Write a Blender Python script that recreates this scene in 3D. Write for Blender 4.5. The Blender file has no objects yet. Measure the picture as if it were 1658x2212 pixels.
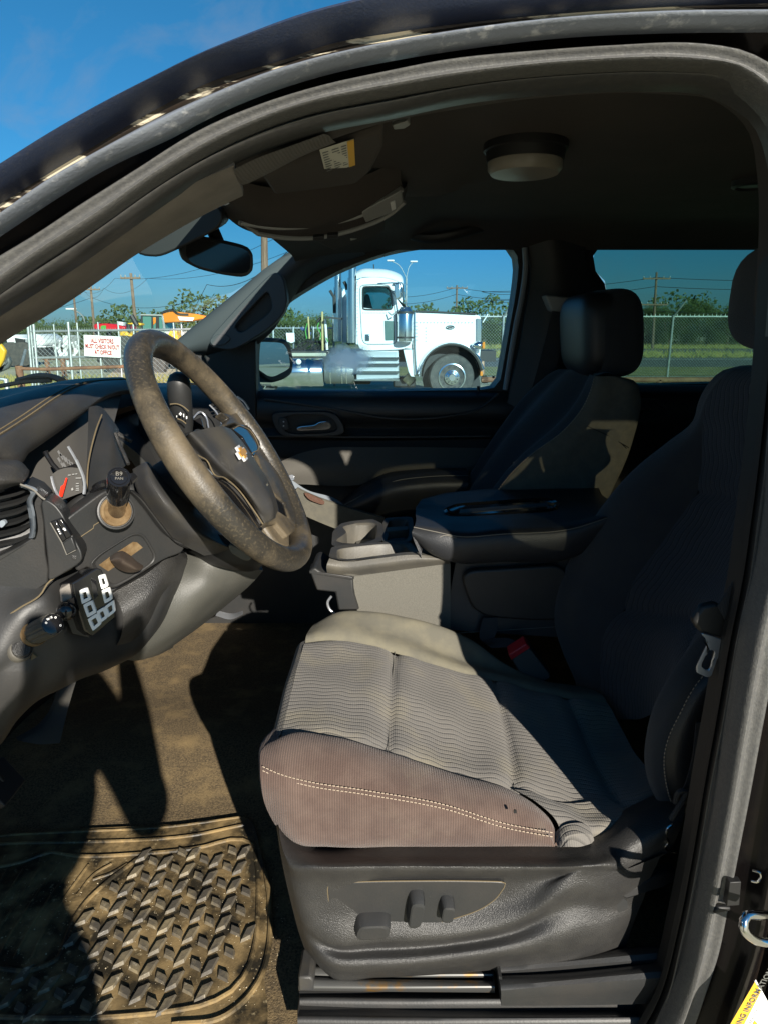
import bpy, math, random
from mathutils import Vector, Matrix
rnd = random.Random(7)
SC = bpy.context.scene
COL = SC.collection
# ------------------------------------------------------------------ camera
PITCH = math.radians(14.85)
CAM = Vector((0.0, 0.0, 1.5))
FPX, CU, CV = 1475.0, 829.0, 1106.0
cd = bpy.data.cameras.new("camera"); cam = bpy.data.objects.new("camera", cd); COL.objects.link(cam)
cd.sensor_fit = 'VERTICAL'; cd.sensor_height = 36.0; cd.lens = 36.0 * FPX / 2212.0
cd.clip_start = 0.02; cd.clip_end = 5000
cam.location = CAM; cam.rotation_euler = (math.pi / 2 - PITCH, 0, 0)
SC.camera = cam
# ------------------------------------------------------------------ light
SUNV = Vector((0.415, -1.0, 0.43)).normalized()          # towards the sun
EL = math.asin(SUNV.z); AZ = math.atan2(SUNV.x, SUNV.y)
w = bpy.data.worlds.new("World"); SC.world = w; w.use_nodes = True
nt = w.node_tree; nt.nodes.clear()
wo = nt.nodes.new('ShaderNodeOutputWorld'); bg = nt.nodes.new('ShaderNodeBackground')
sky = nt.nodes.new('ShaderNodeTexSky'); sky.sky_type = 'NISHITA'; sky.sun_disc = False
sky.sun_elevation = EL; sky.sun_rotation = AZ; sky.air_density = 1.0; sky.dust_density = 0.25; sky.ozone_density = 5.0
hs = nt.nodes.new('ShaderNodeHueSaturation'); hs.inputs['Saturation'].default_value = 1.22; hs.inputs['Hue'].default_value = 0.488
nt.links.new(sky.outputs[0], hs.inputs['Color'])
tc = nt.nodes.new('ShaderNodeTexCoord'); mp = nt.nodes.new('ShaderNodeMapping'); mp.inputs['Scale'].default_value = (1.0, 1.0, 2.2)
nz = nt.nodes.new('ShaderNodeTexNoise'); nz.inputs['Scale'].default_value = 3.6; nz.inputs['Detail'].default_value = 7; nz.inputs['Roughness'].default_value = .58
nz.inputs['Distortion'].default_value = .6
cr_ = nt.nodes.new('ShaderNodeValToRGB'); cr_.color_ramp.elements[0].position = .55; cr_.color_ramp.elements[1].position = .85
mx = nt.nodes.new('ShaderNodeMix'); mx.data_type = 'RGBA'; mx.inputs[7].default_value = (2.6, 3.2, 4.2, 1)
mul = nt.nodes.new('ShaderNodeMath'); mul.operation = 'MULTIPLY'; mul.inputs[1].default_value = .7
nt.links.new(tc.outputs['Generated'], mp.inputs['Vector']); nt.links.new(mp.outputs[0], nz.inputs['Vector'])
nt.links.new(nz.outputs['Fac'], cr_.inputs[0]); nt.links.new(cr_.outputs[0], mul.inputs[0]); nt.links.new(mul.outputs[0], mx.inputs[0])
sx_ = nt.nodes.new('ShaderNodeSeparateXYZ'); nt.links.new(tc.outputs['Generated'], sx_.inputs[0]); hz_ = nt.nodes.new('ShaderNodeValToRGB')
hz_.color_ramp.elements[0].position = .0; hz_.color_ramp.elements[0].color = (.42, .62, .92, 1); hz_.color_ramp.elements[1].position = .45; hz_.color_ramp.elements[1].color = (1, 1, 1, 1)
e_ = hz_.color_ramp.elements.new(.18); e_.color = (.55, .86, 1.0, 1)
mh_ = nt.nodes.new('ShaderNodeMix'); mh_.data_type = 'RGBA'; mh_.blend_type = 'MULTIPLY'; mh_.inputs[0].default_value = 1; nt.links.new(sx_.outputs['Z'], hz_.inputs[0])
nt.links.new(hs.outputs[0], mh_.inputs[6]); nt.links.new(hz_.outputs[0], mh_.inputs[7]); nt.links.new(mh_.outputs[2], mx.inputs[6]); nt.links.new(mx.outputs[2], bg.inputs['Color'])
bg.inputs['Strength'].default_value = 0.053
nt.links.new(bg.outputs[0], wo.inputs[0])
sd = bpy.data.lights.new("sun", 'SUN'); so = bpy.data.objects.new("sun", sd); COL.objects.link(so)
sd.energy = 5.0; sd.angle = math.radians(.5); sd.color = (1.0, .93, .82)
so.rotation_euler = SUNV.to_track_quat('Z', 'Y').to_euler()
SC.view_settings.view_transform = 'Standard'; SC.view_settings.look = 'None'; SC.view_settings.exposure = 0.95; SC.view_settings.gamma = 1
SC.view_settings.use_curve_mapping = False
SC.cycles.max_bounces = 6; SC.cycles.diffuse_bounces = 1; SC.cycles.transparent_max_bounces = 16
# ------------------------------------------------------------------ geometry helpers
cp, sp = math.cos(PITCH), math.sin(PITCH)
def ray(u, v):
    a = (u - CU) / FPX; b = (CV - v) / FPX
    return Vector((a, cp + b * sp, -sp + b * cp))
def P(u, v, Y):                                        # point of the line of sight in the plane y = Y
    d = ray(u, v); return CAM + d * (Y / d.y)
def PZ(u, v, Z):
    d = ray(u, v); return CAM + d * ((Z - CAM.z) / d.z)
def PX(u, v, X):
    d = ray(u, v); return CAM + d * (X / d.x)
def L(pts, Y=None):
    return [P(p[0], p[1], p[2] if len(p) > 2 else Y) for p in pts]
def zz(pts, x0, y0, k, Y=None):                        # measured crop -> picture units
    return [(x0 + k * p[0], y0 + k * p[1]) + ((p[2],) if len(p) > 2 else ((Y,) if Y is not None else ())) for p in pts]
def rc(pts, k=.3, seg=5):
    out = []; N = len(pts)
    for i in range(N):
        a, p, b = pts[i - 1], pts[i], pts[(i + 1) % N]; s, e = p.lerp(a, k), p.lerp(b, k)
        for j in range(seg + 1):
            t = j / seg; out.append(s * (1 - t) ** 2 + p * 2 * t * (1 - t) + e * t * t)
    return out
def cr(pts, n, closed=False, k=.32):
    pts = [Vector(p) for p in pts]
    if closed:
        d = rc(pts, k); d.append(d[0].copy()); ln = [0.0]
        for i in range(1, len(d)): ln.append(ln[-1] + (d[i] - d[i - 1]).length)
        out = []; j = 0
        for i in range(n):
            s = ln[-1] * i / n
            while j < len(ln) - 2 and ln[j + 1] < s: j += 1
            out.append(d[j].lerp(d[j + 1], (s - ln[j]) / ((ln[j + 1] - ln[j]) or 1e-9)))
        return out
    if len(pts) == 1: return [pts[0].copy() for _ in range(n)]
    N = len(pts); dense = []
    S = 10; segs = N if closed else N - 1
    for i in range(segs):
        if closed: p0, p1, p2, p3 = pts[i - 1], pts[i], pts[(i + 1) % N], pts[(i + 2) % N]
        else:
            p1, p2 = pts[i], pts[i + 1]
            p0 = pts[i - 1] if i > 0 else p1 * 2 - p2
            p3 = pts[i + 2] if i + 2 < N else p2 * 2 - p1
        d1 = (p2 - p1).length + 1e-9
        # centripetal-ish tangents
        def tan(a, b, c):
            la, lb = (b - a).length + 1e-9, (c - b).length + 1e-9
            return ((b - a) / la * lb + (c - b) / lb * la) / (la + lb)
        m1 = tan(p0, p1, p2) * d1; m2 = tan(p1, p2, p3) * d1
        for k in range(S):
            t = k / S; t2 = t * t; t3 = t2 * t
            dense.append(p1 * (2 * t3 - 3 * t2 + 1) + m1 * (t3 - 2 * t2 + t) + p2 * (-2 * t3 + 3 * t2) + m2 * (t3 - t2))
    dense.append((pts[0] if closed else pts[-1]).copy())
    ln = [0.0]
    for i in range(1, len(dense)): ln.append(ln[-1] + (dense[i] - dense[i - 1]).length)
    T = ln[-1] or 1e-9; out = []; j = 0
    cnt = n if closed else n - 1
    for i in range(n):
        s = T * i / cnt
        while j < len(ln) - 2 and ln[j + 1] < s: j += 1
        q = (s - ln[j]) / ((ln[j + 1] - ln[j]) or 1e-9)
        out.append(dense[j].lerp(dense[j + 1], min(1, max(0, q))))
    return out
def crm(pts, sub):                                     # smooth between rows, `sub` steps per interval
    out = []; N = len(pts)
    for i in range(N - 1):
        p1, p2 = pts[i], pts[i + 1]
        p0 = pts[i - 1] if i > 0 else p1 * 2 - p2
        p3 = pts[i + 2] if i + 2 < N else p2 * 2 - p1
        d1 = (p2 - p1).length + 1e-9
        def tan(a, b, c):
            la, lb = (b - a).length + 1e-9, (c - b).length + 1e-9
            return ((b - a) / la * lb + (c - b) / lb * la) / (la + lb)
        m1 = tan(p0, p1, p2) * d1; m2 = tan(p1, p2, p3) * d1
        for k in range(sub):
            t = k / sub; t2 = t * t; t3 = t2 * t
            out.append(p1 * (2 * t3 - 3 * t2 + 1) + m1 * (t3 - 2 * t2 + t) + p2 * (-2 * t3 + 3 * t2) + m2 * (t3 - t2))
    out.append(pts[-1]); return out

def mid(a, b, t, d=(0, 0, 0)): return [p.lerp(q, t) + Vector(d) for p, q in zip(a, b)]
class MB:
    def __init__(s): s.v = []; s.f = []; s.mi = []; s.cur = 0; s.mats = []
    def use(s, m):
        if m not in s.mats: s.mats.append(m)
        s.cur = s.mats.index(m); return s
    def face(s, idx): s.f.append(idx); s.mi.append(s.cur)
    def add(s, vs, fs, M=None):
        o = len(s.v)
        for p in vs:
            p = Vector(p)
            s.v.append(M @ p if M else p)
        for f in fs: s.face([i + o for i in f])
        return s
    def box(s, c, d, M=None):
        x, y, z = d[0] / 2, d[1] / 2, d[2] / 2; c = Vector(c)
        vs = [c + Vector(q) for q in ((-x,-y,-z),(x,-y,-z),(x,y,-z),(-x,y,-z),(-x,-y,z),(x,-y,z),(x,y,z),(-x,y,z))]
        return s.add(vs, [(3,2,1,0),(4,5,6,7),(0,1,5,4),(1,2,6,5),(2,3,7,6),(3,0,4,7)], M)
    def sheet(s, rows, n=24, sub=4, smooth_rows=True, thick=None):
        R = [cr(r, n) for r in rows]
        if smooth_rows and len(R) > 2:
            cols = [crm([R[i][j] for i in range(len(R))], sub) for j in range(n)]
            R = [[cols[j][i] for j in range(n)] for i in range(len(cols[0]))]
        o = len(s.v); m = len(R)
        for r in R: s.v += r
        for i in range(m - 1):
            for j in range(n - 1):
                s.face([o + i * n + j, o + i * n + j + 1, o + (i + 1) * n + j + 1, o + (i + 1) * n + j])
        if thick is not None:                          # second skin + rim
            t = Vector(thick); o2 = len(s.v)
            for r in R: s.v += [p + t for p in r]
            for i in range(m - 1):
                for j in range(n - 1):
                    s.face([o2 + (i + 1) * n + j, o2 + (i + 1) * n + j + 1, o2 + i * n + j + 1, o2 + i * n + j])
            rim = [j for j in range(n)] + [i * n + n - 1 for i in range(1, m)] + [(m - 1) * n + j for j in range(n - 2, -1, -1)] + [i * n for i in range(m - 2, 0, -1)]
            for k in range(len(rim)):
                a, b = rim[k], rim[(k + 1) % len(rim)]
                s.face([o + b, o + a, o2 + a, o2 + b])
        return s
    def prism(s, pts, d, inset=0.0, cap2=True):
        pts = [Vector(p) for p in pts]; d = Vector(d); n = len(pts); o = len(s.v)
        c = sum(pts, Vector()) / n
        rings = [pts, [p + d for p in pts]] if not inset else [[p.lerp(c, 0) + (c - p).normalized() * inset for p in pts], [p + d * min(.5, inset / d.length) for p in pts], [p + d for p in pts]]
        for r in rings: s.v += r
        s.face([o + i for i in range(n)])
        for k in range(len(rings) - 1):
            for i in range(n):
                j = (i + 1) % n
                s.face([o + k * n + j, o + k * n + i, o + (k + 1) * n + i, o + (k + 1) * n + j])
        if cap2: s.face([o + (len(rings) - 1) * n + i for i in range(n - 1, -1, -1)])
        return s
    def tube(s, path, r, n=10, closed=False, ell=None, up=None, caps=True):
        path = [Vector(p) for p in path]; m = len(path); o = len(s.v); prev = None
        for i, p in enumerate(path):
            if closed: t = path[(i + 1) % m] - path[i - 1]
            else: t = path[min(i + 1, m - 1)] - path[max(i - 1, 0)]
            t.normalize()
            if prev is None:
                a = Vector(up) if up else (Vector((0, 0, 1)) if abs(t.z) < .9 else Vector((1, 0, 0)))
            else: a = prev
            a = (a - t * a.dot(t)).normalized(); prev = a; b = t.cross(a)
            rr = r[i] if isinstance(r, (list, tuple)) else r
            ea, eb = ell if ell else (1, 1)
            for k in range(n):
                g = 2 * math.pi * k / n
                s.v.append(p + a * (rr * ea * math.cos(g)) + b * (rr * eb * math.sin(g)))
        for i in range(m if closed else m - 1):
            for k in range(n):
                q = (i + 1) % m; k2 = (k + 1) % n
                s.face([o + i * n + k, o + i * n + k2, o + q * n + k2, o + q * n + k])
        if caps and not closed:
            s.face([o + k for k in range(n - 1, -1, -1)]); s.face([o + (m - 1) * n + k for k in range(n)])
        return s
    def lathe(s, base, axis, prof, n=24):              # prof: (radius, distance along axis)
        base = Vector(base); ax = Vector(axis).normalized()
        a = ax.orthogonal().normalized(); b = ax.cross(a); o = len(s.v)
        for (r, h) in prof:
            for k in range(n):
                g = 2 * math.pi * k / n
                s.v.append(base + ax * h + (a * math.cos(g) + b * math.sin(g)) * r)
        for i in range(len(prof) - 1):
            for k in range(n):
                k2 = (k + 1) % n
                s.face([o + i * n + k, o + i * n + k2, o + (i + 1) * n + k2, o + (i + 1) * n + k])
        s.face([o + k for k in range(n - 1, -1, -1)]); s.face([o + (len(prof) - 1) * n + k for k in range(n)])
        return s
    def blob(s, c, r, M=None, nu=12, nv=8, e=1.0):     # (super)ellipsoid
        vs = []; fs = []; c = Vector(c)
        def pw(x): return math.copysign(abs(x) ** e, x)
        for i in range(nv + 1):
            th = math.pi * i / nv
            for k in range(nu):
                g = 2 * math.pi * k / nu
                q = Vector((r[0] * pw(math.sin(th)) * pw(math.cos(g)), r[1] * pw(math.sin(th)) * pw(math.sin(g)), r[2] * pw(math.cos(th))))
                vs.append(c + (M @ q if M else q))
        for i in range(nv):
            for k in range(nu):
                k2 = (k + 1) % nu
                fs.append((i * nu + k, (i + 1) * nu + k, (i + 1) * nu + k2, i * nu + k2))
        return s.add(vs, fs)
    def text(s, body, org, xdir, ydir, size, ext=.0005, align='CENTER', bold=0):
        c = bpy.data.curves.new("t", 'FONT'); c.body = body; c.size = 1; c.align_x = align; c.align_y = 'CENTER'
        c.extrude = 0; c.offset = bold; c.resolution_u = 2
        ob = bpy.data.objects.new("t", c); COL.objects.link(ob)
        me = ob.to_mesh(); xd = Vector(xdir).normalized(); yd = Vector(ydir).normalized(); nd = xd.cross(yd)
        M = Matrix((xd * size, yd * size, nd * size)).transposed(); org = Vector(org)
        s.add([org + M @ q.co + nd * ext for q in me.vertices], [tuple(p.vertices) for p in me.polygons])
        ob.to_mesh_clear(); bpy.data.objects.remove(ob); bpy.data.curves.remove(c)
        return s
    def fit(s, body, org, xdir, ydir, width, height, ext=.001, bold=.02):
        t = MB(); t.text(body, (0, 0, 0), (1, 0, 0), (0, 1, 0), 1, 0, bold=bold)
        xs = [p.x for p in t.v]; ys = [p.y for p in t.v]; xd = Vector(xdir).normalized(); yd = Vector(ydir).normalized(); nd = xd.cross(yd); org = Vector(org)
        sx = width / (max(xs) - min(xs)); sy = height / (max(ys) - min(ys)); cx = (max(xs) + min(xs)) / 2; cy = (max(ys) + min(ys)) / 2
        return s.add([org + xd * ((p.x - cx) * sx) + yd * ((p.y - cy) * sy) + nd * ext for p in t.v], t.f)
    def build(s, name, mat=None, parent=None, bev=0, seg=2, ang=38, sub=0, solid=0, label=None, flip=False):
        me = bpy.data.meshes.new(name); org = wloc(parent)
        me.from_pydata([tuple(p - org) for p in s.v], [], s.f)
        if mat is not None: me.materials.append(mat)
        else:
            for m in s.mats: me.materials.append(m)
            for i, p in enumerate(me.polygons): p.material_index = s.mi[i]
        me.validate(); me.update()
        for p in me.polygons: p.use_smooth = True
        try: me.set_sharp_from_angle(angle=math.radians(ang))
        except Exception: pass
        o = bpy.data.objects.new(name, me); COL.objects.link(o); o.parent = parent
        if solid:
            q = o.modifiers.new("solid", 'SOLIDIFY'); q.thickness = abs(solid); q.offset = 1 if solid > 0 else -1
        if sub:
            q = o.modifiers.new("sub", 'SUBSURF'); q.levels = sub; q.render_levels = sub
        if bev:
            q = o.modifiers.new("bevel", 'BEVEL'); q.width = bev; q.segments = seg; q.limit_method = 'ANGLE'; q.angle_limit = math.radians(30)
        if label: o['label'] = label
        return o
def wloc(o):
    v = Vector((0, 0, 0))
    while o is not None: v = v + o.location; o = o.parent
    return v
def thing(name, label, cat, loc=(0, 0, 0), group=None):
    o = bpy.data.objects.new(name, None); COL.objects.link(o); o.location = loc; o.empty_display_size = .1
    return tag(o, label, cat, group)
def tag(o, label, cat, group=None):
    o['label'] = label; o['category'] = cat
    if group: o['group'] = group
    return o
def st(o, kind='structure'): o['kind'] = kind; return o
def copy_tree(o, parent=None):
    c = o.copy(); COL.objects.link(c)
    if parent: c.parent = parent
    for ch in [x for x in bpy.data.objects if x.parent == o]: copy_tree(ch, c)
    return c
# ------------------------------------------------------------------ materials
def mat(name, col, rough=.6, metal=0, col2=None, nscale=30, lo=.4, hi=.65, detail=5, bump=0, bscale=400, bdet=2, spec=.5, coat=0, mscale=(1, 1, 1),
        col3=None, n3=8, lo3=.5, hi3=.7, wave=None, sheen=0, rough2=None):
    m = bpy.data.materials.new(name); m.use_nodes = True; t = m.node_tree; b = t.nodes['Principled BSDF']
    b.inputs['Base Color'].default_value = (*col, 1); b.inputs['Roughness'].default_value = rough; b.inputs['Metallic'].default_value = metal
    b.inputs['Specular IOR Level'].default_value = spec; b.inputs['Coat Weight'].default_value = coat; b.inputs['Coat Roughness'].default_value = .08
    if sheen: b.inputs['Sheen Weight'].default_value = sheen
    co = t.nodes.new('ShaderNodeTexCoord'); mpn = t.nodes.new('ShaderNodeMapping'); mpn.inputs['Scale'].default_value = mscale
    t.links.new(co.outputs['Object'], mpn.inputs['Vector']); vec = mpn.outputs[0]
    def noise(sc, det, dist=0):
        n = t.nodes.new('ShaderNodeTexNoise'); n.inputs['Scale'].default_value = sc; n.inputs['Detail'].default_value = det; n.inputs['Distortion'].default_value = dist
        n.inputs['Roughness'].default_value = .6; t.links.new(vec, n.inputs['Vector']); return n
    last = None
    def layer(prev, c2, fac):
        x = t.nodes.new('ShaderNodeMix'); x.data_type = 'RGBA'
        if prev is None: x.inputs[6].default_value = (*col, 1)
        else: t.links.new(prev, x.inputs[6])
        x.inputs[7].default_value = (*c2, 1); t.links.new(fac, x.inputs[0]); return x.outputs[2]
    def ramp(src, a, bb):
        r = t.nodes.new('ShaderNodeMapRange'); r.inputs['From Min'].default_value = a; r.inputs['From Max'].default_value = bb; r.clamp = True
        t.links.new(src, r.inputs['Value']); return r.outputs[0]
    if col2 is not None:
        f2 = ramp(noise(nscale, detail).outputs['Fac'], lo, hi); last = layer(last, col2, f2)
        if rough2 is not None:
            q = t.nodes.new('ShaderNodeMapRange'); q.inputs['To Min'].default_value = rough; q.inputs['To Max'].default_value = rough2
            t.links.new(f2, q.inputs['Value']); t.links.new(q.outputs[0], b.inputs['Roughness'])
    if col3 is not None:
        last = layer(last, col3, ramp(noise(n3, 6).outputs['Fac'], lo3, hi3))
    hgt = None
    if wave:                                           # (scale, distortion, direction vector scale, depth, colour factor)
        wv = t.nodes.new('ShaderNodeTexWave'); wv.bands_direction = wave[2]; wv.wave_profile = 'SIN'
        wv.inputs['Scale'].default_value = wave[0]; wv.inputs['Distortion'].default_value = wave[1]; wv.inputs['Detail'].default_value = 2
        wv.inputs['Detail Scale'].default_value = wave[5] if len(wave) > 5 else 1.5
        t.links.new(vec, wv.inputs['Vector']); hgt = wv.outputs['Fac']
        dk = t.nodes.new('ShaderNodeMix'); dk.data_type = 'RGBA'; dk.blend_type = 'MULTIPLY'
        if last is None: dk.inputs[6].default_value = (*col, 1)
        else: t.links.new(last, dk.inputs[6])
        rr = t.nodes.new('ShaderNodeMapRange'); rr.inputs['From Min'].default_value = .15; rr.inputs['From Max'].default_value = .5; rr.inputs['To Min'].default_value = wave[4]; rr.inputs['To Max'].default_value = 1
        t.links.new(hgt, rr.inputs['Value']); cx = t.nodes.new('ShaderNodeCombineXYZ')
        for i in range(3): t.links.new(rr.outputs[0], cx.inputs[i])
        t.links.new(cx.outputs[0], dk.inputs[7]); dk.inputs[0].default_value = 1; last = dk.outputs[2]
    if last is not None: t.links.new(last, b.inputs['Base Color'])
    if bump or wave:
        bn = t.nodes.new('ShaderNodeBump'); bn.inputs['Strength'].default_value = min(1, bump if bump else .3); bn.inputs['Distance'].default_value = .002
        n = noise(bscale, bdet)
        src = n.outputs['Fac']
        if hgt is not None:
            ad = t.nodes.new('ShaderNodeMath'); ad.operation = 'MULTIPLY_ADD'; ad.inputs[1].default_value = wave[3]
            t.links.new(hgt, ad.inputs[0]); t.links.new(src, ad.inputs[2]); src = ad.outputs[0]
        t.links.new(src, bn.inputs['Height']); t.links.new(bn.outputs[0], b.inputs['Normal'])
    return m
def ribcloth(name, c1, c2, c3, per, amp, wl, along, dark=.72):
    m = bpy.data.materials.new(name); m.use_nodes = True; t = m.node_tree; b = t.nodes['Principled BSDF']; b.inputs['Roughness'].default_value = .93; b.inputs['Sheen Weight'].default_value = .1
    N = t.nodes.new; Lk = t.links.new; co = N('ShaderNodeTexCoord'); sp_ = N('ShaderNodeSeparateXYZ'); Lk(co.outputs['Object'], sp_.inputs[0])
    def mt(op, a, bb=None, cc=None):
        n = N('ShaderNodeMath'); n.operation = op
        for i, q in enumerate((a, bb, cc)):
            if q is None: continue
            if isinstance(q, (int, float)): n.inputs[i].default_value = q
            else: Lk(q, n.inputs[i])
        return n.outputs[0]
    def nz_(sc, d): n = N('ShaderNodeTexNoise'); n.inputs['Scale'].default_value = sc; n.inputs['Detail'].default_value = d; Lk(co.outputs['Object'], n.inputs['Vector']); return n.outputs['Fac']
    ac = sp_.outputs['Y']; al = sp_.outputs[along]
    w1 = mt('SINE', mt('MULTIPLY', mt('ADD', al, mt('MULTIPLY', nz_(14, 2), .03)), 6.283 / wl)); w2 = mt('MULTIPLY', mt('SUBTRACT', nz_(30, 2), .5), amp * 2.4)
    ph = mt('MULTIPLY', mt('ADD', mt('ADD', ac, mt('MULTIPLY', w1, amp)), w2), 6.283 / per); sn = mt('SINE', ph)
    ln = N('ShaderNodeMapRange'); ln.inputs['From Min'].default_value = -1; ln.inputs['From Max'].default_value = -.45; Lk(sn, ln.inputs['Value'])
    fib = mt('SINE', mt('MULTIPLY', al, 6.283 / .0034)); fine = nz_(900, 3)
    mx1 = N('ShaderNodeMix'); mx1.data_type = 'RGBA'; mx1.inputs[6].default_value = (*c1, 1); mx1.inputs[7].default_value = (*c2, 1); Lk(fine, mx1.inputs[0])
    st_ = N('ShaderNodeMapRange'); st_.inputs['From Min'].default_value = .5; st_.inputs['From Max'].default_value = .72; Lk(nz_(9, 6), st_.inputs['Value'])
    mx2 = N('ShaderNodeMix'); mx2.data_type = 'RGBA'; Lk(mx1.outputs[2], mx2.inputs[6]); mx2.inputs[7].default_value = (*c3, 1); Lk(st_.outputs[0], mx2.inputs[0])
    fac = mt('ADD', mt('MULTIPLY', ln.outputs[0], 1 - dark), dark); fac = mt('MULTIPLY', fac, mt('ADD', mt('MULTIPLY', fib, .05), .95)); cx = N('ShaderNodeCombineXYZ')
    for i in range(3): Lk(fac, cx.inputs[i])
    mx3 = N('ShaderNodeMix'); mx3.data_type = 'RGBA'; mx3.blend_type = 'MULTIPLY'; mx3.inputs[0].default_value = 1; Lk(mx2.outputs[2], mx3.inputs[6]); Lk(cx.outputs[0], mx3.inputs[7]); Lk(mx3.outputs[2], b.inputs['Base Color'])
    h = mt('ADD', mt('MULTIPLY', ln.outputs[0], 1.0), mt('ADD', mt('MULTIPLY', fib, .12), mt('MULTIPLY', fine, .35))); bn = N('ShaderNodeBump'); bn.inputs['Strength'].default_value = .8; bn.inputs['Distance'].default_value = .0016; Lk(h, bn.inputs['Height']); Lk(bn.outputs[0], b.inputs['Normal']); return m
def glass(name, tint, gloss=.05, smudge_spec=None, gk=1.0):
    m = bpy.data.materials.new(name); m.use_nodes = True; t = m.node_tree; t.nodes.clear()
    o = t.nodes.new('ShaderNodeOutputMaterial'); tr = t.nodes.new('ShaderNodeBsdfTransparent'); gl = t.nodes.new('ShaderNodeBsdfGlossy')
    gl.inputs['Roughness'].default_value = .02; tr.inputs[0].default_value = (*tint, 1); x = t.nodes.new('ShaderNodeMixShader')
    fr = t.nodes.new('ShaderNodeLayerWeight'); fr.inputs[0].default_value = .5; pw = t.nodes.new('ShaderNodeMath'); pw.operation = 'POWER'; pw.inputs[1].default_value = 4
    ma = t.nodes.new('ShaderNodeMath'); ma.operation = 'MULTIPLY_ADD'; ma.inputs[1].default_value = gk; ma.use_clamp = True; ma.inputs[2].default_value = gloss * .5
    t.links.new(fr.outputs['Facing'], pw.inputs[0]); t.links.new(pw.outputs[0], ma.inputs[0]); t.links.new(ma.outputs[0], x.inputs[0])
    t.links.new(tr.outputs[0], x.inputs[1]); t.links.new(gl.outputs[0], x.inputs[2]); out = x.outputs[0]
    if smudge_spec:                                        # (centre, radius, amount): pale smudge on the pane
        df_ = t.nodes.new('ShaderNodeBsdfDiffuse'); df_.inputs[0].default_value = (.8, .85, .85, 1); dt_ = t.nodes.new('ShaderNodeBsdfTranslucent'); dt_.inputs[0].default_value = (.95, .97, .97, 1); df = t.nodes.new('ShaderNodeAddShader'); t.links.new(df_.outputs[0], df.inputs[0]); t.links.new(dt_.outputs[0], df.inputs[1])
        co = t.nodes.new('ShaderNodeTexCoord'); sub = t.nodes.new('ShaderNodeVectorMath'); sub.operation = 'SUBTRACT'; sub.inputs[1].default_value = smudge_spec[0]
        sc = t.nodes.new('ShaderNodeVectorMath'); sc.operation = 'DIVIDE'; sc.inputs[1].default_value = smudge_spec[1]; ln = t.nodes.new('ShaderNodeVectorMath'); ln.operation = 'LENGTH'
        t.links.new(co.outputs['Object'], sub.inputs[0]); t.links.new(sub.outputs[0], sc.inputs[0]); t.links.new(sc.outputs[0], ln.inputs[0])
        n = t.nodes.new('ShaderNodeTexNoise'); n.inputs['Scale'].default_value = 26; n.inputs['Detail'].default_value = 6; t.links.new(co.outputs['Object'], n.inputs['Vector'])
        ad = t.nodes.new('ShaderNodeMath'); ad.operation = 'MULTIPLY_ADD'; ad.inputs[1].default_value = 1.1; t.links.new(n.outputs['Fac'], ad.inputs[0]); t.links.new(ln.outputs['Value'], ad.inputs[2])
        r = t.nodes.new('ShaderNodeMapRange'); r.inputs['From Min'].default_value = 1.55; r.inputs['From Max'].default_value = .8; r.inputs['To Max'].default_value = smudge_spec[2]
        t.links.new(ad.outputs[0], r.inputs['Value']); y = t.nodes.new('ShaderNodeMixShader'); t.links.new(r.outputs[0], y.inputs[0]); t.links.new(out, y.inputs[1]); t.links.new(df.outputs[0], y.inputs[2]); out = y.outputs[0]
    t.links.new(out, o.inputs[0]); return m
G = lambda v: (v, v, v)
DUST = (.16, .125, .07)
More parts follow.
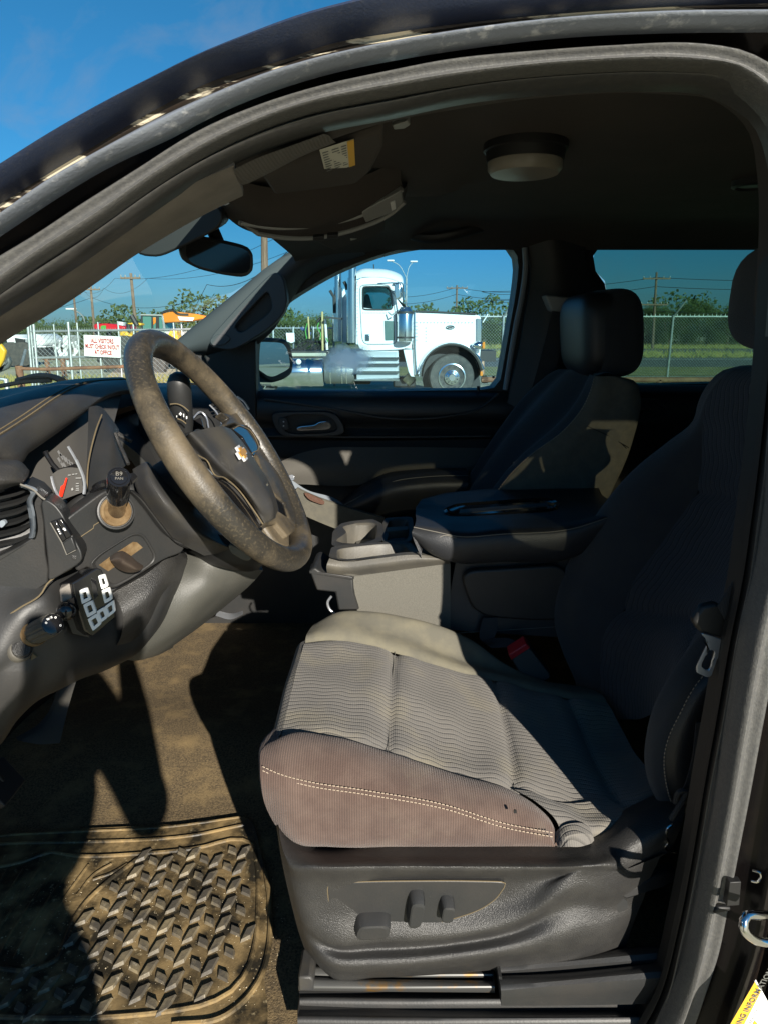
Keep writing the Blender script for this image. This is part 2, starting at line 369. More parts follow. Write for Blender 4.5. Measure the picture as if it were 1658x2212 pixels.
M = dict(
    navy=mat('aged_dark_paint', (.016, .026, .056), .55, col2=(.034, .04, .06), nscale=260, lo=.5, hi=.75, bump=.25, bscale=500, bdet=4),
    blackpaint=mat('black_car_paint', (.006, .005, .005), .22, spec=.3, col2=(.02, .014, .01), nscale=18, lo=.5, hi=.8),
    gloss=mat('frame_painted_sheen', (.26, .29, .34), .28, metal=.4, col2=(.55, .57, .6), nscale=70, lo=.56, hi=.68, detail=9, bump=.35, bscale=260, bdet=5),  # sky reflection and sun sheen on black paint, mixed in as pale colour
    peel=mat('peeled_seal_channel', (.018, .012, .008), .5, col2=(.012, .01, .008), nscale=120, col3=(.5, .45, .34), n3=26, lo3=.54, hi3=.575, mscale=(.35, 1, 2.4), bump=.3, bscale=120),
    seal=mat('rubber_weatherstrip', (.085, .085, .083), .38, col2=(.115, .113, .106), nscale=220, bump=.35, bscale=420, bdet=3, spec=.6),
    bead=mat('smooth_seal_bead', (.055, .055, .054), .3, col2=(.075, .073, .068), nscale=160, spec=.7, bump=.1, bscale=120),
    rubber=mat('black_rubber', (.01, .01, .01), .55),
    plas=mat('grained_black_plastic', (.024, .0235, .023), .40, col2=(.034, .033, .031), nscale=22, bump=.55, bscale=620, bdet=2, spec=.55, col3=DUST, n3=90, lo3=.73, hi3=.8),
    plas2=mat('smooth_charcoal_plastic', (.019, .020, .0205), .48, col2=(.026, .025, .024), nscale=14, bump=.1, bscale=300, spec=.5, col3=DUST, n3=120, lo3=.74, hi3=.8),
    dusty=mat('dusty_plastic', (.06, .057, .05), .5, col2=(.105, .095, .075), nscale=14, lo=.35, hi=.75, bump=.2, bscale=300),
    dash=mat('dash_skin', (.03, .029, .029), .5, col2=(.04, .038, .034), nscale=18, bump=.28, bscale=420, bdet=1, spec=.5),
    wheel=mat('worn_wheel_leather', (.030, .027, .022), .36, col2=(.115, .09, .056), nscale=10, lo=.46, hi=.66, detail=15, col3=(.12, .095, .058), n3=260, lo3=.52, hi3=.8, bump=.3, bscale=260, bdet=5, spec=.55, rough2=.6),
    hub=mat('airbag_cover', (.034, .034, .035), .48, col2=(.05, .046, .038), nscale=16, bump=.25, bscale=600, spec=.45),
    piano=mat('gloss_black_trim', (.01, .01, .011), .1, coat=.3),
    dirtseam=mat('dirt_in_seam', (.13, .10, .055), .9, bump=.3, bscale=300),
    rustring=mat('rusty_dirt', (.10, .058, .02), .85, col2=(.17, .115, .055), nscale=60, bump=.4, bscale=150),
    beige=mat('pillar_trim', (.17, .15, .13), .7, col2=(.24, .21, .18), nscale=12, bump=.2, bscale=500),
    head=mat('headliner_cloth', (.048, .041, .036), .95, bump=.25, bscale=900, bdet=2, col2=(.058, .048, .041), nscale=6),
    headrib=mat('ribbed_wrap', (.12, .108, .095), .9, wave=(90, 1.0, 'X', .4, .8), bump=.5, bscale=700),
    grey=mat('light_grey_trim', (.3, .3, .285), .55),
    pilgrey=mat('grey_pillar_trim', (.05, .055, .06), .6, bump=.15, bscale=500),
    carpet=mat('dusty_brown_carpet', (.12, .088, .045), .98, col2=(.26, .2, .11), nscale=230, lo=.4, hi=.7, detail=4, col3=(.3, .215, .095), n3=9, lo3=.5, hi3=.75, bump=1, bscale=520, bdet=3),
    carpetd=mat('floor_carpet', (.17, .122, .062), .98, col2=(.05, .036, .02), nscale=230, lo=.38, hi=.66, detail=8, col3=(.25, .175, .08), n3=11, lo3=.5, hi3=.75, bump=1, bscale=300, bdet=4),
    mat_r=mat('muddy_rubber_mat', (.025, .021, .014), .4, col2=(.24, .165, .07), nscale=14, lo=.42, hi=.62, detail=12, col3=(.42, .34, .2), n3=95, lo3=.6, hi3=.78, bump=.4, bscale=110, bdet=6, rough2=.9),
    tread=mat('rubber_tread_block', (.085, .075, .06), .33, col2=(.26, .21, .125), nscale=26, lo=.45, hi=.75, detail=8, col3=(.45, .4, .3), n3=60, lo3=.62, hi3=.75, bump=.25, bscale=200, spec=.8),
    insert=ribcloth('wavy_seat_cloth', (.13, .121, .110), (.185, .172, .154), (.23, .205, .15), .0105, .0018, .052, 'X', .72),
    insert_shaded=ribcloth('shaded_backrest_cloth', (.03, .034, .043), (.042, .047, .057), (.044, .049, .06), .0125, .002, .06, 'Z', .5),  # cushion cloth again, darkened and blued for the cabin shade
    brown=mat('brown_ribbed_cloth', (.088, .055, .043), .92, col2=(.12, .08, .063), nscale=24, col3=(.16, .125, .09), n3=9, lo3=.55, hi3=.8, wave=(88, .35, 'X', .5, .72, 3), bump=.6, bscale=1100, sheen=.15),
    tan=mat('dust_stained_cloth', (.115, .108, .085), .95, col2=(.17, .155, .11), nscale=18, lo=.4, hi=.68, detail=8, col3=(.36, .31, .19), n3=9, lo3=.66, hi3=.8, bump=.4, bscale=900),
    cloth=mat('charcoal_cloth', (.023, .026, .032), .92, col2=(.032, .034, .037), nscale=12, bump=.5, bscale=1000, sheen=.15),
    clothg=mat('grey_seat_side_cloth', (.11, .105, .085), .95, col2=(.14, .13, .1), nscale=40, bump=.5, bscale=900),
    vinyl=mat('armrest_vinyl', (.016, .0175, .021), .42, bump=.35, bscale=500, col2=(.022, .023, .025), nscale=14),
    thread=mat('stitch_thread', (.34, .27, .2), .9),
    threadd=mat('pale_thread', (.16, .15, .13), .9),
    belt=mat('belt_webbing', (.028, .03, .034), .75, wave=(160, .1, 'X', .6, .6), bump=.4, bscale=800),
    chrome=mat('chrome', (.75, .76, .78), .12, metal=1),
    satin=mat('satin_metal', (.62, .65, .7), .3, metal=.8),
    red=mat('red_button', (.35, .012, .02), .35), redn=mat('red_needle', (.85, .03, .01), .4),
    white=mat('white_print', (.78, .78, .76), .6), cream=mat('lamp_lens', (.26, .235, .19), .35, col2=(.2, .18, .145), nscale=9),
    silverp=mat('silver_paint', (.6, .6, .6), .4, metal=.3),
    gold=mat('gold_badge', (.5, .24, .02), .35, metal=.3), yellow=mat('yellow_label', (.75, .42, .03), .5),
    gauge=mat('gauge_face', (.065, .062, .057), .45), label=mat('label_paper', (.62, .6, .5), .6), print_=mat('label_print', (.12, .12, .11), .6),
    bluegrey=mat('blue_grey_trim', (.22, .25, .28), .5), redstrip=mat('door_reflector', (.07, .028, .014), .35, bump=.2, bscale=200),
    screen=mat('display_screen', (.015, .02, .025), .08),
)
# ------------------------------------------------------------------ the vehicle: body shell
CAR = thing('sport_utility_vehicle', 'black sport utility vehicle with dusty grey cloth seats, seen through its open driver door', 'car', (0.1, 1.6, 0))
def part(name, mb, m=None, parent=CAR, **k): return mb.build(name, m, parent, **k)
def ring(mb, inner, outer, d, n=48):
    a = cr(inner, n, True); b = cr(outer, n, True); o = len(mb.v); d = Vector(d)
    mb.v += a + b + [p + d for p in a] + [p + d for p in b]
    for i in range(n):
        j = (i + 1) % n
        mb.face([o + i, o + j, o + n + j, o + n + i]); mb.face([o + 2 * n + j, o + 2 * n + i, o + 3 * n + i, o + 3 * n + j])
        mb.face([o + j, o + i, o + 2 * n + i, o + 2 * n + j]); mb.face([o + n + i, o + n + j, o + 3 * n + j, o + 3 * n + i])
    return mb
E0 = [(-700, 830), (-300, 545), (0, 354), (99, 292), (208, 230), (317, 173), (426, 119), (545, 72), (659, 32), (773, 2), (1000, -42), (1300, -70), (1750, -85), (2500, -85)]
E1 = [(-700, 890), (-300, 600), (0, 406), (99, 342), (208, 277), (317, 213), (446, 149), (595, 102), (719, 62), (822, 43), (973, 20), (1124, 3), (1400, -18), (1750, -30), (2500, -30)]
E2 = [(-700, 950), (-300, 655), (0, 464), (114, 382), (228, 318), (347, 253), (471, 198), (595, 151), (719, 117), (822, 95), (1024, 60), (1225, 38), (1427, 25), (1658, 22), (2500, 30)]
E3 = [(-700, 985), (-300, 690), (0, 490), (114, 414), (228, 347), (347, 292), (471, 228), (595, 178), (719, 141), (822, 119), (1024, 86), (1225, 63), (1427, 53), (1658, 50), (2500, 60)]
E4 = [(-700, 1080), (-300, 760), (0, 555), (99, 497), (198, 431), (317, 357), (446, 278), (595, 218), (719, 183), (822, 161), (973, 131), (1175, 113), (1326, 103), (1528, 101), (1603, 116), (1658, 146), (1730, 230), (1775, 400), (1786, 600), (1775, 760), (1735, 1050), (1690, 1300), (1640, 1562), (1616, 1694), (1585, 1853), (1564, 1963), (1546, 2051), (1518, 2134), (1490, 2212), (1420, 2340), (1200, 2420)]
E5 = [(-700, 1140), (-300, 830), (0, 629), (69, 578), (198, 496), (347, 392), (496, 307), (645, 248), (822, 210), (1024, 176), (1225, 156), (1477, 151), (1553, 158), (1629, 204), (1658, 232), (1700, 320), (1716, 440), (1708, 650), (1685, 860), (1658, 1140), (1640, 1250), (1616, 1355), (1579, 1562), (1555, 1709), (1527, 1868), (1497, 2021), (1475, 2113), (1438, 2212), (1370, 2320), (1200, 2380)]
E6 = [(-700, 1165), (-300, 860), (0, 662), (134, 576), (248, 496), (397, 392), (545, 317), (694, 268), (822, 243), (1024, 202), (1225, 182), (1427, 176), (1553, 186), (1629, 224), (1658, 250), (1686, 320), (1700, 440), (1690, 650), (1672, 860), (1638, 1124), (1616, 1277), (1592, 1391), (1561, 1562), (1533, 1709), (1506, 1868), (1475, 2021), (1417, 2212), (1350, 2300), (1200, 2350)]
def Ya(E, y):                                          # a constant depth, or one that leans in towards the roof
    out = []
    for u, v in E: out.append(P(u, v, y))
    return out
def off(rows, d): return [p + Vector(d) for p in rows]
# roof side and roof skin
m = MB(); e0 = Ya(E0, .69); m.sheet([off(e0, (0, .16, .012)), off(e0, (0, .05, .006)), e0, Ya(E1, .71), off(Ya(E1, .71), (0, .03, -.004))], 90, 5)
part('roof_side_panel', m, M['navy'], label='dusty dark roof side above the open door')
m = MB()
m.sheet([[(-.17, .80, 1.762), (.1, .80, 1.81), (1.0, .80, 1.83), (2.4, .8, 1.82)], [(-.20, 1.6, 1.80), (.1, 1.6, 1.86), (1.0, 1.6, 1.88), (2.4, 1.6, 1.86)], [(-.22, 2.42, 1.775), (.1, 2.44, 1.82), (1.0, 2.44, 1.83), (2.4, 2.4, 1.81)]], 20, 6, thick=(0, 0, -.006))
part('roof', m, M['blackpaint'])
m = MB(); m.sheet([Ya(E1, .722), [(a + b) / 2 + Vector((0, .016, 0)) for a, b in zip(cr(Ya(E1, .722), 40), cr(Ya(E2, .716), 40))], Ya(E2, .716)], 100, 5); part('seal_channel', m, M['peel'], label='brown seal channel with peeling pale residue')
m = MB(); a = cr(Ya(E2, .712), 60); b = cr(Ya(E3, .712), 60); m.sheet([off(a, (0, .012, 0)), a, [p.lerp(q, .5) + Vector((0, -.012, 0)) for p, q in zip(a, b)], b, off(b, (0, .02, 0))], 110, 5); part('door_frame_flange', m, M['gloss'], label='black painted flange along the door opening, its sky sheen coloured in')
m = MB(); c = cr(Ya(E4, .745), 140)[:80]
m.sheet([Ya(E3, .73), [q + Vector((0, .0, 0)) for q in Ya([(u, v) for u, v in E4[:17]] + [(1900, 120), (2500, 130)], .765)], ], 90, 1, False); part('door_jamb', m, M['blackpaint'])
# weatherstrip all the way round the opening
m = MB(); a = cr(Ya(E4, .735), 170); b = cr(Ya(E5, .735), 170)
m.sheet([off(a, (0, .03, 0)), off(a, (0, .004, 0)), [p.lerp(q, .2) + Vector((0, -.016, 0)) for p, q in zip(a, b)], [p.lerp(q, .5) + Vector((0, -.010, 0)) for p, q in zip(a, b)], [p.lerp(q, .78) + Vector((0, -.018, 0)) for p, q in zip(a, b)], b, off(b, (0, .02, 0))], 170, 5)
WS = part('weatherstrip', m, M['seal'], label='thick grey rubber weatherstrip around the open doorway')
a = cr(Ya(E5, .752), 170); b = cr(Ya(E6, .752), 170); m = MB().sheet([off(a[94:], (0, .004, 0)), mid(a[94:], b[94:], .35, (0, .03, 0)), mid(a[94:], b[94:], .8, (0, .02, 0)), off(b[94:], (0, .03, 0))], 60, 5); part('pillar_seal_lip', m, M['rubber'])
m = MB().tube(off(b[94:], (0, .0, 0)), .0016, 6); part('seal_edge', m, M['bead'])
m = MB(); a = a[:98]; b = b[:98]
m.sheet([off(a, (0, .008, 0)), [p.lerp(q, .12) + Vector((0, .012, 0)) for p, q in zip(a, b)], [p.lerp(q, .3) for p, q in zip(a, b)], [p.lerp(q, .62) + Vector((0, -.012, 0)) for p, q in zip(a, b)], [p.lerp(q, .95) for p, q in zip(a, b)], off(b, (0, .03, 0))], 110, 5)
part('seal_bead', m, M['bead'], WS)
m = MB(); a = cr(Ya(E6, .762), 170); c = P(1150, 900, .8)
m.sheet([a, [p + Vector((0, .010 if i < 92 else .05, 0)) + (c - p).normalized() * .002 for i, p in enumerate(a)]], 170, 1, False); part('opening_return', m, M['rubber'])
# A-pillar trim
up = [(-700, 1170), (-300, 870), (0, 668), (110, 592), (187, 537), (298, 468), (446, 392), (507, 366)]
lo = [(-700, 1230), (-300, 930), (0, 714), (87, 662), (173, 603), (270, 534), (330, 497), (430, 440), (518, 397)]
m = MB(); a = cr(Ya(up, .773), 40); b = cr(Ya(lo, .83), 40)
m.sheet([off(a, (0, .0, .004)), [p.lerp(q, .35) + Vector((0, -.006, .002)) for p, q in zip(a, b)], [p.lerp(q, .8) + Vector((0, -.01, 0)) for p, q in zip(a, b)], b, off(b, (-.01, .07, .0))], 40, 5, thick=(0, .004, .008))
AP = part('pillar_trim', m, M['beige'], label='beige plastic trim of the near windshield pillar')
m = MB(); a = cr(L([(505, 366), (560, 340), (620, 318), (700, 289)], .775), 20); b = cr(L([(518, 398), (575, 370), (640, 336), (720, 303)], .835), 20)
m.sheet([a, [p.lerp(q, .5) + Vector((0, -.008, 0)) for p, q in zip(a, b)], b, off(b, (0, .05, .01))], 24, 5); part('headliner_wrap', m, M['headrib'])
# headliner
def ceil(x, y):
    t = min(1, max(0, (x + .02 - .55 * (y - 1.0) * (.6 if y < 1.6 else .2)) / .16 + .5)); t = t * t * (3 - 2 * t)
    e = min(1, max(0, (y - .785) / .25)); e2 = min(1, max(0, (2.3 - y) / .2)); k = math.sin(min(e, e2) * math.pi / 2)
    return 1.748 + (.028 + .035 * t) * k - .06 * max(0, (-.02 - x) / .25) * 1.0
m = MB(); xs = [-.27 + 2.5 * (i / 90) for i in range(91)]; ys = [.785 + 1.52 * (j / 50) for j in range(51)]; o = 0
for y in ys:
    for x in xs: m.v.append(Vector((x, y, ceil(x, y))))
for j in range(50):
    for i in range(90): m.face([j * 91 + i, (j + 1) * 91 + i, (j + 1) * 91 + i + 1, j * 91 + i + 1])
HL = part('headliner', m, M['head'], label='dark cloth headliner')
hl_lo = [(620, 340), (720, 300), (822, 268), (1024, 230), (1225, 206), (1427, 203), (1560, 222), (1640, 290), (1662, 400), (1664, 520), (1650, 700)]
m = MB(); a = cr(L([(600, 306), (694, 268), (822, 243), (1024, 202), (1225, 182), (1427, 176), (1553, 186), (1629, 224), (1672, 270), (1698, 400), (1700, 520), (1690, 700)], .774), 60); b = cr(L(hl_lo, .835), 60)
m.sheet([a, [p.lerp(q, .5) + Vector((0, -.004, 0)) for p, q in zip(a, b)], b, off(b, (0, .03, .012))], 60, 4); part('opening_trim', m, M['head'])
# dome light
c = PZ(1134, 326, 1.80)
m = MB().lathe(c, (0, 0, -1), [(.072, -.02), (.072, 0), (.068, .002), (.066, .018), (.05, .019)], 48)
dl = part('dome_light', m, M['rubber'], HL, label='round dome lamp with a black ring and milky lens'); 
m = MB().lathe(c, (0, 0, -1), [(.05, .017), (.064, .018), (.0635, .030), (.058, .037), (.02, .040), (0.001, .040)], 48); part('lamp_lens', m, M['cream'], HL)
c = PZ(1628, 398, 1.803); m = MB().lathe(c, (0, 0, -1), [(.045, -.02), (.045, .004), (.038, .007), (.034, .002), (.03, .003), (.001, .003)], 28); part('ceiling_vent', m, M['plas2'], HL)
# visors, overhead console
def slab(pts, d, mt, name, parent, bev=.004, **k): return part(name, MB().prism(pts, d), mt, parent, bev=bev, **k)
vis = [PZ(566, 378, 1.70), PZ(700, 318, 1.715), PZ(828, 270, 1.725), PZ(826, 318, 1.716), PZ(800, 366, 1.715), PZ(770, 392, 1.71), PZ(700, 402, 1.705), PZ(592, 415, 1.70)]
VS = slab([p + Vector((0, 0, -.004)) for p in vis], (0, 0, .016), M['head'], 'sun_visor', CAR, .006, label='driver side sun visor carrying a yellow edged warning label')
def quadlabel(c4, parent, lines, strip=None, eps=-.0045, cols=3):
    a, b, c, d = [Vector(p) for p in c4]; m = MB(); n = (b - a).cross(d - a).normalized(); n = n if n.z < 0 else -n
    e = n * .0008
    m.use(M['label']).add([p + e for p in (a, b, c, d)], [(0, 1, 2, 3)])
    def q(s, t): return (a.lerp(b, s)).lerp(d.lerp(c, s), t)
    if strip: m.use(M['yellow']).add([q(strip[0], 0) + e * 2, q(strip[1], 0) + e * 2, q(strip[1], 1) + e * 2, q(strip[0], 1) + e * 2], [(0, 1, 2, 3)])
    r = random.Random(3)
    for i in range(lines):
        t = .1 + .8 * i / lines
        for k in range(cols):
            s0 = .06 + k * .28; s1 = s0 + .16 + r.random() * .09
            if strip and s1 > strip[0] - .02: s1 = strip[0] - .03
            if s1 <= s0: continue
            m.use(M['print_']).add([q(s0, t) + e * 2, q(s1, t) + e * 2, q(s1, t + .32 / lines) + e * 2, q(s0, t + .32 / lines) + e * 2], [(0, 1, 2, 3)])
    return part('warning_label', m, None, parent)
def onplane(u, v, z): return PZ(u, v, z)
quadlabel([PZ(690, 322, 1.709), PZ(764, 298, 1.717), PZ(767, 354, 1.711), PZ(704, 377, 1.707)], VS, 9, (.8, 1))
oc_out = [(468, 432, 1.30), (490, 462, 1.34), (520, 484, 1.38), (580, 503, 1.42), (680, 508, 1.46), (780, 490, 1.48), (850, 455, 1.48), (876, 420, 1.46), (878, 396, 1.42)]
oc_in = [(500, 428, 1.18), (520, 440, 1.2), (545, 455, 1.22), (600, 466, 1.26), (690, 462, 1.3), (770, 445, 1.34), (830, 418, 1.36), (858, 400, 1.36), (866, 392, 1.36)]
a = L(oc_out); b = L(oc_in); m = MB().sheet([off(a, (0, .02, .03)), a, [p.lerp(q, .5) + Vector((0, 0, -.01)) for p, q in zip(a, b)], b, off(b, (0, -.05, .035))], 50, 5)
OC = part('overhead_console', m, M['head'], label='curved overhead console at the windshield header')
a = L([(522, 468, 1.3), (600, 478, 1.33), (690, 472, 1.37), (770, 455, 1.39), (830, 427, 1.40), (868, 396, 1.38)]); b = L([(560, 492, 1.36), (620, 501, 1.4), (690, 500, 1.43), (770, 482, 1.44), (840, 452, 1.45), (873, 424, 1.43)])
m = MB(); m.tube(cr([p + Vector((0, -.012, -.012)) for p in a], 30), .0045, 8); m.tube(cr([p + Vector((0, -.012, -.012)) for p in b], 30), .0045, 8); m.tube(cr([a[0] + Vector((0, -.012, -.012)), P(530, 484, 1.32), b[0] + Vector((0, -.012, -.012))], 8), .0045, 8)
part('console_frame', m, M['grey'], OC)
slab([p + Vector((0, -.014, -.012)) for p in L([(780, 446, 1.38), (866, 400, 1.37), (870, 425, 1.42), (852, 446, 1.44), (790, 470, 1.42)])], (0, .012, .012), M['grey'], 'map_lamp', OC, .003)
slab([p + Vector((0, -.016, -.014)) for p in L([(842, 424, 1.39), (852, 420, 1.39), (854, 438, 1.42), (845, 442, 1.42)])], (0, .004, .004), M['white'], 'button', OC, .001)
for (u, v) in ((655, 468), (690, 498), (720, 494), (625, 472)):
    slab([p + Vector((0, -.02, -.016)) for p in L([(u - 12, v - 2, 1.36), (u + 12, v - 4, 1.36), (u + 12, v + 5, 1.37), (u - 12, v + 6, 1.37)])], (0, .006, .006), M['plas2'], 'button', OC, .001)
v2 = L([(668, 516, 1.85), (742, 498, 1.8), (832, 470, 1.75), (830, 498, 1.85), (806, 512, 1.9), (722, 541, 1.98)]); VP_ = slab(v2, (0, .004, .014), M['head'], 'sun_visor', CAR, .004, label='passenger side sun visor with a small white label')
quadlabel([p + Vector((0, -.006, -.002)) for p in L([(750, 492, 1.83), (790, 481, 1.83), (796, 507, 1.9), (758, 518, 1.9)])], VP_, 5)
m = MB().tube(cr([P(884, 478, 2.27), P(886, 506, 2.22), P(905, 512, 2.2), P(1035, 492, 2.2), P(1052, 486, 2.22), P(1052, 458, 2.27)], 30), .016, 10, ell=(1, .7)); part('grab_handle', m, M['plas2'], label='dark folding grab handle above the passenger window')
m = MB().prism(L([(846, 272, .97), (880, 262, .97), (886, 270, .99), (872, 279, 1.0), (850, 281, .99)]), (0, .01, .012)); part('visor_clip', m, M['grey'], VS, bev=.002)
# windshield, header frit, rear view mirror
A0 = Vector((-.235, .86, 1.69)); A1 = Vector((-.255, 2.26, 1.735)); B1 = Vector((-.98, 2.24, 1.30)); B0 = Vector((-.92, .86, 1.335))
m = MB().sheet([[A0, A0.lerp(A1, .5) + Vector((-.03, 0, .01)), A1], [A0.lerp(B0, .5) + Vector((-.02, 0, .01)), (A0 + A1 + B0 + B1) / 4 + Vector((-.07, 0, .02)), A1.lerp(B1, .5) + Vector((-.02, 0, .01))], [B0, B0.lerp(B1, .5) + Vector((-.08, 0, 0)), B1]], 24, 10)
part('windshield', m, glass('windshield_glass', (.74, .93, .93), gk=.35), label='tinted windshield ahead of the steering wheel')
# mirror and sensor housing
def RMAT(cu, cv, Y): return P(cu, cv, Y)
m = MB().prism(cr(L([(286, 537), (312, 512), (400, 458), (445, 436), (478, 448), (485, 470), (472, 495), (400, 532), (345, 556), (305, 553)], 1.22), 40, True), (-.02, .16, .03))
part('sensor_housing', m, M['rubber'], bev=.008)
mo = [(386, 530), (392, 508), (405, 506), (470, 516), (530, 530), (547, 542), (549, 575), (545, 592), (525, 600), (480, 594), (430, 582), (392, 562)]
m = MB().prism(cr(L(mo, 1.28), 40, True), (-.01, .03, .005)); RM = part('rear_view_mirror', m, M['plas2'], bev=.006, seg=3, label='black rear view mirror seen from its edge')
m = MB().prism(cr(L([(404, 514), (470, 523), (528, 537), (541, 547), (541, 586), (520, 592), (470, 586), (420, 572), (402, 556)], 1.277), 30, True), (0, .004, 0)); part('mirror_glass', m, M['piano'], RM)
m = MB().tube([P(470, 520, 1.31), P(455, 485, 1.33), P(440, 460, 1.33)], .012, 10); part('mirror_stalk', m, M['rubber'], RM)
# ---------------------------------------------------------------- far side of the cabin
win = [(624, 646), (715, 592), (790, 560), (850, 541), (929, 529), (1009, 524), (1080, 522), (1104, 529), (1118, 548), (1120, 572), (1112, 640), (1100, 705), (1088, 775), (1077, 838), (1060, 842), (820, 845), (600, 851), (552, 853), (549, 820), (549, 760), (556, 715), (585, 680)]
out_ = [(540, 620), (640, 545), (760, 505), (850, 490), (929, 484), (1009, 482), (1090, 482), (1180, 490), (1210, 530), (1206, 572), (1195, 640), (1180, 705), (1160, 775), (1150, 850), (1060, 900), (820, 900), (600, 905), (500, 900), (470, 850), (430, 790), (440, 740), (490, 680)]
def ringfix(name, inner, outer, Y, d, mt, n=66, **k):
    m = MB(); a = cr(L(inner, Y), n, True); ln = len(inner)
    # match outer by index
    b = cr(L(outer, Y), n, True); ring(m, a, b, d, n); return part(name, m, mt, **k)
FD = ringfix('passenger_window_frame', win, out_, 2.32, (0, .10, 0), M['rubber'], label='black frame round the passenger window')
m = MB().prism(cr(L(win, 2.37), 60, True), (0, .004, 0)); smudge = P(752, 776, 2.37)
part('window_glass', m, glass('passenger_glass', (.70, .88, .93), smudge_spec=((smudge.x - .1, smudge.y - 1.6, smudge.z), (.105, 1, .055), .8)), FD)
m = MB().tube(cr(L([(1132, 535), (1134, 570), (1126, 640), (1112, 710), (1100, 780), (1090, 842)], 2.28), 20), .009, 8); part('pillar_edge_trim', m, M['bluegrey'])
# rear far window
rw = [(1272, 573), (1279, 546), (1296, 521), (1325, 513), (1500, 510), (1700, 506), (2050, 500), (2250, 505), (2250, 650), (2200, 812), (1900, 820), (1535, 828), (1350, 833), (1310, 800), (1311, 700), (1311, 632), (1306, 605), (1290, 590)]
ro = [(1190, 590), (1190, 540), (1210, 500), (1260, 478), (1500, 474), (1700, 470), (2050, 465), (2320, 465), (2350, 650), (2320, 870), (1900, 880), (1535, 880), (1300, 885), (1140, 870), (1150, 760), (1165, 700), (1175, 660), (1180, 620)]
RD = ringfix('rear_window_frame', rw, ro, 2.33, (0, .08, 0), M['rubber'], 72, label='black frame of the rear passenger window')
m = MB().prism(cr(L(rw, 2.38), 60, True), (0, .004, 0)); part('window_glass', m, glass('privacy_glass', (.42, .58, .54)), RD)
# far pillar cover (between the windows), dark
m = MB().sheet([L([(1120, 500, 2.29), (1142, 560, 2.29), (1130, 700, 2.28), (1095, 870, 2.27)]), L([(1190, 490, 2.25), (1200, 580, 2.25), (1190, 700, 2.24), (1150, 900, 2.23)]), L([(1268, 500, 2.29), (1262, 560, 2.29), (1306, 640, 2.29), (1312, 900, 2.29)])], 16, 6, thick=(0, .03, 0))
BP = part('centre_pillar', m, M['plas2']); m = MB().prism(L([(1176, 637, 2.2), (1238, 642, 2.2), (1245, 662, 2.2), (1232, 680, 2.2), (1190, 672, 2.2)]), (0, .06, 0)); part('belt_guide', m, M['grey'], BP, bev=.006)
m = MB().sheet([L([(1192, 672, 2.19), (1150, 830, 2.19), (1085, 1010, 2.18), (1050, 1120, 2.12)]), L([(1228, 676, 2.19), (1190, 830, 2.19), (1125, 1010, 2.18), (1090, 1120, 2.12)])], 20, 1, thick=(0, .003, 0)); part('seat_belt', m, M['belt'], BP, label='grey belt running down beside the passenger seat')
# far windshield pillar with grab handle
ap_up = [(375, 742), (450, 680), (520, 624), (575, 579), (640, 535), (700, 500)]; ap_lo = [(448, 764), (517, 762), (588, 712), (618, 672), (640, 640), (740, 585)]
m = MB(); a = cr(Ya(ap_up, 2.22), 30); b = cr([P(430, 768, 2.3), P(520, 765, 2.3), P(590, 712, 2.3), P(625, 655, 2.3), P(660, 605, 2.3), P(790, 548, 2.3)], 30)
m.sheet([off(a, (0, .04, 0)), a, [p.lerp(q, .5) + Vector((0, -.045, 0)) for p, q in zip(a, b)], b], 30, 6, thick=(0, .02, 0)); FP = part('far_pillar_trim', m, M['pilgrey'], label='grey windshield pillar trim with grab handle')
hp = [(430, 742), (505, 664), (560, 610), (600, 580), (612, 596), (622, 652), (612, 678), (588, 706), (520, 755), (505, 760), (455, 756)]
m = MB(); hin = [(505, 706), (540, 668), (566, 640), (578, 628), (587, 650), (588, 668), (575, 682), (520, 722)]
ring(m, cr(L(hin, 2.17), 44, True), cr(L([(440, 745), (520, 655), (590, 585), (612, 592), (622, 652), (612, 680), (575, 715), (500, 760)], 2.17), 44, True), (0, .05, 0), 44); part('grab_handle', m, M['pilgrey'], FP, bev=.004)
m = MB().prism(L([(505, 700), (578, 622), (592, 668), (520, 726)], 2.195), (0, .01, 0)); part('handle_recess', m, M['rubber'], FP)
m = MB().prism(cr(L([(452, 735), (468, 722), (490, 722), (500, 732), (484, 745), (460, 748)], 2.165), 20, True), (0, .006, 0)); part('bolt_cover', m, M['pilgrey'], FP, bev=.0015)
m = MB().prism(L([(440, 768), (552, 735), (554, 905), (500, 900), (480, 850)], 2.26), (0, .05, 0)); part('mirror_sail_cover', m, M['rubber'], bev=.004)
# outside mirror
hs_ = [(545, 727), (618, 731), (630, 744), (636, 779), (634, 806), (616, 820), (584, 829), (545, 795)]
MN = Vector((.79, -.61, .03)).normalized(); MC = P(592, 778, 2.60)
def PM_(u, v, o=0): d = ray(u, v); return CAM + d * ((MC + MN * o - CAM).dot(MN) / d.dot(MN))
m = MB().prism(cr([PM_(u, v) for u, v in hs_], 40, True), -MN * .07); SM = part('side_mirror', m, M['plas2'], bev=.01, seg=3, label='black outside mirror by the passenger window')
m = MB().prism(cr([PM_(u, v, .002) for u, v in ((549, 738), (610, 740), (620, 752), (626, 776), (627, 796), (586, 817), (550, 792))], 40, True), -MN * .001); part('mirror_glass', m, mat('mirror_surface', (.62, .68, .72), .01, 1), SM)
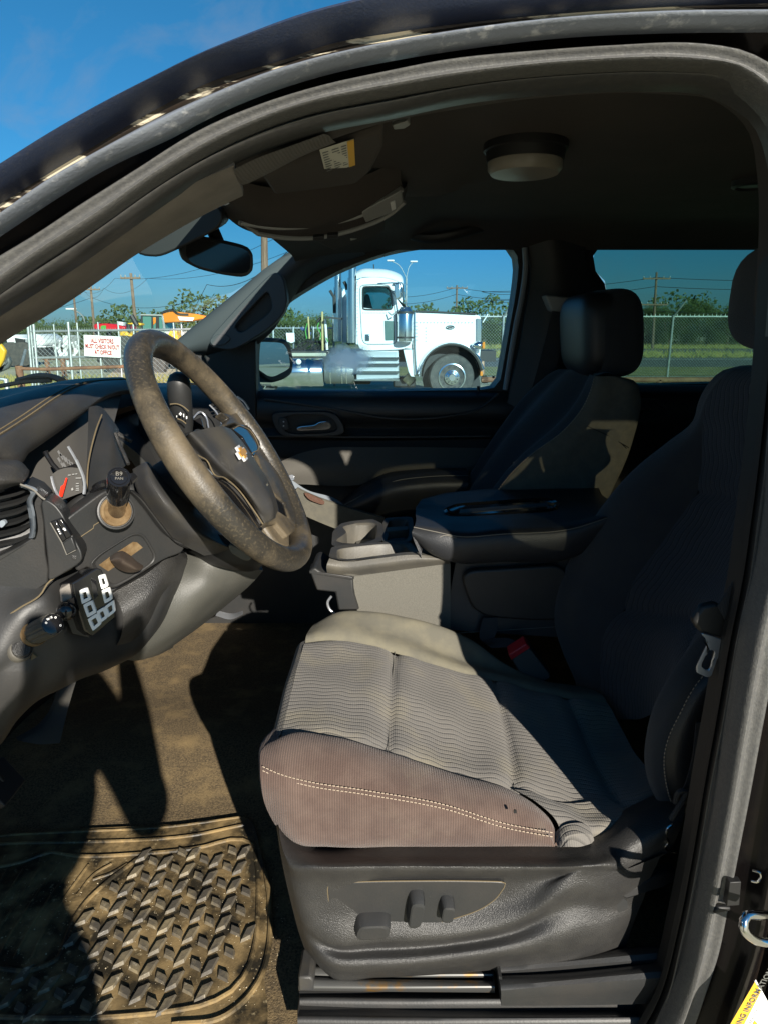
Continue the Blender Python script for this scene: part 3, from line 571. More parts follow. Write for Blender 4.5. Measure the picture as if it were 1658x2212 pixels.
# passenger door panel
m = MB(); rows = []
for vy, dy in ((845, .02), (862, -.02), (900, -.03), (925, .0), (940, -.02), (960, .02), (1040, .035), (1100, .03), (1180, .02), (1300, .02), (1500, .03)):
    rows.append([P(u, vy + (10 if 0 else 0), 2.30 + dy) for u in (420, 560, 700, 850, 1000, 1100, 1300, 1700, 2200)])
m.sheet(rows, 40, 4, thick=(0, .06, 0)); DP = part('passenger_door', m, M['plas2'], label='black passenger door panel with chrome handle')
m = MB(); ring(m, cr(L([(606, 905), (630, 896), (700, 896), (720, 906), (732, 928), (710, 936), (625, 938), (610, 925)], 2.24), 40, True), cr(L([(584, 896), (600, 890), (715, 889), (733, 902), (748, 932), (735, 941), (612, 945), (594, 925)], 2.24), 40, True), (0, .05, 0), 40); part('handle_bezel', m, M['plas'], DP, bev=.002)
m = MB().prism(L([(604, 896), (722, 894), (738, 936), (614, 940)], 2.262), (0, .004, 0)); part('handle_cup', m, M['rubber'], DP)
m = MB(); m.prism(cr(L([(638, 927), (645, 921), (680, 918), (688, 911), (712, 909), (716, 922), (712, 928), (680, 929), (645, 931)], 2.225), 36, True), (0, .018, 0)); part('door_handle', m, M['chrome'], DP, bev=.003, seg=3)
m = MB().prism(cr(L([(599, 903), (620, 902), (626, 928), (608, 930)], 2.235), 16, True), (0, .01, 0)); part('lock_switch', m, M['plas'], DP, bev=.002)
m = MB(); 
for vv in (911, 920): m.blob(P(613, vv, 2.232), (.0025, .001, .0025))
part('switch_mark', m, M['white'], DP)
# cloth insert in the door and its curved edge
m = MB().sheet([L([(480, 945, 2.27), (620, 950, 2.27), (760, 952, 2.27), (1090, 948, 2.27)]), L([(480, 990, 2.25), (600, 985, 2.25), (760, 970, 2.25), (1080, 985, 2.25)]), L([(480, 1030, 2.27), (610, 1005, 2.27), (760, 990, 2.27), (1060, 1040, 2.27)])], 24, 6); part('door_insert', m, mat('door_cloth', (.022, .021, .020), .9, bump=.3, bscale=800), DP)
m = MB().sheet([L([(560, 1012, 2.24), (600, 1000, 2.24), (640, 982, 2.24), (700, 968, 2.24), (800, 966, 2.24), (1070, 968, 2.24)]), L([(560, 1030, 2.215), (620, 1020, 2.215), (700, 1010, 2.215), (800, 1010, 2.215), (1050, 1010, 2.215)]), L([(560, 1050, 2.23), (640, 1046, 2.23), (740, 1050, 2.23), (850, 1040, 2.23), (1030, 1045, 2.23)])], 30, 6); part('door_pad', m, mat('door_pad_cloth', (.075, .07, .06), .85, bump=.3, bscale=800), DP, label='pale padded door panel')
m = MB().sheet([L([(735, 1092, 2.16), (775, 1060, 2.15), (828, 1032, 2.14), (900, 1022, 2.13), (1010, 1018, 2.13)]), L([(738, 1104, 2.12), (790, 1080, 2.10), (840, 1058, 2.09), (920, 1046, 2.09), (1010, 1044, 2.09)]), L([(742, 1125, 2.16), (800, 1120, 2.14), (860, 1112, 2.14), (930, 1105, 2.14), (1010, 1100, 2.14)])], 26, 6, thick=(0, .06, 0)); part('door_armrest', m, M['vinyl'], DP)
m = MB().tube(cr(L([(738, 1094, 2.135), (790, 1066, 2.12), (850, 1040, 2.112), (920, 1030, 2.105), (1010, 1027, 2.105)]), 40), .0012, 5); part('stitching', m, M['threadd'], DP)
m = MB().sheet([L([(628, 1034, 2.2), (660, 1056, 2.18), (730, 1080, 2.16), (740, 1088, 2.15)]), L([(622, 1046, 2.17), (655, 1066, 2.15), (720, 1092, 2.13), (745, 1100, 2.13)])], 16, 1, thick=(0, .01, -.01)); part('switch_panel', m, M['bluegrey'], DP, bev=.002)
m = MB().prism(cr(L([(620, 1028, 2.17), (632, 1024, 2.17), (638, 1030, 2.165), (628, 1036, 2.165)]), 12, True), (0, .01, -.008)); part('window_switch', m, M['satin'], DP, bev=.001)
m = MB().sheet([L([(642, 1055, 2.12), (668, 1068, 2.11), (735, 1092, 2.1), (830, 1120, 2.09)]), L([(610, 1090, 2.14), (650, 1110, 2.13), (720, 1140, 2.12), (820, 1170, 2.1)])], 20, 1, thick=(0, .02, 0)); part('door_pocket', m, M['clothg'], DP)
m = MB().prism(cr(L([(655, 1064, 2.105), (668, 1066, 2.105), (702, 1082, 2.1), (700, 1092, 2.1), (668, 1080, 2.1)]), 20, True), (0, .006, 0)); part('courtesy_reflector', m, M['redstrip'], DP)
m = MB().tube(cr([P(572, 862, 2.27), P(700, 880, 2.262), P(860, 905, 2.262), P(960, 900, 2.262), P(1040, 880, 2.262), P(1075, 850, 2.27)], 30), .004, 6); part('panel_crease', m, M['plas'], DP)
m = MB(); m.tube(cr([P(572, 942, 2.27), P(820, 944, 2.262), P(1060, 942, 2.262)], 20), .004, 6); part('panel_crease', m, M['plas'], DP)
m = MB(); 
for (x, y, w_) in ((1045, 812, 12), (1046, 816, 14), (1048, 820, 10), (1046, 826, 13)): m.add([P(x - w_ / 2, y, 2.366), P(x + w_ / 2, y, 2.366), P(x + w_ / 2, y + 1.6, 2.366), P(x - w_ / 2, y + 1.6, 2.366)], [(0, 1, 2, 3)])
m.add([P(1062, 812, 2.366), P(1067, 812, 2.366), P(1067, 817, 2.366), P(1062, 817, 2.366)], [(0, 1, 2, 3)]); part('glass_print', m, M['print_'], FD)
m = MB().tube([P(1032, 846, 2.31), P(1032, 834, 2.31)], .005, 8); part('lock_pin', m, M['rubber'], DP)
# rear far door
m = MB().sheet([[P(u, 832, 2.31) for u in (1290, 1500, 1800, 2300)], [P(u, 850, 2.27) for u in (1290, 1500, 1800, 2300)], [P(u, 1000, 2.29) for u in (1290, 1500, 1800, 2300)], [P(u, 1500, 2.29) for u in (1100, 1500, 1800, 2300)]], 20, 4, thick=(0, .06, 0)); RDP = part('rear_passenger_door', m, M['plas2'])
m = MB().prism(L([(1366, 893), (1378, 890), (1388, 884), (1406, 883), (1403, 887), (1391, 889), (1382, 896), (1368, 898)], 2.23), (0, .012, 0)); part('door_handle', m, M['chrome'], RDP, bev=.001)
ring(m := MB(), cr(L([(1345, 885), (1375, 868), (1420, 868), (1440, 890), (1410, 905), (1360, 910)], 2.245), 24, True), cr(L([(1338, 882), (1372, 862), (1425, 862), (1447, 890), (1412, 911), (1355, 916)], 2.245), 24, True), (0, .03, 0), 24); part('handle_bezel', m, M['plas'], RDP)
# cabin closing surfaces: back wall, near rear door, firewall, lower bodies
m = MB().box((2.32, 1.6, 1.0), (.04, 1.7, 1.3)); m.box((2.32, 1.6, 1.72), (.04, 1.7, .12)); part('tailgate', m, M['plas2'])
m = MB().sheet([[(.53, .70, 1.30), (1.0, .69, 1.30), (1.7, .70, 1.30)], [(.53, .67, 1.1), (1.0, .64, 1.1), (1.7, .66, 1.1)], [(.53, .68, .8), (1.0, .64, .8), (1.7, .66, .8)], [(.50, .72, .42), (1.0, .68, .42), (1.6, .72, .42)]], 16, 5, thick=(0, .1, 0)); RND = part('rear_door', m, M['blackpaint'], label='black rear door next to the pillar')
m = MB(); ring(m, [(.52, .72, 1.31), (.52, .74, 1.5), (.55, .78, 1.68), (.9, .79, 1.7), (1.3, .79, 1.7), (1.45, .78, 1.66), (1.5, .74, 1.5), (1.5, .72, 1.31), (1.0, .71, 1.31)], [(.47, .73, 1.27), (.47, .76, 1.5), (.47, .79, 1.77), (.9, .79, 1.78), (1.3, .79, 1.78), (1.7, .78, 1.77), (1.7, .74, 1.5), (1.7, .70, 1.27), (1.0, .70, 1.27)], (0, .06, 0), 54); part('window_frame', m, M['blackpaint'], RND)
m = MB().prism([(.5, .745, 1.3), (.5, .80, 1.7), (1.55, .80, 1.7), (1.55, .745, 1.3)], (0, .004, 0)); part('window_glass', m, glass('near_privacy_glass', (.30, .30, .26)), RND)
m = MB().box((2.0, .74, 1.05), (.66, .1, 1.5)); part('rear_quarter', m, M['blackpaint']); m = MB().box((2.0, 2.44, 1.05), (.66, .1, 1.5)); part('rear_quarter', m, M['blackpaint'])
m = MB().sheet([[(-1.1, 2.42, 1.28), (0, 2.46, 1.28), (1.0, 2.47, 1.28), (1.7, 2.46, 1.28)], [(-1.1, 2.5, 1.0), (0, 2.53, 1.0), (1.0, 2.53, 1.0), (1.7, 2.5, 1.0)], [(-1.1, 2.45, .45), (0, 2.48, .45), (1.0, 2.48, .45), (1.7, 2.45, .45)]], 16, 5); part('far_body_side', m, M['blackpaint'])
m = MB().box((-1.25, 1.6, .85), (.06, 1.7, .9)); m.box((-1.12, 1.6, .45), (.3, 1.7, .1)); part('firewall', m, M['rubber'])
m = MB().sheet([[(-2.2, .72, 1.12), (-2.3, 1.6, 1.16), (-2.2, 2.48, 1.12)], [(-1.6, .7, 1.24), (-1.6, 1.6, 1.3), (-1.6, 2.5, 1.24)], [(-1.0, .74, 1.29), (-1.05, 1.6, 1.315), (-1.0, 2.46, 1.27)]], 16, 5, thick=(0, 0, -.03)); part('hood', m, M['blackpaint'])
m = MB().box((-1.62, .72, .85), (1.2, .06, .72)); m.box((-1.62, 2.47, .85), (1.2, .06, .72)); m.box((-2.25, 1.6, .8), (.1, 1.8, .65)); part('front_fender', m, M['blackpaint'], bev=.03)
for (x, y) in ((-1.62, .78), (-1.62, 2.4), (1.45, .78), (1.45, 2.4)):
    sy = -1 if y < 1 else 1; m = MB().lathe((x, y, .39), (0, sy, 0), [(.2, -.2), (.37, -.18), (.39, -.12), (.39, .02), (.37, .06), (.25, .07)], 40); ty = part('wheel', m, M['rubber'])
    m = MB().lathe((x, y, .39), (0, sy, 0), [(.25, .0), (.25, .06), (.22, .065), (.2, .03), (.06, .05), (.05, .06), (.001, .06)], 32); part('rim', m, M['satin'], ty)
# wiper at the cowl
m = MB().tube(cr([P(40, 822, 1.95), P(90, 812, 1.9), P(118, 815, 1.88), P(135, 822, 1.86)], 12), .012, 8, ell=(.7, 1)); m.tube(cr([P(0, 834, 1.95), P(60, 824, 1.92), P(110, 822, 1.88)], 8), .006, 6); part('wiper_arm', m, M['rubber'])
# near jamb right of the weatherstrip: B pillar, striker, label
jl = [(u - 12, v) for u, v in E4[15:29]]
m = MB().sheet([[P(u, v, .742) for u, v in jl], [P(u + 60, v + 5, .72) for u, v in jl], [P(u + 95, v + 8, .70) for u, v in jl], [P(u + 120, v + 12, .735) for u, v in jl], [P(u + 260, v + 22, .70) for u, v in jl]], 40, 5, thick=(0, .02, 0)); PJ = part('pillar_jamb', m, M['blackpaint'], label='glossy black door pillar with chrome striker and yellow label')
m = MB().tube(cr([P(1668, 1976, 0.668), P(1640, 1978, 0.646), P(1606, 1986, 0.633), P(1604, 1998, 0.630), P(1625, 2028, 0.630), P(1640, 2034, 0.633), P(1680, 2036, 0.638), P(1700, 2036, 0.668)], 30), .0052, 12); part('striker', m, M['chrome'], PJ)
m = MB().tube(cr([P(1624, 1880, .705), P(1640, 1886, .70), P(1641, 1897, .70), P(1635, 1905, .70), P(1622, 1903, .705)], 16), .0014, 6); part('wire_clip', m, M['chrome'], PJ)
m = MB().prism(L([(1575, 1906, .712), (1600, 1905, .712), (1596, 1956, .712), (1568, 1958, .712)]), (0, .01, 0)); part('trim_tab', m, M['rubber'], PJ, bev=.001)
m = MB().prism(L([(1550, 1960, .714), (1578, 1961, .714), (1577, 1968, .714), (1540, 1975, .714)]), (0, .006, 0)); part('trim_tab', m, M['rubber'], PJ, bev=.002)
# tyre label
a = P(1631, 2116, .672); b = P(1672, 2190, .672); c = P(1620, 2340, .672); d = P(1530, 2290, .672)
m = MB(); m.use(M['white']).add([a, b, c, d], [(0, 1, 2, 3)])
q = lambda s, t: (a.lerp(b, s)).lerp(d.lerp(c, s), t) + Vector((0, -.0006, 0))
m.use(M['yellow']).add([q(.0, .02), q(.3, .02), q(.3, 1), q(0, 1)], [(0, 1, 2, 3)])
xd = (a - d); yd = Vector((xd.z, 0, -xd.x))
if yd.dot(b - a) > 0: yd = -yd
m.use(M['print_']).text('TIRE AND LOADING INFORMATION', q(.17, .42) + Vector((0, -.0006, 0)), xd, -yd if 0 else yd, .0105, .0004, bold=.015)
m.use(M['print_']).text('SEATING CAPACITY', q(.42, .40), xd, yd, .006, .0004)
m.use(M['yellow']).add([q(.5, .3), q(.9, .3), q(.9, .75), q(.5, .75)], [(0, 1, 2, 3)])
m.use(M['print_']).text('SEE OWNERS\nMANUAL FOR\nINFORMATION', q(.7, .5) + Vector((0, -.0006, 0)), xd, yd, .005, .0004)
part('tyre_label', m, None, PJ)
m = MB().sheet([L([(1652, 820, .80), (1640, 965, .80), (1624, 1045, .80), (1622, 1122, .80)]), L([(1700, 820, .80), (1680, 965, .80), (1655, 1045, .80), (1624, 1128, .80)])], 16, 1, thick=(0, .005, 0)); part('pillar_trim', m, M['bluegrey'])
m = MB().sheet([L([(1700, 1100, .88), (1640, 1290, .88), (1600, 1480, .88), (1585, 1600, .88), (1560, 1750, .88), (1520, 1860, .88)]), L([(1800, 1100, .80), (1720, 1290, .80), (1680, 1480, .80), (1660, 1600, .80), (1640, 1750, .80), (1620, 1860, .8)])], 20, 1, thick=(0, .01, 0)); part('pillar_lower_trim', m, M['rubber'])
# ---------------------------------------------------------------- dashboard
zA = lambda pts: [(.2231 * p[0], 986.4 + .2231 * p[1], *p[2:]) for p in pts]
zB = lambda pts: [(.2479 * p[0], 739.8 + .2479 * p[1], *p[2:]) for p in pts]
zC = lambda pts: [(369.9 + .1983 * p[0], 739.8 + .1983 * p[1], *p[2:]) for p in pts]
z7 = lambda pts: [(.347 * p[0], 1069 + .347 * p[1], *p[2:]) for p in pts]
# far flat top of the dash, out to the cowl
m = MB()
m.sheet([[(-1.0, .82, 1.325), (-1.05, 1.5, 1.335), (-1.0, 2.26, 1.315)], [(-.8, .82, 1.345), (-.82, 1.5, 1.358), (-.8, 2.26, 1.335)], [(-.62, .84, 1.35), (-.6, 1.5, 1.36), (-.62, 2.28, 1.335)]], 20, 5, thick=(0, 0, -.03))
DASH = part('dashboard', m, M['dash'], label='grained black dashboard with stitched cluster hood')
# hood over the cluster
seam = L(zB([(-500, 1080, .80), (0, 800, .90), (250, 640, .98), (450, 500, 1.05), (620, 400, 1.14), (760, 350, 1.24), (900, 330, 1.36), (1150, 318, 1.46)]))
crest = L(zB([(-500, 1240, .78), (0, 950, .86), (250, 810, .94), (500, 670, 1.02), (700, 560, 1.10), (850, 460, 1.2), (1000, 400, 1.3), (1180, 385, 1.42)]))
lip = L(zB([(-500, 1330, .79), (0, 1040, .87), (90, 1068, .88), (270, 950, .95), (500, 790, 1.03), (720, 630, 1.12), (860, 520, 1.2), (1000, 460, 1.3), (1180, 430, 1.42)]))
back = [PX(u, v, -.66) for u, v in ((-400, 950), (0, 832), (120, 826), (220, 822), (300, 820))]
back = [Vector((-.72, .80, 1.352)), Vector((-.72, .95, 1.368)), Vector((-.72, 1.1, 1.38)), Vector((-.72, 1.3, 1.385)), Vector((-.72, 1.5, 1.375))]
A_ = cr(back, 60); B_ = cr(seam, 60); C_ = cr(crest, 60); D_ = cr(lip, 60)
m = MB().sheet([off(A_, (-.03, 0, -.03)), A_, mid(A_, B_, .5, (0, 0, .006)), mid(A_, B_, .97), mid(A_, B_, .995, (0, 0, -.003)), B_, mid(B_, C_, .04), mid(B_, C_, .55, (0, -.002, .006)), C_, mid(C_, D_, .5, (.004, -.002, 0)), D_, off(D_, (-.02, .012, -.004)), off(D_, (-.12, .01, .02))], 70, 5)
part('cluster_hood', m, M['dash'], DASH)
m = MB(); m.tube(off(mid(A_, B_, .96), (0, -.0006, .0012)), .0011, 5); m.tube(off(mid(B_, C_, .05), (0, -.0006, .0012)), .0012, 5); part('stitching', m, M['dirtseam'], DASH)
# cluster: bezel shell, trim, lens, gauges
bz_t = L(zB([(60, 1060, .93), (250, 960, 1.0), (500, 790, 1.08), (760, 600, 1.17), (900, 500, 1.25), (1150, 440, 1.4)])); bz_b = L(zB([(140, 1260, .92), (300, 1420, .935), (560, 1440, .95), (760, 1300, 1.0), (900, 1200, 1.05), (1060, 1100, 1.1)]))
m = MB().sheet([off(cr(bz_t, 30), (-.02, 0, 0)), mid(cr(bz_t, 30), cr(bz_b, 30), .5, (-.025, 0, 0)), off(cr(bz_b, 30), (-.02, 0, 0))], 30, 8); IC = part('instrument_cluster', m, M['gauge'], label='gauge cluster with a red fuel needle')
m = MB().sheet([L(zB([(775, 560, 1.14), (880, 560, 1.17), (1000, 700, 1.18), (1040, 760, 1.17)])), L(zB([(760, 1000, 1.04), (860, 960, 1.06), (1000, 800, 1.12), (1020, 820, 1.14)])), L(zB([(740, 1320, .965), (860, 1300, .99), (960, 1200, 1.02), (1110, 1060, 1.09)]))], 16, 8); part('cluster_trim', m, M['plas2'], IC)
m = MB().tube(cr(L(zB([(760, 1310, .955), (765, 1120, .985), (785, 980, 1.02), (840, 760, 1.07), (890, 630, 1.12)])), 20), .0012, 6); part('trim_seam', m, M['dirtseam'], IC)
m = MB().tube(cr(L(zB([(1000, 770, 1.24), (1040, 800, 1.24), (1110, 840, 1.24), (1150, 860, 1.24)])), 20), .004, 6); part('cluster_trim', m, M['plas'], IC)
m = MB().tube(cr(L(zB([(1008, 790, 1.1), (1040, 880, 1.09), (1090, 990, 1.07), (1120, 1060, 1.06)])), 20), .003, 6); part('cluster_trim', m, M['plas'], IC)
m = MB(); fu = lambda x, y, d=0: P(*zA([(x, y)])[0], .91 + d)
GP = .93
# gauge plane pieces
m.tube(cr([fu(*q) for q in ((500, 190), (510, 240), (540, 330), (590, 420))], 20), .0018, 6); m.tube(cr([fu(*q) for q in ((740, 30), (780, 120), (810, 200), (822, 290), (815, 360))], 20), .0022, 6); part('gauge_ring', m, M['satin'], IC)
m = MB(); a = cr([fu(500, 185), fu(560, 140), fu(700, 110), (fu(780, 120))], 14); b = cr([fu(590, 430), fu(700, 390), fu(780, 360), fu(815, 350)], 14); m.sheet([off(a, (-.002, .004, 0)), off(b, (-.002, .004, 0))], 14, 1); part('fuel_gauge', m, M['gauge'], IC)
m = MB().prism([fu(640, 205, -.004), fu(650, 215, -.004), (fu(628, 300, -.004)), fu(602, 392, -.004), fu(574, 375, -.004), fu(590, 290, -.004), fu(618, 270, -.004)], (0, .002, 0)); part('needle', m, M['redn'], IC)
m = MB(); m.prism([fu(690, 312), fu(705, 300), fu(712, 322), fu(698, 330)], (0, .001, 0))
for (x, y, l) in ((660, 176, 26), (700, 168, 22), (730, 165, 20), (735, 205, 55), (738, 258, 26), (735, 282, 30), (738, 304, 28), (735, 322, 32)):
    m.prism([fu(x, y), fu(x + l, y - 2), fu(x + l, y + 6), fu(x, y + 7)], (0, .001, 0))
part('gauge_marks', m, mat('dim_print', (.28, .28, .27), .6), IC); m = MB()
for (x, y) in ((500, 950), (520, 975), (545, 995), (565, 1010), (590, 1030), (615, 1050), (500, 1010), (520, 1040), (545, 1055)):
    p = P(*zB([(x, y)])[0], .955); m.add([p, p + Vector((.0025, 0, .002)), p + Vector((.006, 0, -.006)), p + Vector((.0035, 0, -.008))], [(0, 1, 2, 3)])
part('dial_marks', m, mat('faint_print', (.11, .11, .11), .6), IC)
m = MB().prism([fu(766, 98), fu(778, 100), fu(774, 122), fu(764, 118)], (0, .001, 0)); part('warning_mark', m, M['redn'], IC)
m = MB(); g2 = lambda x, y: P(*zB([(x, y)])[0], .93)
m.tube([g2(395, 945), g2(415, 990), g2(460, 1060), g2(520, 1125)], .0035, 8); m.tube([g2(520, 1125), g2(600, 1105), g2(665, 1080)], .0042, 8); part('trip_stem', m, M['piano'], IC)
m = MB().prism([g2(585, 1085), g2(655, 1070), g2(662, 1095), g2(590, 1112)], (0, .001, 0)); part('trip_button', m, M['dusty'], IC)
m = MB(); a = cr([P(*q, .945) for q in zB([(595, 905), (640, 980), (680, 1060), (700, 1130), (730, 1230)])], 20); m.tube(a, .002, 6); part('gauge_ring', m, M['satin'], IC)
# lower dash skin: the broad dark panel that runs from the left edge to the column surround
r0 = zA([(-500, 900, .84), (0, 760, .87), (250, 640, .89), (400, 430, .90), (560, 480, .93), (640, 620, .95), (900, 420, .99), (1180, 300, 1.00), (1340, 320, 1.02), (1420, 470, 1.05), (1658, 740, 1.1), (1800, 800, 1.14)])
r1 = zA([(-500, 1200, .83), (0, 1100, .85), (300, 1000, .87), (460, 1000, .88), (640, 900, .93), (800, 800, .945), (1000, 720, .96), (1180, 700, .97), (1330, 700, .99), (1440, 800, 1.02), (1600, 880, 1.08), (1800, 950, 1.15)])
r2 = zA([(-500, 1400, .825), (0, 1340, .84), (200, 1290, .85), (440, 1240, .87), (700, 1120, .92), (900, 1180, .935), (1080, 1300, .94), (1240, 1220, .96), (1380, 1140, .98), (1520, 1030, 1.02), (1640, 950, 1.08), (1800, 960, 1.15)])
r3 = z7([(-200, 900, .82), (0, 800, .83), (140, 720, .84), (280, 640, .86), (420, 760, .88), (560, 700, .92), (700, 640, .95), (800, 590, .97), (880, 530, .99), (960, 470, 1.02), (1080, 385, 1.07), (1165, 370, 1.1)])
r4 = z7([(-200, 1150, .81), (0, 1040, .815), (120, 1000, .83), (260, 980, .85), (420, 980, .87), (560, 960, .90), (680, 920, .93), (800, 830, .96), (900, 740, .98), (1000, 640, 1.0), (1110, 500, 1.05), (1165, 400, 1.1)])
r5 = z7([(-200, 1300, .82), (60, 1110, .82), (160, 1110, .83), (260, 1150, .85), (380, 1150, .87), (500, 1110, .90), (640, 1060, .93), (760, 1000, .96), (860, 930, .98), (960, 830, 1.0), (1080, 640, 1.05), (1170, 430, 1.1)])
r6 = z7([(-200, 1700, .86), (0, 1560, .86), (130, 1380, .86), (240, 1280, .87), (380, 1210, .89), (500, 1150, .92), (640, 1100, .95), (760, 1045, .98), (830, 1010, 1.0), (960, 870, 1.03), (1090, 680, 1.07), (1180, 440, 1.12)])
RR = [cr(L(r), 90) for r in (r0, r1, r2, r3, r4, r5, r6)]
for k_, d_ in ((0, .03), (1, .035), (2, .02)): RR[k_] = off(RR[k_], (0, d_, 0))
m = MB().sheet([off(RR[0], (-.03, .03, .0))] + RR + [off(RR[-1], (-.03, .06, -.01))], 90, 5); part('lower_dash_panel', m, M['plas2'], DASH)
# column surround panel, bevelled, with its bright rolled edge
cs = zA([(620, 620), (820, 470), (1010, 330), (1180, 300), (1290, 370), (1400, 500), (1500, 640), (1600, 760), (1800, 850), (1770, 930), (1600, 990), (1440, 1090), (1300, 1180), (1080, 1300), (1000, 1180), (850, 1060), (760, 1130), (700, 1020), (790, 980), (760, 850), (680, 700)])
def Yc(u): return .872 + max(0, u - 130) * .00052
m = MB().prism(cr([P(u, v, Yc(u) - .012) for u, v in cs], 90, True), (-.02, .03, 0)); SP = part('column_panel', m, M['plas2'], CAR, bev=.004, seg=3)
m = MB().sheet([[P(u, v, Yc(u) - .010) for u, v in zA([(1230, 330), (1300, 400), (1420, 540), (1540, 700), (1660, 800), (1790, 860)])], [P(u, v, Yc(u) - .022) for u, v in zA([(1260, 330), (1345, 400), (1460, 540), (1590, 710), (1700, 830), (1800, 880)])], [P(u, v, Yc(u) + .01) for u, v in zA([(1290, 320), (1385, 400), (1490, 550), (1630, 720), (1740, 850), (1830, 890)])]], 30, 6); part('panel_edge', m, M['plas2'], SP)
m = MB().tube([P(u, v, Yc(u) - .0125) for u, v in zA([(750, 800), (905, 695), (912, 665), (985, 620)])], .0007, 4); part('panel_seam', m, M['dirtseam'], SP)
# stalk (tilt lever) growing out of a dirty ring
b0 = P(*zA([(1130, 560)])[0], .91); t0 = P(*zA([(1155, 190)])[0], .825); ax = (t0 - b0)
pn = Vector((.55, -.8, .25)).normalized()
m = MB().lathe(P(*zA([(1125, 530)])[0], .897), pn, [(.024, -.012), (.0252, 0), (.0245, .003), (.0225, .0035), (.0215, .001), (.02, .001)], 40); RG = part('lever_ring', m, M['plas2'], SP)
m = MB().lathe(P(*zA([(1125, 530)])[0], .897), pn, [(.021, .0005), (.0195, .0030), (.0165, .0035), (.013, .0012), (.002, .001)], 32); part('dirt_boot', m, M['rustring'], SP)
m = MB().lathe(b0, ax, [(.0115, -.004), (.0115, ax.length * .40), (.0125, ax.length * .42), (.0133, ax.length * .5), (.0133, ax.length * .56), (.0140, ax.length * .60), (.0142, ax.length * .96), (.0135, ax.length * .985), (.0125, ax.length * .985), (.0122, ax.length * .975), (.0105, ax.length * .975), (.0100, ax.length * .99), (.001, ax.length * 1.0)], 40); LV = part('column_lever', m, M['piano'], CAR, label='stubby black lever with an engraved round end')
m = MB(); xd = Vector((1, .1, .12)); yd = ax.cross(xd).cross(ax) if 0 else Vector((-.15, 0, 1)); zdn = ax.normalized(); xd = (xd - zdn * xd.dot(zdn)).normalized(); yd = zdn.cross(xd)
m.text('B9', t0 + zdn * .0004 + yd * .0028, xd, yd, .008, .0006); m.text('PAN', t0 + zdn * .0004 - yd * .0036, xd, yd, .005, .0006); part('engraving', m, M['threadd'], LV)
m = MB().tube(cr(L(zA([(630, 560, .93), (660, 500, .925), (760, 420, .925), (900, 360, .93), (1000, 320, .93)])), 20), .0055, 8, ell=(1, .7)); part('panel_gasket', m, M['rubber'], SP)
m = MB().tube(cr(L(zA([(910, 340, .93), (930, 310, .925), (990, 270, .92), (1030, 260, .92)])), 12), .006, 8); m.tube(L(zA([(1250, 240, .90), (1300, 190, .91)])), .006, 8); part('lever_bracket', m, M['piano'], SP)
# steering column shroud
m = MB().sheet([L(zA([(1290, 130, 1.0), (1330, 330, .98), (1440, 500, .98), (1640, 760, 1.0), (1980, 960, 1.06)])), L(zA([(1420, 60, .99), (1470, 260, .955), (1600, 460, .955), (1800, 700, .985), (2200, 930, 1.06)])), L(zA([(1500, 130, 1.03), (1640, 330, 1.0), (1800, 500, 1.0), (2050, 760, 1.04), (2550, 990, 1.1)])), L(zA([(1560, 60, 1.15), (1700, 200, 1.15), (1900, 400, 1.15), (2150, 700, 1.15), (2500, 900, 1.15)]))], 24, 7, thick=(-.003, .006, 0)); part('column_shroud', m, M['hub'], DASH, label='grey steering column shroud')
m = MB().sheet([L([(440, 1166, 1.07), (500, 1180, 1.05), (560, 1205, 1.06), (570, 1215, 1.1)]), L([(420, 1185, 1.09), (480, 1215, 1.06), (550, 1225, 1.07), (565, 1222, 1.1)]), L([(395, 1195, 1.14), (470, 1225, 1.13), (540, 1234, 1.13), (562, 1230, 1.14)])], 16, 5, thick=(-.01, .02, .01)); part('column_shroud', m, M['rubber'], DASH)
m = MB().prism(cr(L([(492, 1175), (505, 1178), (545, 1202), (540, 1212), (525, 1211), (497, 1194)], 1.04), 24, True), (0, .015, 0)); part('tilt_lever', m, M['clothg'], DASH, bev=.003)
# parking-brake style release in its scoop
m = MB(); a = cr([P(u, v, Yc(u) - .017) for u, v in zA([(860, 1050), (960, 950), (1150, 830), (1290, 745), (1380, 745), (1430, 800), (1540, 1000), (1300, 1170), (1080, 1290), (980, 1170)])], 50, True); b = [p + Vector((-.001, .0035, 0)) + (sum(a, Vector()) / 50 - p) * .12 for p in a]
ring(m, b, a, (-.001, .004, 0), 50); part('release_scoop', m, M['plas2'], SP, bev=.0015)
m = MB().prism(b, (-.001, .003, 0)); part('scoop_floor', m, M['plas2'], SP)
m = MB().prism([P(u, v, Yc(u) - .0145) for u, v in zA([(960, 1050), (1060, 975), (1290, 825), (1330, 830), (1385, 880), (1240, 985), (1050, 1110)])], (-.001, .003, 0)); part('dirty_slot', m, M['rustring'], SP)
m = MB().sheet([[P(u, v, y) for u, v, y in zA([(1062, 985, .905), (1110, 950, .90), (1180, 930, .90), (1240, 960, .90), (1320, 1030, .90), (1388, 1075, .91)])], [P(u, v, y) for u, v, y in zA([(1075, 1010, .89), (1140, 1000, .885), (1190, 1010, .88), (1250, 1040, .885), (1310, 1080, .89), (1375, 1092, .905)])], [P(u, v, y) for u, v, y in zA([(1090, 1035, .90), (1130, 1075, .895), (1180, 1105, .895), (1250, 1122, .895), (1320, 1118, .90), (1370, 1102, .91)])]], 20, 6, thick=(-.002, .008, 0)); part('release_lever', m, mat('brown_plastic', (.05, .038, .03), .35, bump=.1), SP, label='brown hook shaped release lever')
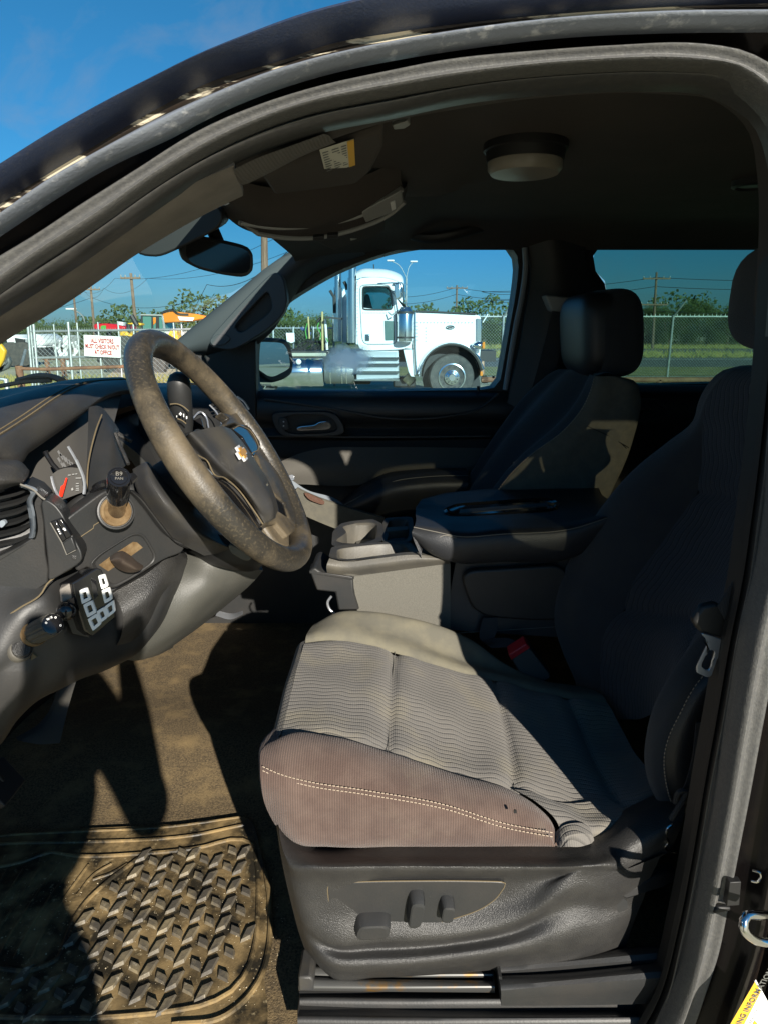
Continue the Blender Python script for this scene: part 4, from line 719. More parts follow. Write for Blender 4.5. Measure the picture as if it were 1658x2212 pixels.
# knee bolster (shell under the column, sunlight put in as a paler grey)
m = MB().sheet([L(z7([(1110, 350, 1.12), (1290, 410, 1.1), (1450, 440, 1.12), (1640, 470, 1.2)])), L(z7([(1120, 480, 1.08), (1280, 540, 1.08), (1420, 560, 1.12), (1580, 540, 1.2)])), L(z7([(1040, 700, 1.04), (1160, 720, 1.06), (1300, 720, 1.12), (1420, 680, 1.2)])), L(z7([(900, 880, 1.02), (1040, 880, 1.05), (1140, 860, 1.1), (1220, 840, 1.18)])), L(z7([(790, 1000, 1.01), (850, 1020, 1.04), (980, 990, 1.09), (1080, 940, 1.16)])), L(z7([(780, 1020, 1.06), (850, 1030, 1.1), (980, 1000, 1.15), (1080, 950, 1.2)]))], 30, 7, thick=(-.01, .03, 0)); part('knee_bolster', m, mat('sunlit_knee_plastic', (.055, .055, .048), .5, bump=.3, bscale=500, col2=(.075, .073, .062), nscale=8), DASH)
m = MB().sheet([L(z7([(700, 610, .945), (900, 500, .975), (1100, 360, 1.04), (1170, 400, 1.08)])), L(z7([(760, 720, .93), (930, 620, .96), (1080, 470, 1.02), (1160, 430, 1.07)])), L(z7([(760, 860, .935), (900, 760, .96), (1020, 620, 1.01), (1130, 530, 1.06)])), L(z7([(700, 980, .95), (830, 930, .98), (960, 800, 1.01), (1100, 600, 1.05)])), L(z7([(660, 1060, .99), (800, 990, 1.02), (950, 850, 1.04), (1080, 640, 1.07)]))], 26, 6, thick=(-.01, .03, 0)); part('knee_bolster', m, M['plas'], DASH)
# vent at the far left with its blades
m = MB(); m.sheet([L(zA([(-400, 20, .83), (0, 60, .84), (160, 90, .85), (250, 180, .86)])), L(zA([(-400, 200, .81), (0, 230, .815), (130, 230, .83), (240, 230, .85)])), L(zA([(-400, 330, .83), (0, 330, .84), (120, 290, .85), (220, 265, .87)]))], 20, 6, thick=(-.01, .03, 0)); part('vent_cowl', m, M['dash'], DASH)
m = MB(); 
for k in range(6):
    y0 = 330 + k * 92
    m.sheet([L(zA([(-300, y0 + 90, .88), (0, y0 + 20, .89), (180, y0 - 30, .91), (300, y0 - 70, .93)])), L(zA([(-300, y0 + 130, .855), (0, y0 + 60, .865), (190, y0 + 10, .885), (290, y0 - 50, .9)]))], 12, 1, thick=(0, .004, -.004))
VT = part('vent_blades', m, M['plas2'], DASH)
m = MB().prism(L(zA([(-400, 300, .95), (320, 250, .95), (320, 820, .95), (-400, 1000, .95)])), (0, .01, 0)); part('vent_cavity', m, M['rubber'], DASH)
m = MB().prism(cr(L(zA([(0, 620, .862), (40, 615, .862), (60, 650, .862), (20, 690, .862), (0, 680, .862)])), 14, True), (0, .005, 0)); part('vent_knob', m, M['bluegrey'], DASH)
fr_o = zA([(200, 262), (330, 320), (420, 410), (400, 480), (425, 640), (430, 780), (440, 930), (470, 1090), (465, 1220), (300, 1330), (0, 1560), (-400, 1760), (-500, 1300), (-400, 1100), (0, 960), (200, 860), (310, 790), (325, 650), (310, 480), (330, 380), (260, 320)])
m = MB().prism([P(u, v, .853 + .0002 * max(0, u)) for u, v in fr_o], (-.01, .05, 0)); part('vent_surround', m, M['plas2'], DASH, bev=.005, seg=3)
m = MB().sheet([L(zA([(190, 290, .87), (300, 350, .865), (262, 420, .865), (280, 560, .865), (292, 700, .865), (280, 790, .865)])), L(zA([(210, 268, .862), (345, 350, .85), (300, 430, .845), (318, 560, .845), (330, 700, .845), (318, 790, .85)]))], 26, 1, thick=(0, .006, 0)); part('vent_rim', m, M['bluegrey'], DASH)
m = MB().tube(cr(L(zA([(200, 268, .85), (330, 325, .848), (420, 405, .85), (440, 415, .85)])), 16), .0012, 5); part('dirt_line', m, M['threadd'], DASH)
# switch pod with two buttons
po = zA([(395, 430), (450, 412), (540, 470), (610, 560), (660, 680), (720, 790), (790, 920), (800, 1000), (740, 1060), (465, 1222), (470, 1090), (440, 800), (420, 600)])
m = MB().prism(cr([P(u, v, .852) for u, v in po], 60, True), (-.01, .04, 0)); PD = part('switch_pod', m, M['plas2'], CAR, bev=.004, seg=3)
for q, nm in (([(485, 630), (540, 612), (640, 800), (600, 832)], 'rocker_switch'), ([(548, 608), (590, 596), (690, 770), (645, 800)], 'rocker_switch'), ([(605, 838), (695, 780), (738, 900), (645, 948)], 'blank_switch')):
    m = MB().prism(L(zA([(x, y, .847) for x, y in q])), (0, .008, 0)); part(nm, m, M['piano'] if nm[0] == 'r' else M['plas2'], PD, bev=.0012)
m = MB()
for (x, y, s) in ((565, 705, 9), (575, 725, 8), (585, 745, 8), (622, 700, 12), (632, 712, 9), (594, 618, 5)):
    p = P(*zA([(x, y)])[0], .8462); m.add([p + Vector((-s, 0, -s * .5)) * .00014, p + Vector((s, 0, -s * .7)) * .00014, p + Vector((s, 0, s * .7)) * .00014, p + Vector((-s * .6, 0, s * .9)) * .00014], [(0, 1, 2, 3)])
part('switch_marks', m, M['white'], PD)
m = MB().tube(L(zA([(490, 640, .8455), (600, 832, .8455), (648, 950, .8455), (735, 905, .8455)])), .0007, 5); part('dirt_line', m, M['threadd'], PD)
m = MB().lathe(P(*zA([(720, 975)])[0], .852), (.1, -1, 0), [(.0035, -.002), (.0035, .001), (.002, .0015), (.001, .0015)], 14); part('panel_screw', m, M['plas'], PD)
m = MB().tube(cr(L(zA([(0, 1590, .835), (200, 1460, .84), (400, 1330, .845), (460, 1230, .85), (700, 1080, .87)])), 20), .0011, 5); part('dirt_line', m, M['dirtseam'], DASH)
# headlamp knob and dimmer
kc = P(*zA([(345, 1705)])[0], .842); kt_ = P(*zA([(512, 1622)])[0], .814); kd = (kt_ - kc).normalized(); kl = (kt_ - kc).length
def gear(base, ax, r, h, n, name, mt, par, dep=.0012):
    ax = Vector(ax).normalized(); a = ax.orthogonal().normalized(); b = ax.cross(a); m = MB(); N = n * 4
    for hh in (0, h * .9, h):
        for k in range(N):
            g = 2 * math.pi * k / N; rr = r * (1 if hh < h else .93) - (dep if k % 4 == 0 else 0)
            m.v.append(Vector(base) + ax * hh + (a * math.cos(g) + b * math.sin(g)) * rr)
    for i in range(2):
        for k in range(N): m.face([i * N + k, i * N + (k + 1) % N, (i + 1) * N + (k + 1) % N, (i + 1) * N + k])
    m.face([2 * N + k for k in range(N)]); return part(name, m, mt, par)
m = MB().lathe(kc, kd, [(.0175, -.006), (.0175, .001), (.0165, .003), (.013, .003)], 30); part('knob_base', m, M['rustring'], DASH)
KN = gear(kc, kd, .0152, kl, 11, 'headlamp_knob', M['dusty'], DASH)
m = MB().lathe(kt_, kd, [(.0133, -.001), (.0133, .0008), (.0126, .0012), (.001, .0012)], 30); part('knob_face', m, M['piano'], DASH)
ka = Vector((0, 0, 1)); ka = (ka - kd * ka.dot(kd)).normalized(); kb = ka.cross(kd); m = MB()
for g, tx in ((150, 'o'), (115, 'w'), (85, 'x'), (52, 'o'), (-30, 'o')):
    q = kt_ + kd * .0016 + kb * (.0092 * math.cos(math.radians(g))) + ka * (.0092 * math.sin(math.radians(g))); m.text(tx, q, kb, ka, .0055, .0003, bold=.02)
part('knob_marks', m, M['white'], DASH)
dc = P(*zA([(190, 1870)])[0], .835); m = MB().lathe(dc, kd, [(.0165, -.004), (.0165, .004), (.0145, .008), (.0135, .0085), (.0125, .0065), (.011, .0065)], 36); DM = part('dimmer_dial', m, M['dusty'], DASH)
m = MB().lathe(dc, kd, [(.012, .005), (.012, .009), (.010, .011), (.001, .0112)], 30); part('dial_face', m, M['plas'], DASH)
m = MB().prism([P(u, v, .838) for u, v in zA([(90, 1755), (120, 1718), (160, 1760), (110, 1790)])], (0, .004, 0)); m.prism([P(u, v, .838) for u, v in zA([(310, 1900), (360, 1940), (300, 1975)])], (0, .004, 0)); part('dirt_patch', m, M['dirtseam'], DASH)
# siren / light switch box with white keys
bx = zA([(700, 1225), (760, 1190), (940, 1075), (990, 1090), (1030, 1180), (1110, 1400), (1125, 1560), (900, 1740), (820, 1680), (780, 1560), (730, 1400)])
bp = [P(u, v, .815 + .00022 * u) for u, v in bx]
m = MB().prism(bp, (-.028, .02, -.008)); BXO = part('switch_box', m, M['piano'], CAR, bev=.002, seg=2, label='black box of white framed keys fixed to the dash')
m = MB().prism([P(u, v, .82 + .00022 * u) for u, v in zA([(575, 1290), (700, 1215), (720, 1370), (590, 1420)])], (-.01, .03, 0)); part('box_cover', m, M['beige'], BXO, bev=.002)
m = MB().prism([P(u, v, .83 + .00022 * u) for u, v in zA([(600, 1420), (730, 1400), (800, 1640), (880, 1760), (700, 1720), (650, 1600)])], (-.01, .03, 0)); part('box_side', m, M['plas2'], BXO, bev=.002)
m = MB().blob(P(*zA([(645, 1495)])[0], .842), (.013, .012, .013)); part('mount_ball', m, M['piano'], BXO)
def key(c4):
    pts = [P(u, v, .8125 + .00022 * u) for u, v in zA(c4)]; c = sum(pts, Vector()) / 4
    m = MB(); a = cr([p.lerp(c, .06) for p in pts] if 0 else pts, 4, True) if 0 else pts
    def rr(ps, k):
        o = []; n = len(ps)
        for i in range(n):
            p, pv, nx = ps[i], ps[i - 1], ps[(i + 1) % n]; o += [p.lerp(pv, .22), p.lerp(c, .05), p.lerp(nx, .22)]
        return o
    ou = rr(pts, 1); inn = [p.lerp(c, .5) for p in ou]; ring(m, inn, ou, (0, .0035, 0), 12) if 0 else None
    n = len(ou); o = 0; d = Vector((0, .003, 0)); m.v += inn + ou + [p + d for p in inn] + [p + d for p in ou]
    for i in range(n):
        j = (i + 1) % n; m.face([i, j, n + j, n + i]); m.face([n + i, n + j, 3 * n + j, 3 * n + i]); m.face([j, i, 2 * n + i, 2 * n + j])
    return part('key', m, M['white'], BXO)
for c4 in ([(770, 1295), (845, 1270), (885, 1385), (795, 1430)], [(805, 1435), (895, 1390), (938, 1510), (850, 1560)], [(848, 1575), (940, 1515), (985, 1620), (900, 1690)], [(935, 1500), (1010, 1455), (1045, 1560), (975, 1610)], [(1010, 1455), (1100, 1390), (1118, 1500), (1045, 1560)],
           [(952, 1155), (1015, 1140), (1050, 1255), (985, 1285)], [(985, 1295), (1060, 1265), (1092, 1380), (1015, 1425)]): key(c4)
m = MB()
for k in range(4): m.tube([P(*zA([(890 + k * 12, 1210 + 10 * k)])[0], .853), P(*zA([(920 + k * 10, 1380 - 10 * k)])[0], .853)], .0008, 5)
part('speaker_slots', m, M['plas2'], BXO)
# centre stack beyond the wheel
m = MB().sheet([L([(300, 840, 1.75), (400, 834, 1.75), (450, 835, 1.8), (500, 850, 1.9)]), L([(300, 870, 1.68), (400, 862, 1.62), (460, 870, 1.68), (510, 885, 1.85)]), L([(300, 960, 1.6), (400, 950, 1.55), (470, 940, 1.6), (530, 930, 1.8)]), L([(300, 1250, 1.65), (400, 1250, 1.6), (500, 1230, 1.65), (560, 1200, 1.8)])], 20, 6, thick=(-.01, .03, 0)); CS = part('centre_stack', m, M['plas2'], DASH)
m = MB().prism(L(zC([(150, 900, 1.50), (230, 810, 1.52), (345, 770, 1.55), (405, 930, 1.53), (240, 970, 1.50)])), (-.004, .01, 0)); part('display_frame', m, M['plas2'], DASH, bev=.002)
m = MB().prism(L(zC([(190, 900, 1.495), (240, 850, 1.51), (325, 815, 1.53), (350, 920, 1.515), (240, 955, 1.495)])), (0, .003, 0)); part('display_screen', m, M['piano'], DASH)
m = MB(); m.tube(cr(L(zC([(210, 860, 1.49), (345, 765, 1.53), (375, 800, 1.53), (410, 930, 1.51)])), 20), .0018, 6); m.tube(cr(L(zC([(420, 680, 1.55), (480, 740, 1.55), (560, 900, 1.52)])), 20), .0018, 6); part('display_trim', m, M['satin'], DASH)
m = MB()
for k in range(3): m.tube(L(zC([(450 + 20 * k, 680 + 40 * k, 1.6), (590 + 12 * k, 640 + 60 * k, 1.66)])), .004, 6)
part('centre_vent', m, M['plas2'], DASH)
m = MB().tube(cr(L(zC([(720, 590, 1.75), (790, 640, 1.75), (850, 730, 1.75)])), 12), .003, 6); part('display_trim', m, M['satin'], DASH)
m = MB().sheet([[(-.62, 1.5, 1.30), (-.62, 1.9, 1.30), (-.62, 2.28, 1.28)], [(-.52, 1.5, 1.2), (-.52, 1.9, 1.2), (-.52, 2.28, 1.2)], [(-.55, 1.5, 1.0), (-.55, 1.9, 1.0), (-.55, 2.28, 1.0)], [(-.65, 1.5, .82), (-.65, 1.9, .82), (-.65, 2.28, .82)]], 14, 6, thick=(-.03, 0, 0)); part('glovebox', m, M['plas2'], DASH)
# ---------------------------------------------------------------- steering wheel
WC = Vector((-.247, 1.066, 1.316)); TH = .574; WR = .1976
WA = Vector((-math.sin(TH), 0, math.cos(TH))); WB = Vector((0, 1, 0)); WN = Vector((math.cos(TH), 0, math.sin(TH)))
def PW(u, v, o=0):
    d = ray(u, v); q = WC + WN * o; t = (q - CAM).dot(WN) / d.dot(WN); return CAM + d * t
circ = [WC + (WA * math.cos(t) + WB * math.sin(t)) * WR for t in [2 * math.pi * i / 96 for i in range(96)]]
m = MB().tube(circ, [.0205 + .0012 * math.cos(8 * math.pi * i / 96) for i in range(96)], 20, True, ell=(1, .93), up=WN, caps=False); SW = part('steering_wheel', m, M['wheel'], label='worn dusty steering wheel with gold cross badge')
def arcpt(g, r=WR, o=0): return WC + (WA * math.cos(math.radians(g)) + WB * math.sin(math.radians(g))) * r + WN * o
def spoke(g0, w0, w1, name='spoke'):
    inner = .085; rows = []
    for r, wd, th in ((WR, w0, .014), (WR - .03, w0 * .72, .012), (WR - .055, w1 * 1.0, .010), (inner, w1 * 1.1, .010)):
        c = arcpt(g0, r, -.004 - (WR - r) * .12); tdir = (WB * math.cos(math.radians(g0)) - WA * math.sin(math.radians(g0)))
        rows.append([c + tdir * (wd * math.cos(q)) + WN * (th * math.sin(q)) for q in [2 * math.pi * k / 16 for k in range(17)]])
    mm = MB().sheet(rows, 33, 6); return part(name, mm, M['wheel'], SW)
z7b = lambda pts: [(246.6 + .2727 * p[0], 698.7 + .2727 * p[1]) for p in pts]
def wplate(pts, o, th, name, mt, bev=.002, par=None, n=0, ease=None):
    ps = [PW(u, v, o) for u, v in z7b(pts)]
    if n: ps = cr(ps, n, True)
    return part(name, MB().prism(ps, -WN * th), mt, par or SW, bev=bev, seg=3)
# spokes: far one, near one, two lower ones
wplate([(850, 700), (930, 720), (1010, 690), (1060, 720), (1180, 900), (1270, 1040), (1230, 1100), (1130, 1060), (1110, 1050), (1150, 960), (1080, 850), (960, 790), (880, 815), (800, 830), (880, 790), (910, 750)], .006, .016, 'spoke', M['wheel'], .006)
wplate([(1130, 1030), (1230, 1090), (1400, 1300), (1460, 1500), (1440, 1640), (1380, 1690), (1290, 1580), (1180, 1600), (1200, 1560), (1300, 1480), (1390, 1540), (1350, 1420), (1270, 1350), (1180, 1190)], .009, .024, 'spoke', M['wheel'], .008)
wplate([(1180, 1570), (1290, 1560), (1400, 1680), (1400, 1790), (1320, 1760), (1260, 1690)], .0, .018, 'spoke', M['wheel'], .006)
wplate([(930, 830), (1000, 795), (1050, 800), (1110, 850), (1155, 930), (1165, 965), (1110, 1055), (1085, 1010), (1020, 900)], .010, .012, 'switch_pad', M['piano'], .002)
m = MB().tube(cr([PW(u, v, .0112) for u, v in z7b([(945, 835), (1020, 815), (1100, 870), (1140, 950), (1095, 1030)])], 20), .0008, 5); part('pad_outline', m, M['dirtseam'], SW)
wplate([(1268, 1355), (1300, 1375), (1350, 1410), (1390, 1530), (1340, 1540), (1290, 1525), (1300, 1470)], .006, .012, 'switch_pad', M['piano'], .002)
m = MB().tube(cr([PW(u, v, .0072) for u, v in z7b([(1345, 1412), (1385, 1530), (1350, 1542), (1290, 1530)])], 20), .0009, 5); part('pad_outline', m, M['dirtseam'], SW)
wplate([(620, 1000), (790, 1205), (900, 1260), (1000, 1370), (1090, 1480), (1190, 1640), (1150, 1640), (950, 1450), (820, 1260), (640, 1060)], .004, .014, 'switch_pad', M['piano'], .003)
m = MB().tube(cr([PW(u, v, .0085) for u, v in z7b([(600, 985), (660, 1040), (740, 1090), (790, 1190), (880, 1225), (980, 1310), (1100, 1470), (1180, 1590)])], 40), .0010, 5); part('pad_outline', m, M['dirtseam'], SW)
wplate([(640, 1055), (660, 1065), (790, 1195), (770, 1200)], .006, .003, 'bright_inlay', M['bluegrey'], .0005)
# hub / airbag cover as a domed pad
hr_ = [([(555, 900), (590, 950), (650, 1010), (780, 1150), (860, 1225), (930, 1265), (1040, 1370), (1120, 1490), (1175, 1585)], .004), ([(600, 868), (700, 970), (820, 1100), (920, 1200), (1010, 1300), (1110, 1440), (1195, 1580)], .021),
       ([(700, 840), (800, 960), (920, 1120), (1030, 1290), (1130, 1440), (1215, 1572)], .0265), ([(850, 814), (960, 960), (1070, 1140), (1170, 1320), (1240, 1470), (1242, 1560)], .039),
       ([(905, 828), (1020, 960), (1120, 1110), (1210, 1270), (1265, 1420), (1268, 1548)], .035), ([(930, 845), (1010, 930), (1090, 1040), (1150, 1130), (1220, 1240), (1275, 1370), (1302, 1470), (1287, 1530)], .010)]
m = MB().sheet([[PW(u, v, o * (1 - .6 * (k_ / (len(pp_) - 1)) ** 3)) for k_, (u, v) in enumerate(z7b(pp_))] for pp_, o in hr_], 40, 7, thick=tuple(-WN * .03)); part('airbag_cover', m, M['hub'], SW, ang=50)
# badge: cross-shaped, gold with silver edge
bc = PW(*z7b([(1005, 1032)])[0], .0385)
bxd = (PW(*z7b([(1062, 1085)])[0], .0385) - PW(*z7b([(950, 985)])[0], .0385)).normalized()
def bowtie(s, o, name, mt, th):
    W_, H_, w2, h2, sk = 1.0, .52, .42, .30, .16
    w0 = .36
    pts = [(-1, -.28), (-w0 - sk * .3, -.28), (-w0 - .06, -.62), (w0 - .10, -.62), (w0 - .02, -.28), (1 - .12, -.28), (1, .28), (w0 + .05, .28), (w0 + .1, .62), (-w0 + .08, .62), (-w0, .28), (-1 + .12, .28)]
    xa = WB; ya = WA
    ps = [bc + WN * o + xa * (x * s[0]) + ya * (y * s[1]) for x, y in pts]; part(name, MB().prism(ps, -WN * th), mt, SW, bev=.0004)
bowtie((.0245, .0195), .003, 'badge_edge', M['silverp'], .004); bowtie((.0202, .0138), .0045, 'badge', M['gold'], .006)
m = MB(); 
for (x, y, s) in ((1145, 1235, 8), (1180, 1300, 14), (1215, 1275, 10), (1190, 1285, 7)):
    m.prism(cr([PW(u, v, .0345) for u, v in z7b([(x - s * .5, y - s), (x + s * .5, y - s * .6), (x + s * .6, y + s), (x - s * .4, y + s)])], 10, True), -WN * .001)
part('paint_smudge', m, M['clothg'], SW)
m = MB().tube([WC - WN * .02, WC - WN * .09, WC - WN * .26], [.055, .045, .05], 24); part('steering_column', m, M['plas2'], SW)
# gear selector behind the wheel
sh = zC([(0, 380), (40, 340), (110, 330), (170, 360), (200, 430), (205, 640), (185, 820), (150, 950), (130, 990), (80, 940), (20, 840), (-20, 640), (-20, 480)])
m = MB(); b0 = P(398, 945, 1.27); 
prof = [(P(402, 940, 1.27), .012), (P(398, 915, 1.262), .017), (P(391, 880, 1.252), .0205), (P(388, 850, 1.245), .0215), (P(387, 825, 1.24), .0205), (P(387, 812, 1.238), .0165), (P(387, 805, 1.237), .008)]
m.tube([p for p, r in prof], [r for p, r in prof], 20, ell=(1, 1)); GS = part('gear_selector', m, M['plas2'], CAR, label='column gear selector knob behind the wheel rim')
m = MB().tube(cr([P(u, v, 1.222) for u, v in zC([(-10, 672), (60, 668), (130, 695), (195, 750)])], 14), .0010, 5); m.tube(cr([P(u, v, 1.222) for u, v in zC([(70, 830), (120, 850), (165, 885)])], 14), .0010, 5); part('selector_seam', m, M['dirtseam'], GS)
m = MB(); 
for (x, y, a_, b_) in ((103, 778, 16, 5), (103, 778, 5, 18), (138, 795, 4, 18), (170, 818, 6, 14), (62, 805, 3, 10)):
    m.prism([P(*zC([q])[0], 1.219) for q in ((x - a_, y - b_), (x + a_, y - b_), (x + a_, y + b_), (x - a_, y + b_))], (0, .001, 0))
part('selector_marks', m, M['white'], GS)
m = MB().tube([P(402, 935, 1.27), P(415, 960, 1.22), P(420, 1000, 1.15)], .008, 10); part('selector_rod', m, M['rubber'], GS)
# ---------------------------------------------------------------- driver seat
zs = lambda pts: [(493 + .5454 * p[0], 1274 + .5454 * p[1], *p[2:]) for p in pts]
zt = lambda pts: [(575.4 + .3966 * p[0], 1767.3 + .3966 * p[1], *p[2:]) for p in pts]
z6 = lambda pts: [(1151 + .3059 * p[0], 1562 + .3059 * p[1], *p[2:]) for p in pts]
z2b = lambda pts: [(1069 + .3555 * p[0], 822 + .3555 * p[1], *p[2:]) for p in pts]
# side trim with shelf, recess and lower ridge
tr0 = zt([(75, 60, .86), (110, 120, .852), (170, 150, .850), (700, 156, .85), (1300, 156, .85), (1658, 150, .85), (1830, 120, .855), (2020, 10, .87), (2270, -110, .90)])
tr1 = zt([(70, 70, .845), (100, 180, .828), (200, 200, .825), (700, 205, .825), (1300, 205, .825), (1700, 205, .825), (1880, 180, .83), (2060, 110, .84), (2270, -10, .86)])
tr2 = zt([(75, 130, .84), (130, 250, .81), (250, 262, .797), (700, 262, .795), (1300, 265, .795), (1700, 262, .795), (1850, 250, .80), (2000, 290, .825), (2180, 190, .85)])
tr3 = zt([(85, 200, .84), (150, 330, .815), (300, 352, .806), (700, 340, .812), (1300, 345, .815), (1560, 330, .808), (1700, 290, .797), (1900, 290, .81), (2150, 200, .84)])
tr4 = zt([(100, 300, .84), (180, 440, .812), (330, 500, .805), (700, 500, .812), (1200, 470, .815), (1450, 400, .808), (1690, 310, .797), (1920, 330, .812), (2120, 260, .84)])
tr5 = zt([(130, 440, .84), (210, 590, .81), (345, 680, .797), (600, 672, .797), (1000, 640, .797), (1350, 560, .796), (1690, 370, .795), (1900, 400, .812), (2080, 340, .84)])
tr5b = zt([(150, 520, .84), (225, 640, .812), (350, 714, .804), (600, 716, .806), (1000, 690, .807), (1350, 625, .807), (1690, 480, .806), (1880, 500, .82), (2050, 440, .845)])
tr6 = zt([(160, 560, .84), (240, 690, .81), (352, 757, .794), (600, 767, .792), (1000, 740, .792), (1350, 688, .792), (1680, 600, .794), (1850, 570, .81), (2020, 510, .84)])
tr7 = zt([(190, 660, .845), (265, 770, .82), (340, 830, .812), (600, 855, .812), (1000, 825, .812), (1350, 775, .812), (1658, 740, .814), (1830, 720, .83), (1960, 680, .85)])
tr8 = zt([(215, 720, .85), (290, 800, .84), (360, 868, .83), (600, 866, .83), (1000, 845, .83), (1350, 815, .83), (1658, 782, .83), (1800, 760, .84), (1940, 740, .85)])
rows = [L(r) for r in (tr0, tr1, tr2, tr3, tr4, tr5, tr5b, tr6, tr7, tr8)]
m = MB().sheet([off(rows[0], (0, .05, -.02))] + rows + [off(rows[-1], (0, .06, .0))], 70, 6)
DS = part('driver_seat', m, M['plas'], label='driver seat side shell in grained charcoal plastic', ang=60)
# wrap of the trim round the front
fr = [r[0] for r in rows]
m = MB().sheet([fr, off(fr, (-.012, .04, 0)), off(fr, (-.01, .2, .0)), off(fr, (.01, .5, .0))], 20, 5); part('seat_front_shell', m, M['plas'], DS)
pl_ = zt([(330, 372), (360, 355), (600, 345), (1000, 342), (1290, 347), (1303, 362), (1250, 440), (1180, 490), (1100, 525), (850, 598), (600, 642), (400, 655), (375, 635), (345, 500)])
pp = [P(u, v, .805 + (.013 if u > 900 else .006)) for u, v in pl_]; pp = [P(u, v, .806) for u, v in pl_]
m = MB().prism(cr(pp, 80, True), (0, .03, 0)); SPN = part('switch_panel', m, M['plas2'], DS, bev=.0015)
m = MB().tube([p + Vector((0, .0006, 0)) for p in cr(pp, 90, True)], .0008, 5, True); part('panel_dirt_line', m, M['dirtseam'], DS)
def button(c4, name, h=.018, top=.9):
    q = [P(u, v, .806) for u, v in zt(c4)]; q = cr(q, 28, True); c = sum(q, Vector()) / 28; m = MB()
    t = Vector((.002, -h, -.006)); rings = [q, [p.lerp(c, .02) + t * .55 for p in q], [p.lerp(c, .12) + t * .95 for p in q], [p.lerp(c, .3) + t for p in q]]
    for r in rings: m.v += r
    for i in range(3):
        for k in range(28): m.face([i * 28 + (k + 1) % 28, i * 28 + k, (i + 1) * 28 + k, (i + 1) * 28 + (k + 1) % 28])
    m.face([84 + k for k in range(28)]); return part(name, m, M['plas2'], DS)
button([(475, 560), (500, 515), (640, 510), (675, 520), (670, 575), (640, 590), (500, 600), (480, 590)], 'seat_switch')
button([(775, 400), (800, 388), (850, 390), (858, 410), (835, 520), (800, 540), (760, 535), (760, 510)], 'recline_switch')
button([(945, 430), (960, 418), (1010, 420), (1020, 435), (1005, 500), (985, 512), (940, 508), (935, 490)], 'lumbar_switch', .016)
m = MB().prism(cr(L(z6([(540, 1360, .822), (560, 1300, .822), (600, 1225, .825), (660, 1250, .825), (670, 1310, .825), (600, 1345, .822)])), 24, True), (0, .01, 0)); part('recliner_cover', m, M['plas2'], DS)
m = MB().prism(L(z6([(600, 1215, .822), (880, 1080, .84), (1000, 1040, .86), (1020, 1110, .86), (900, 1160, .84), (660, 1250, .82)])), (0, .02, 0)); part('recline_handle', m, M['rubber'], DS, bev=.003)
# cushion
sA = zs([(205, 585, .945), (230, 572, .945), (400, 578, .94), (640, 645, .935), (900, 730, .93), (1120, 795, .925), (1210, 850, .905), (1275, 915, .885), (1297, 970, .865), (1300, 1016, .852)])       # near seam
sB = zs([(132, 640, .90), (180, 630, .90), (400, 640, .895), (640, 715, .885), (900, 790, .88), (1120, 850, .875), (1200, 890, .87), (1250, 940, .862), (1280, 980, .858), (1292, 1018, .852)])
sC = zs([(128, 720, .868), (200, 735, .862), (400, 780, .855), (640, 820, .85), (900, 870, .85), (1120, 935, .85), (1200, 955, .85), (1250, 975, .85), (1275, 990, .85), (1290, 1018, .85)])
sD = zs([(150, 860, .868), (220, 890, .852), (400, 910, .847), (640, 930, .845), (900, 960, .845), (1120, 985, .847), (1200, 990, .848), (1250, 1000, .848), (1275, 1008, .849), (1288, 1019, .85)])
sE = zs([(205, 950, .875), (270, 1005, .858), (400, 1018, .855), (640, 1022, .855), (900, 1022, .855), (1120, 1022, .855), (1200, 1022, .855), (1250, 1022, .855), (1275, 1022, .855), (1288, 1022, .855)])
R5 = [L(r) for r in (sA, sB, sC, sD, sE)]
m = MB().sheet([off(R5[0], (0, .006, -.004))] + [R5[0]] + R5[1:] + [off(R5[-1], (.0, .03, -.01))], 70, 7); part('near_bolster', m, M['brown'], DS, label='sunlit brown ribbed cloth bolster along the door side')
m = MB()
for o1, o2 in ((0, 0), (0, 16)):
    pth = cr([p + Vector((0, -.0060, .0020)) for p in L(zs([(140, 695 + o2, .874), (200, 722 + o2, .868), (300, 750 + o2, .861), (550, 790 + o2, .855), (850, 845 + o2, .8525), (1100, 922 + o2, .8515), (1290, 958 + o2, .851)]))], 150)
    for i in range(0, 148, 2): m.tube([pth[i], pth[i + 1].lerp(pth[i + 2], .35)], .00085, 4)
m2 = m; part('stitching', m, M['thread'], DS)
# flat insert and rear part of the cushion, seams as grooves
fA = zs([(205, 585, .945), (400, 578, .94), (640, 645, .935), (900, 730, .93), (1120, 795, .925), (1300, 850, .92), (1420, 905, .91), (1560, 880, .91), (1700, 830, .93)])
nA = zs([(208, 575, .955), (400, 572, .95), (640, 640, .945), (900, 725, .94), (1120, 790, .935), (1300, 845, .93), (1430, 895, .92), (1580, 860, .93), (1700, 800, .95)])
f1 = zs([(235, 470, 1.03), (420, 480, 1.02), (640, 540, 1.02), (880, 620, 1.01), (1110, 680, 1.01), (1250, 720, 1.0), (1400, 760, 1.0), (1540, 770, 1.0), (1680, 740, 1.0)])
f2 = zs([(262, 350, 1.12), (430, 370, 1.11), (650, 410, 1.11), (870, 480, 1.10), (1095, 560, 1.10), (1230, 600, 1.09), (1370, 640, 1.09), (1500, 670, 1.09), (1620, 660, 1.08)])
f3 = zs([(288, 260, 1.22), (450, 280, 1.21), (655, 310, 1.21), (880, 380, 1.20), (1070, 440, 1.20), (1200, 480, 1.19), (1340, 520, 1.18), (1460, 550, 1.18), (1560, 560, 1.17)])
f4 = zs([(305, 200, 1.30), (400, 190, 1.30), (655, 240, 1.29), (940, 325, 1.28), (1050, 350, 1.28), (1170, 380, 1.27), (1290, 410, 1.26), (1400, 430, 1.25), (1500, 440, 1.25)])
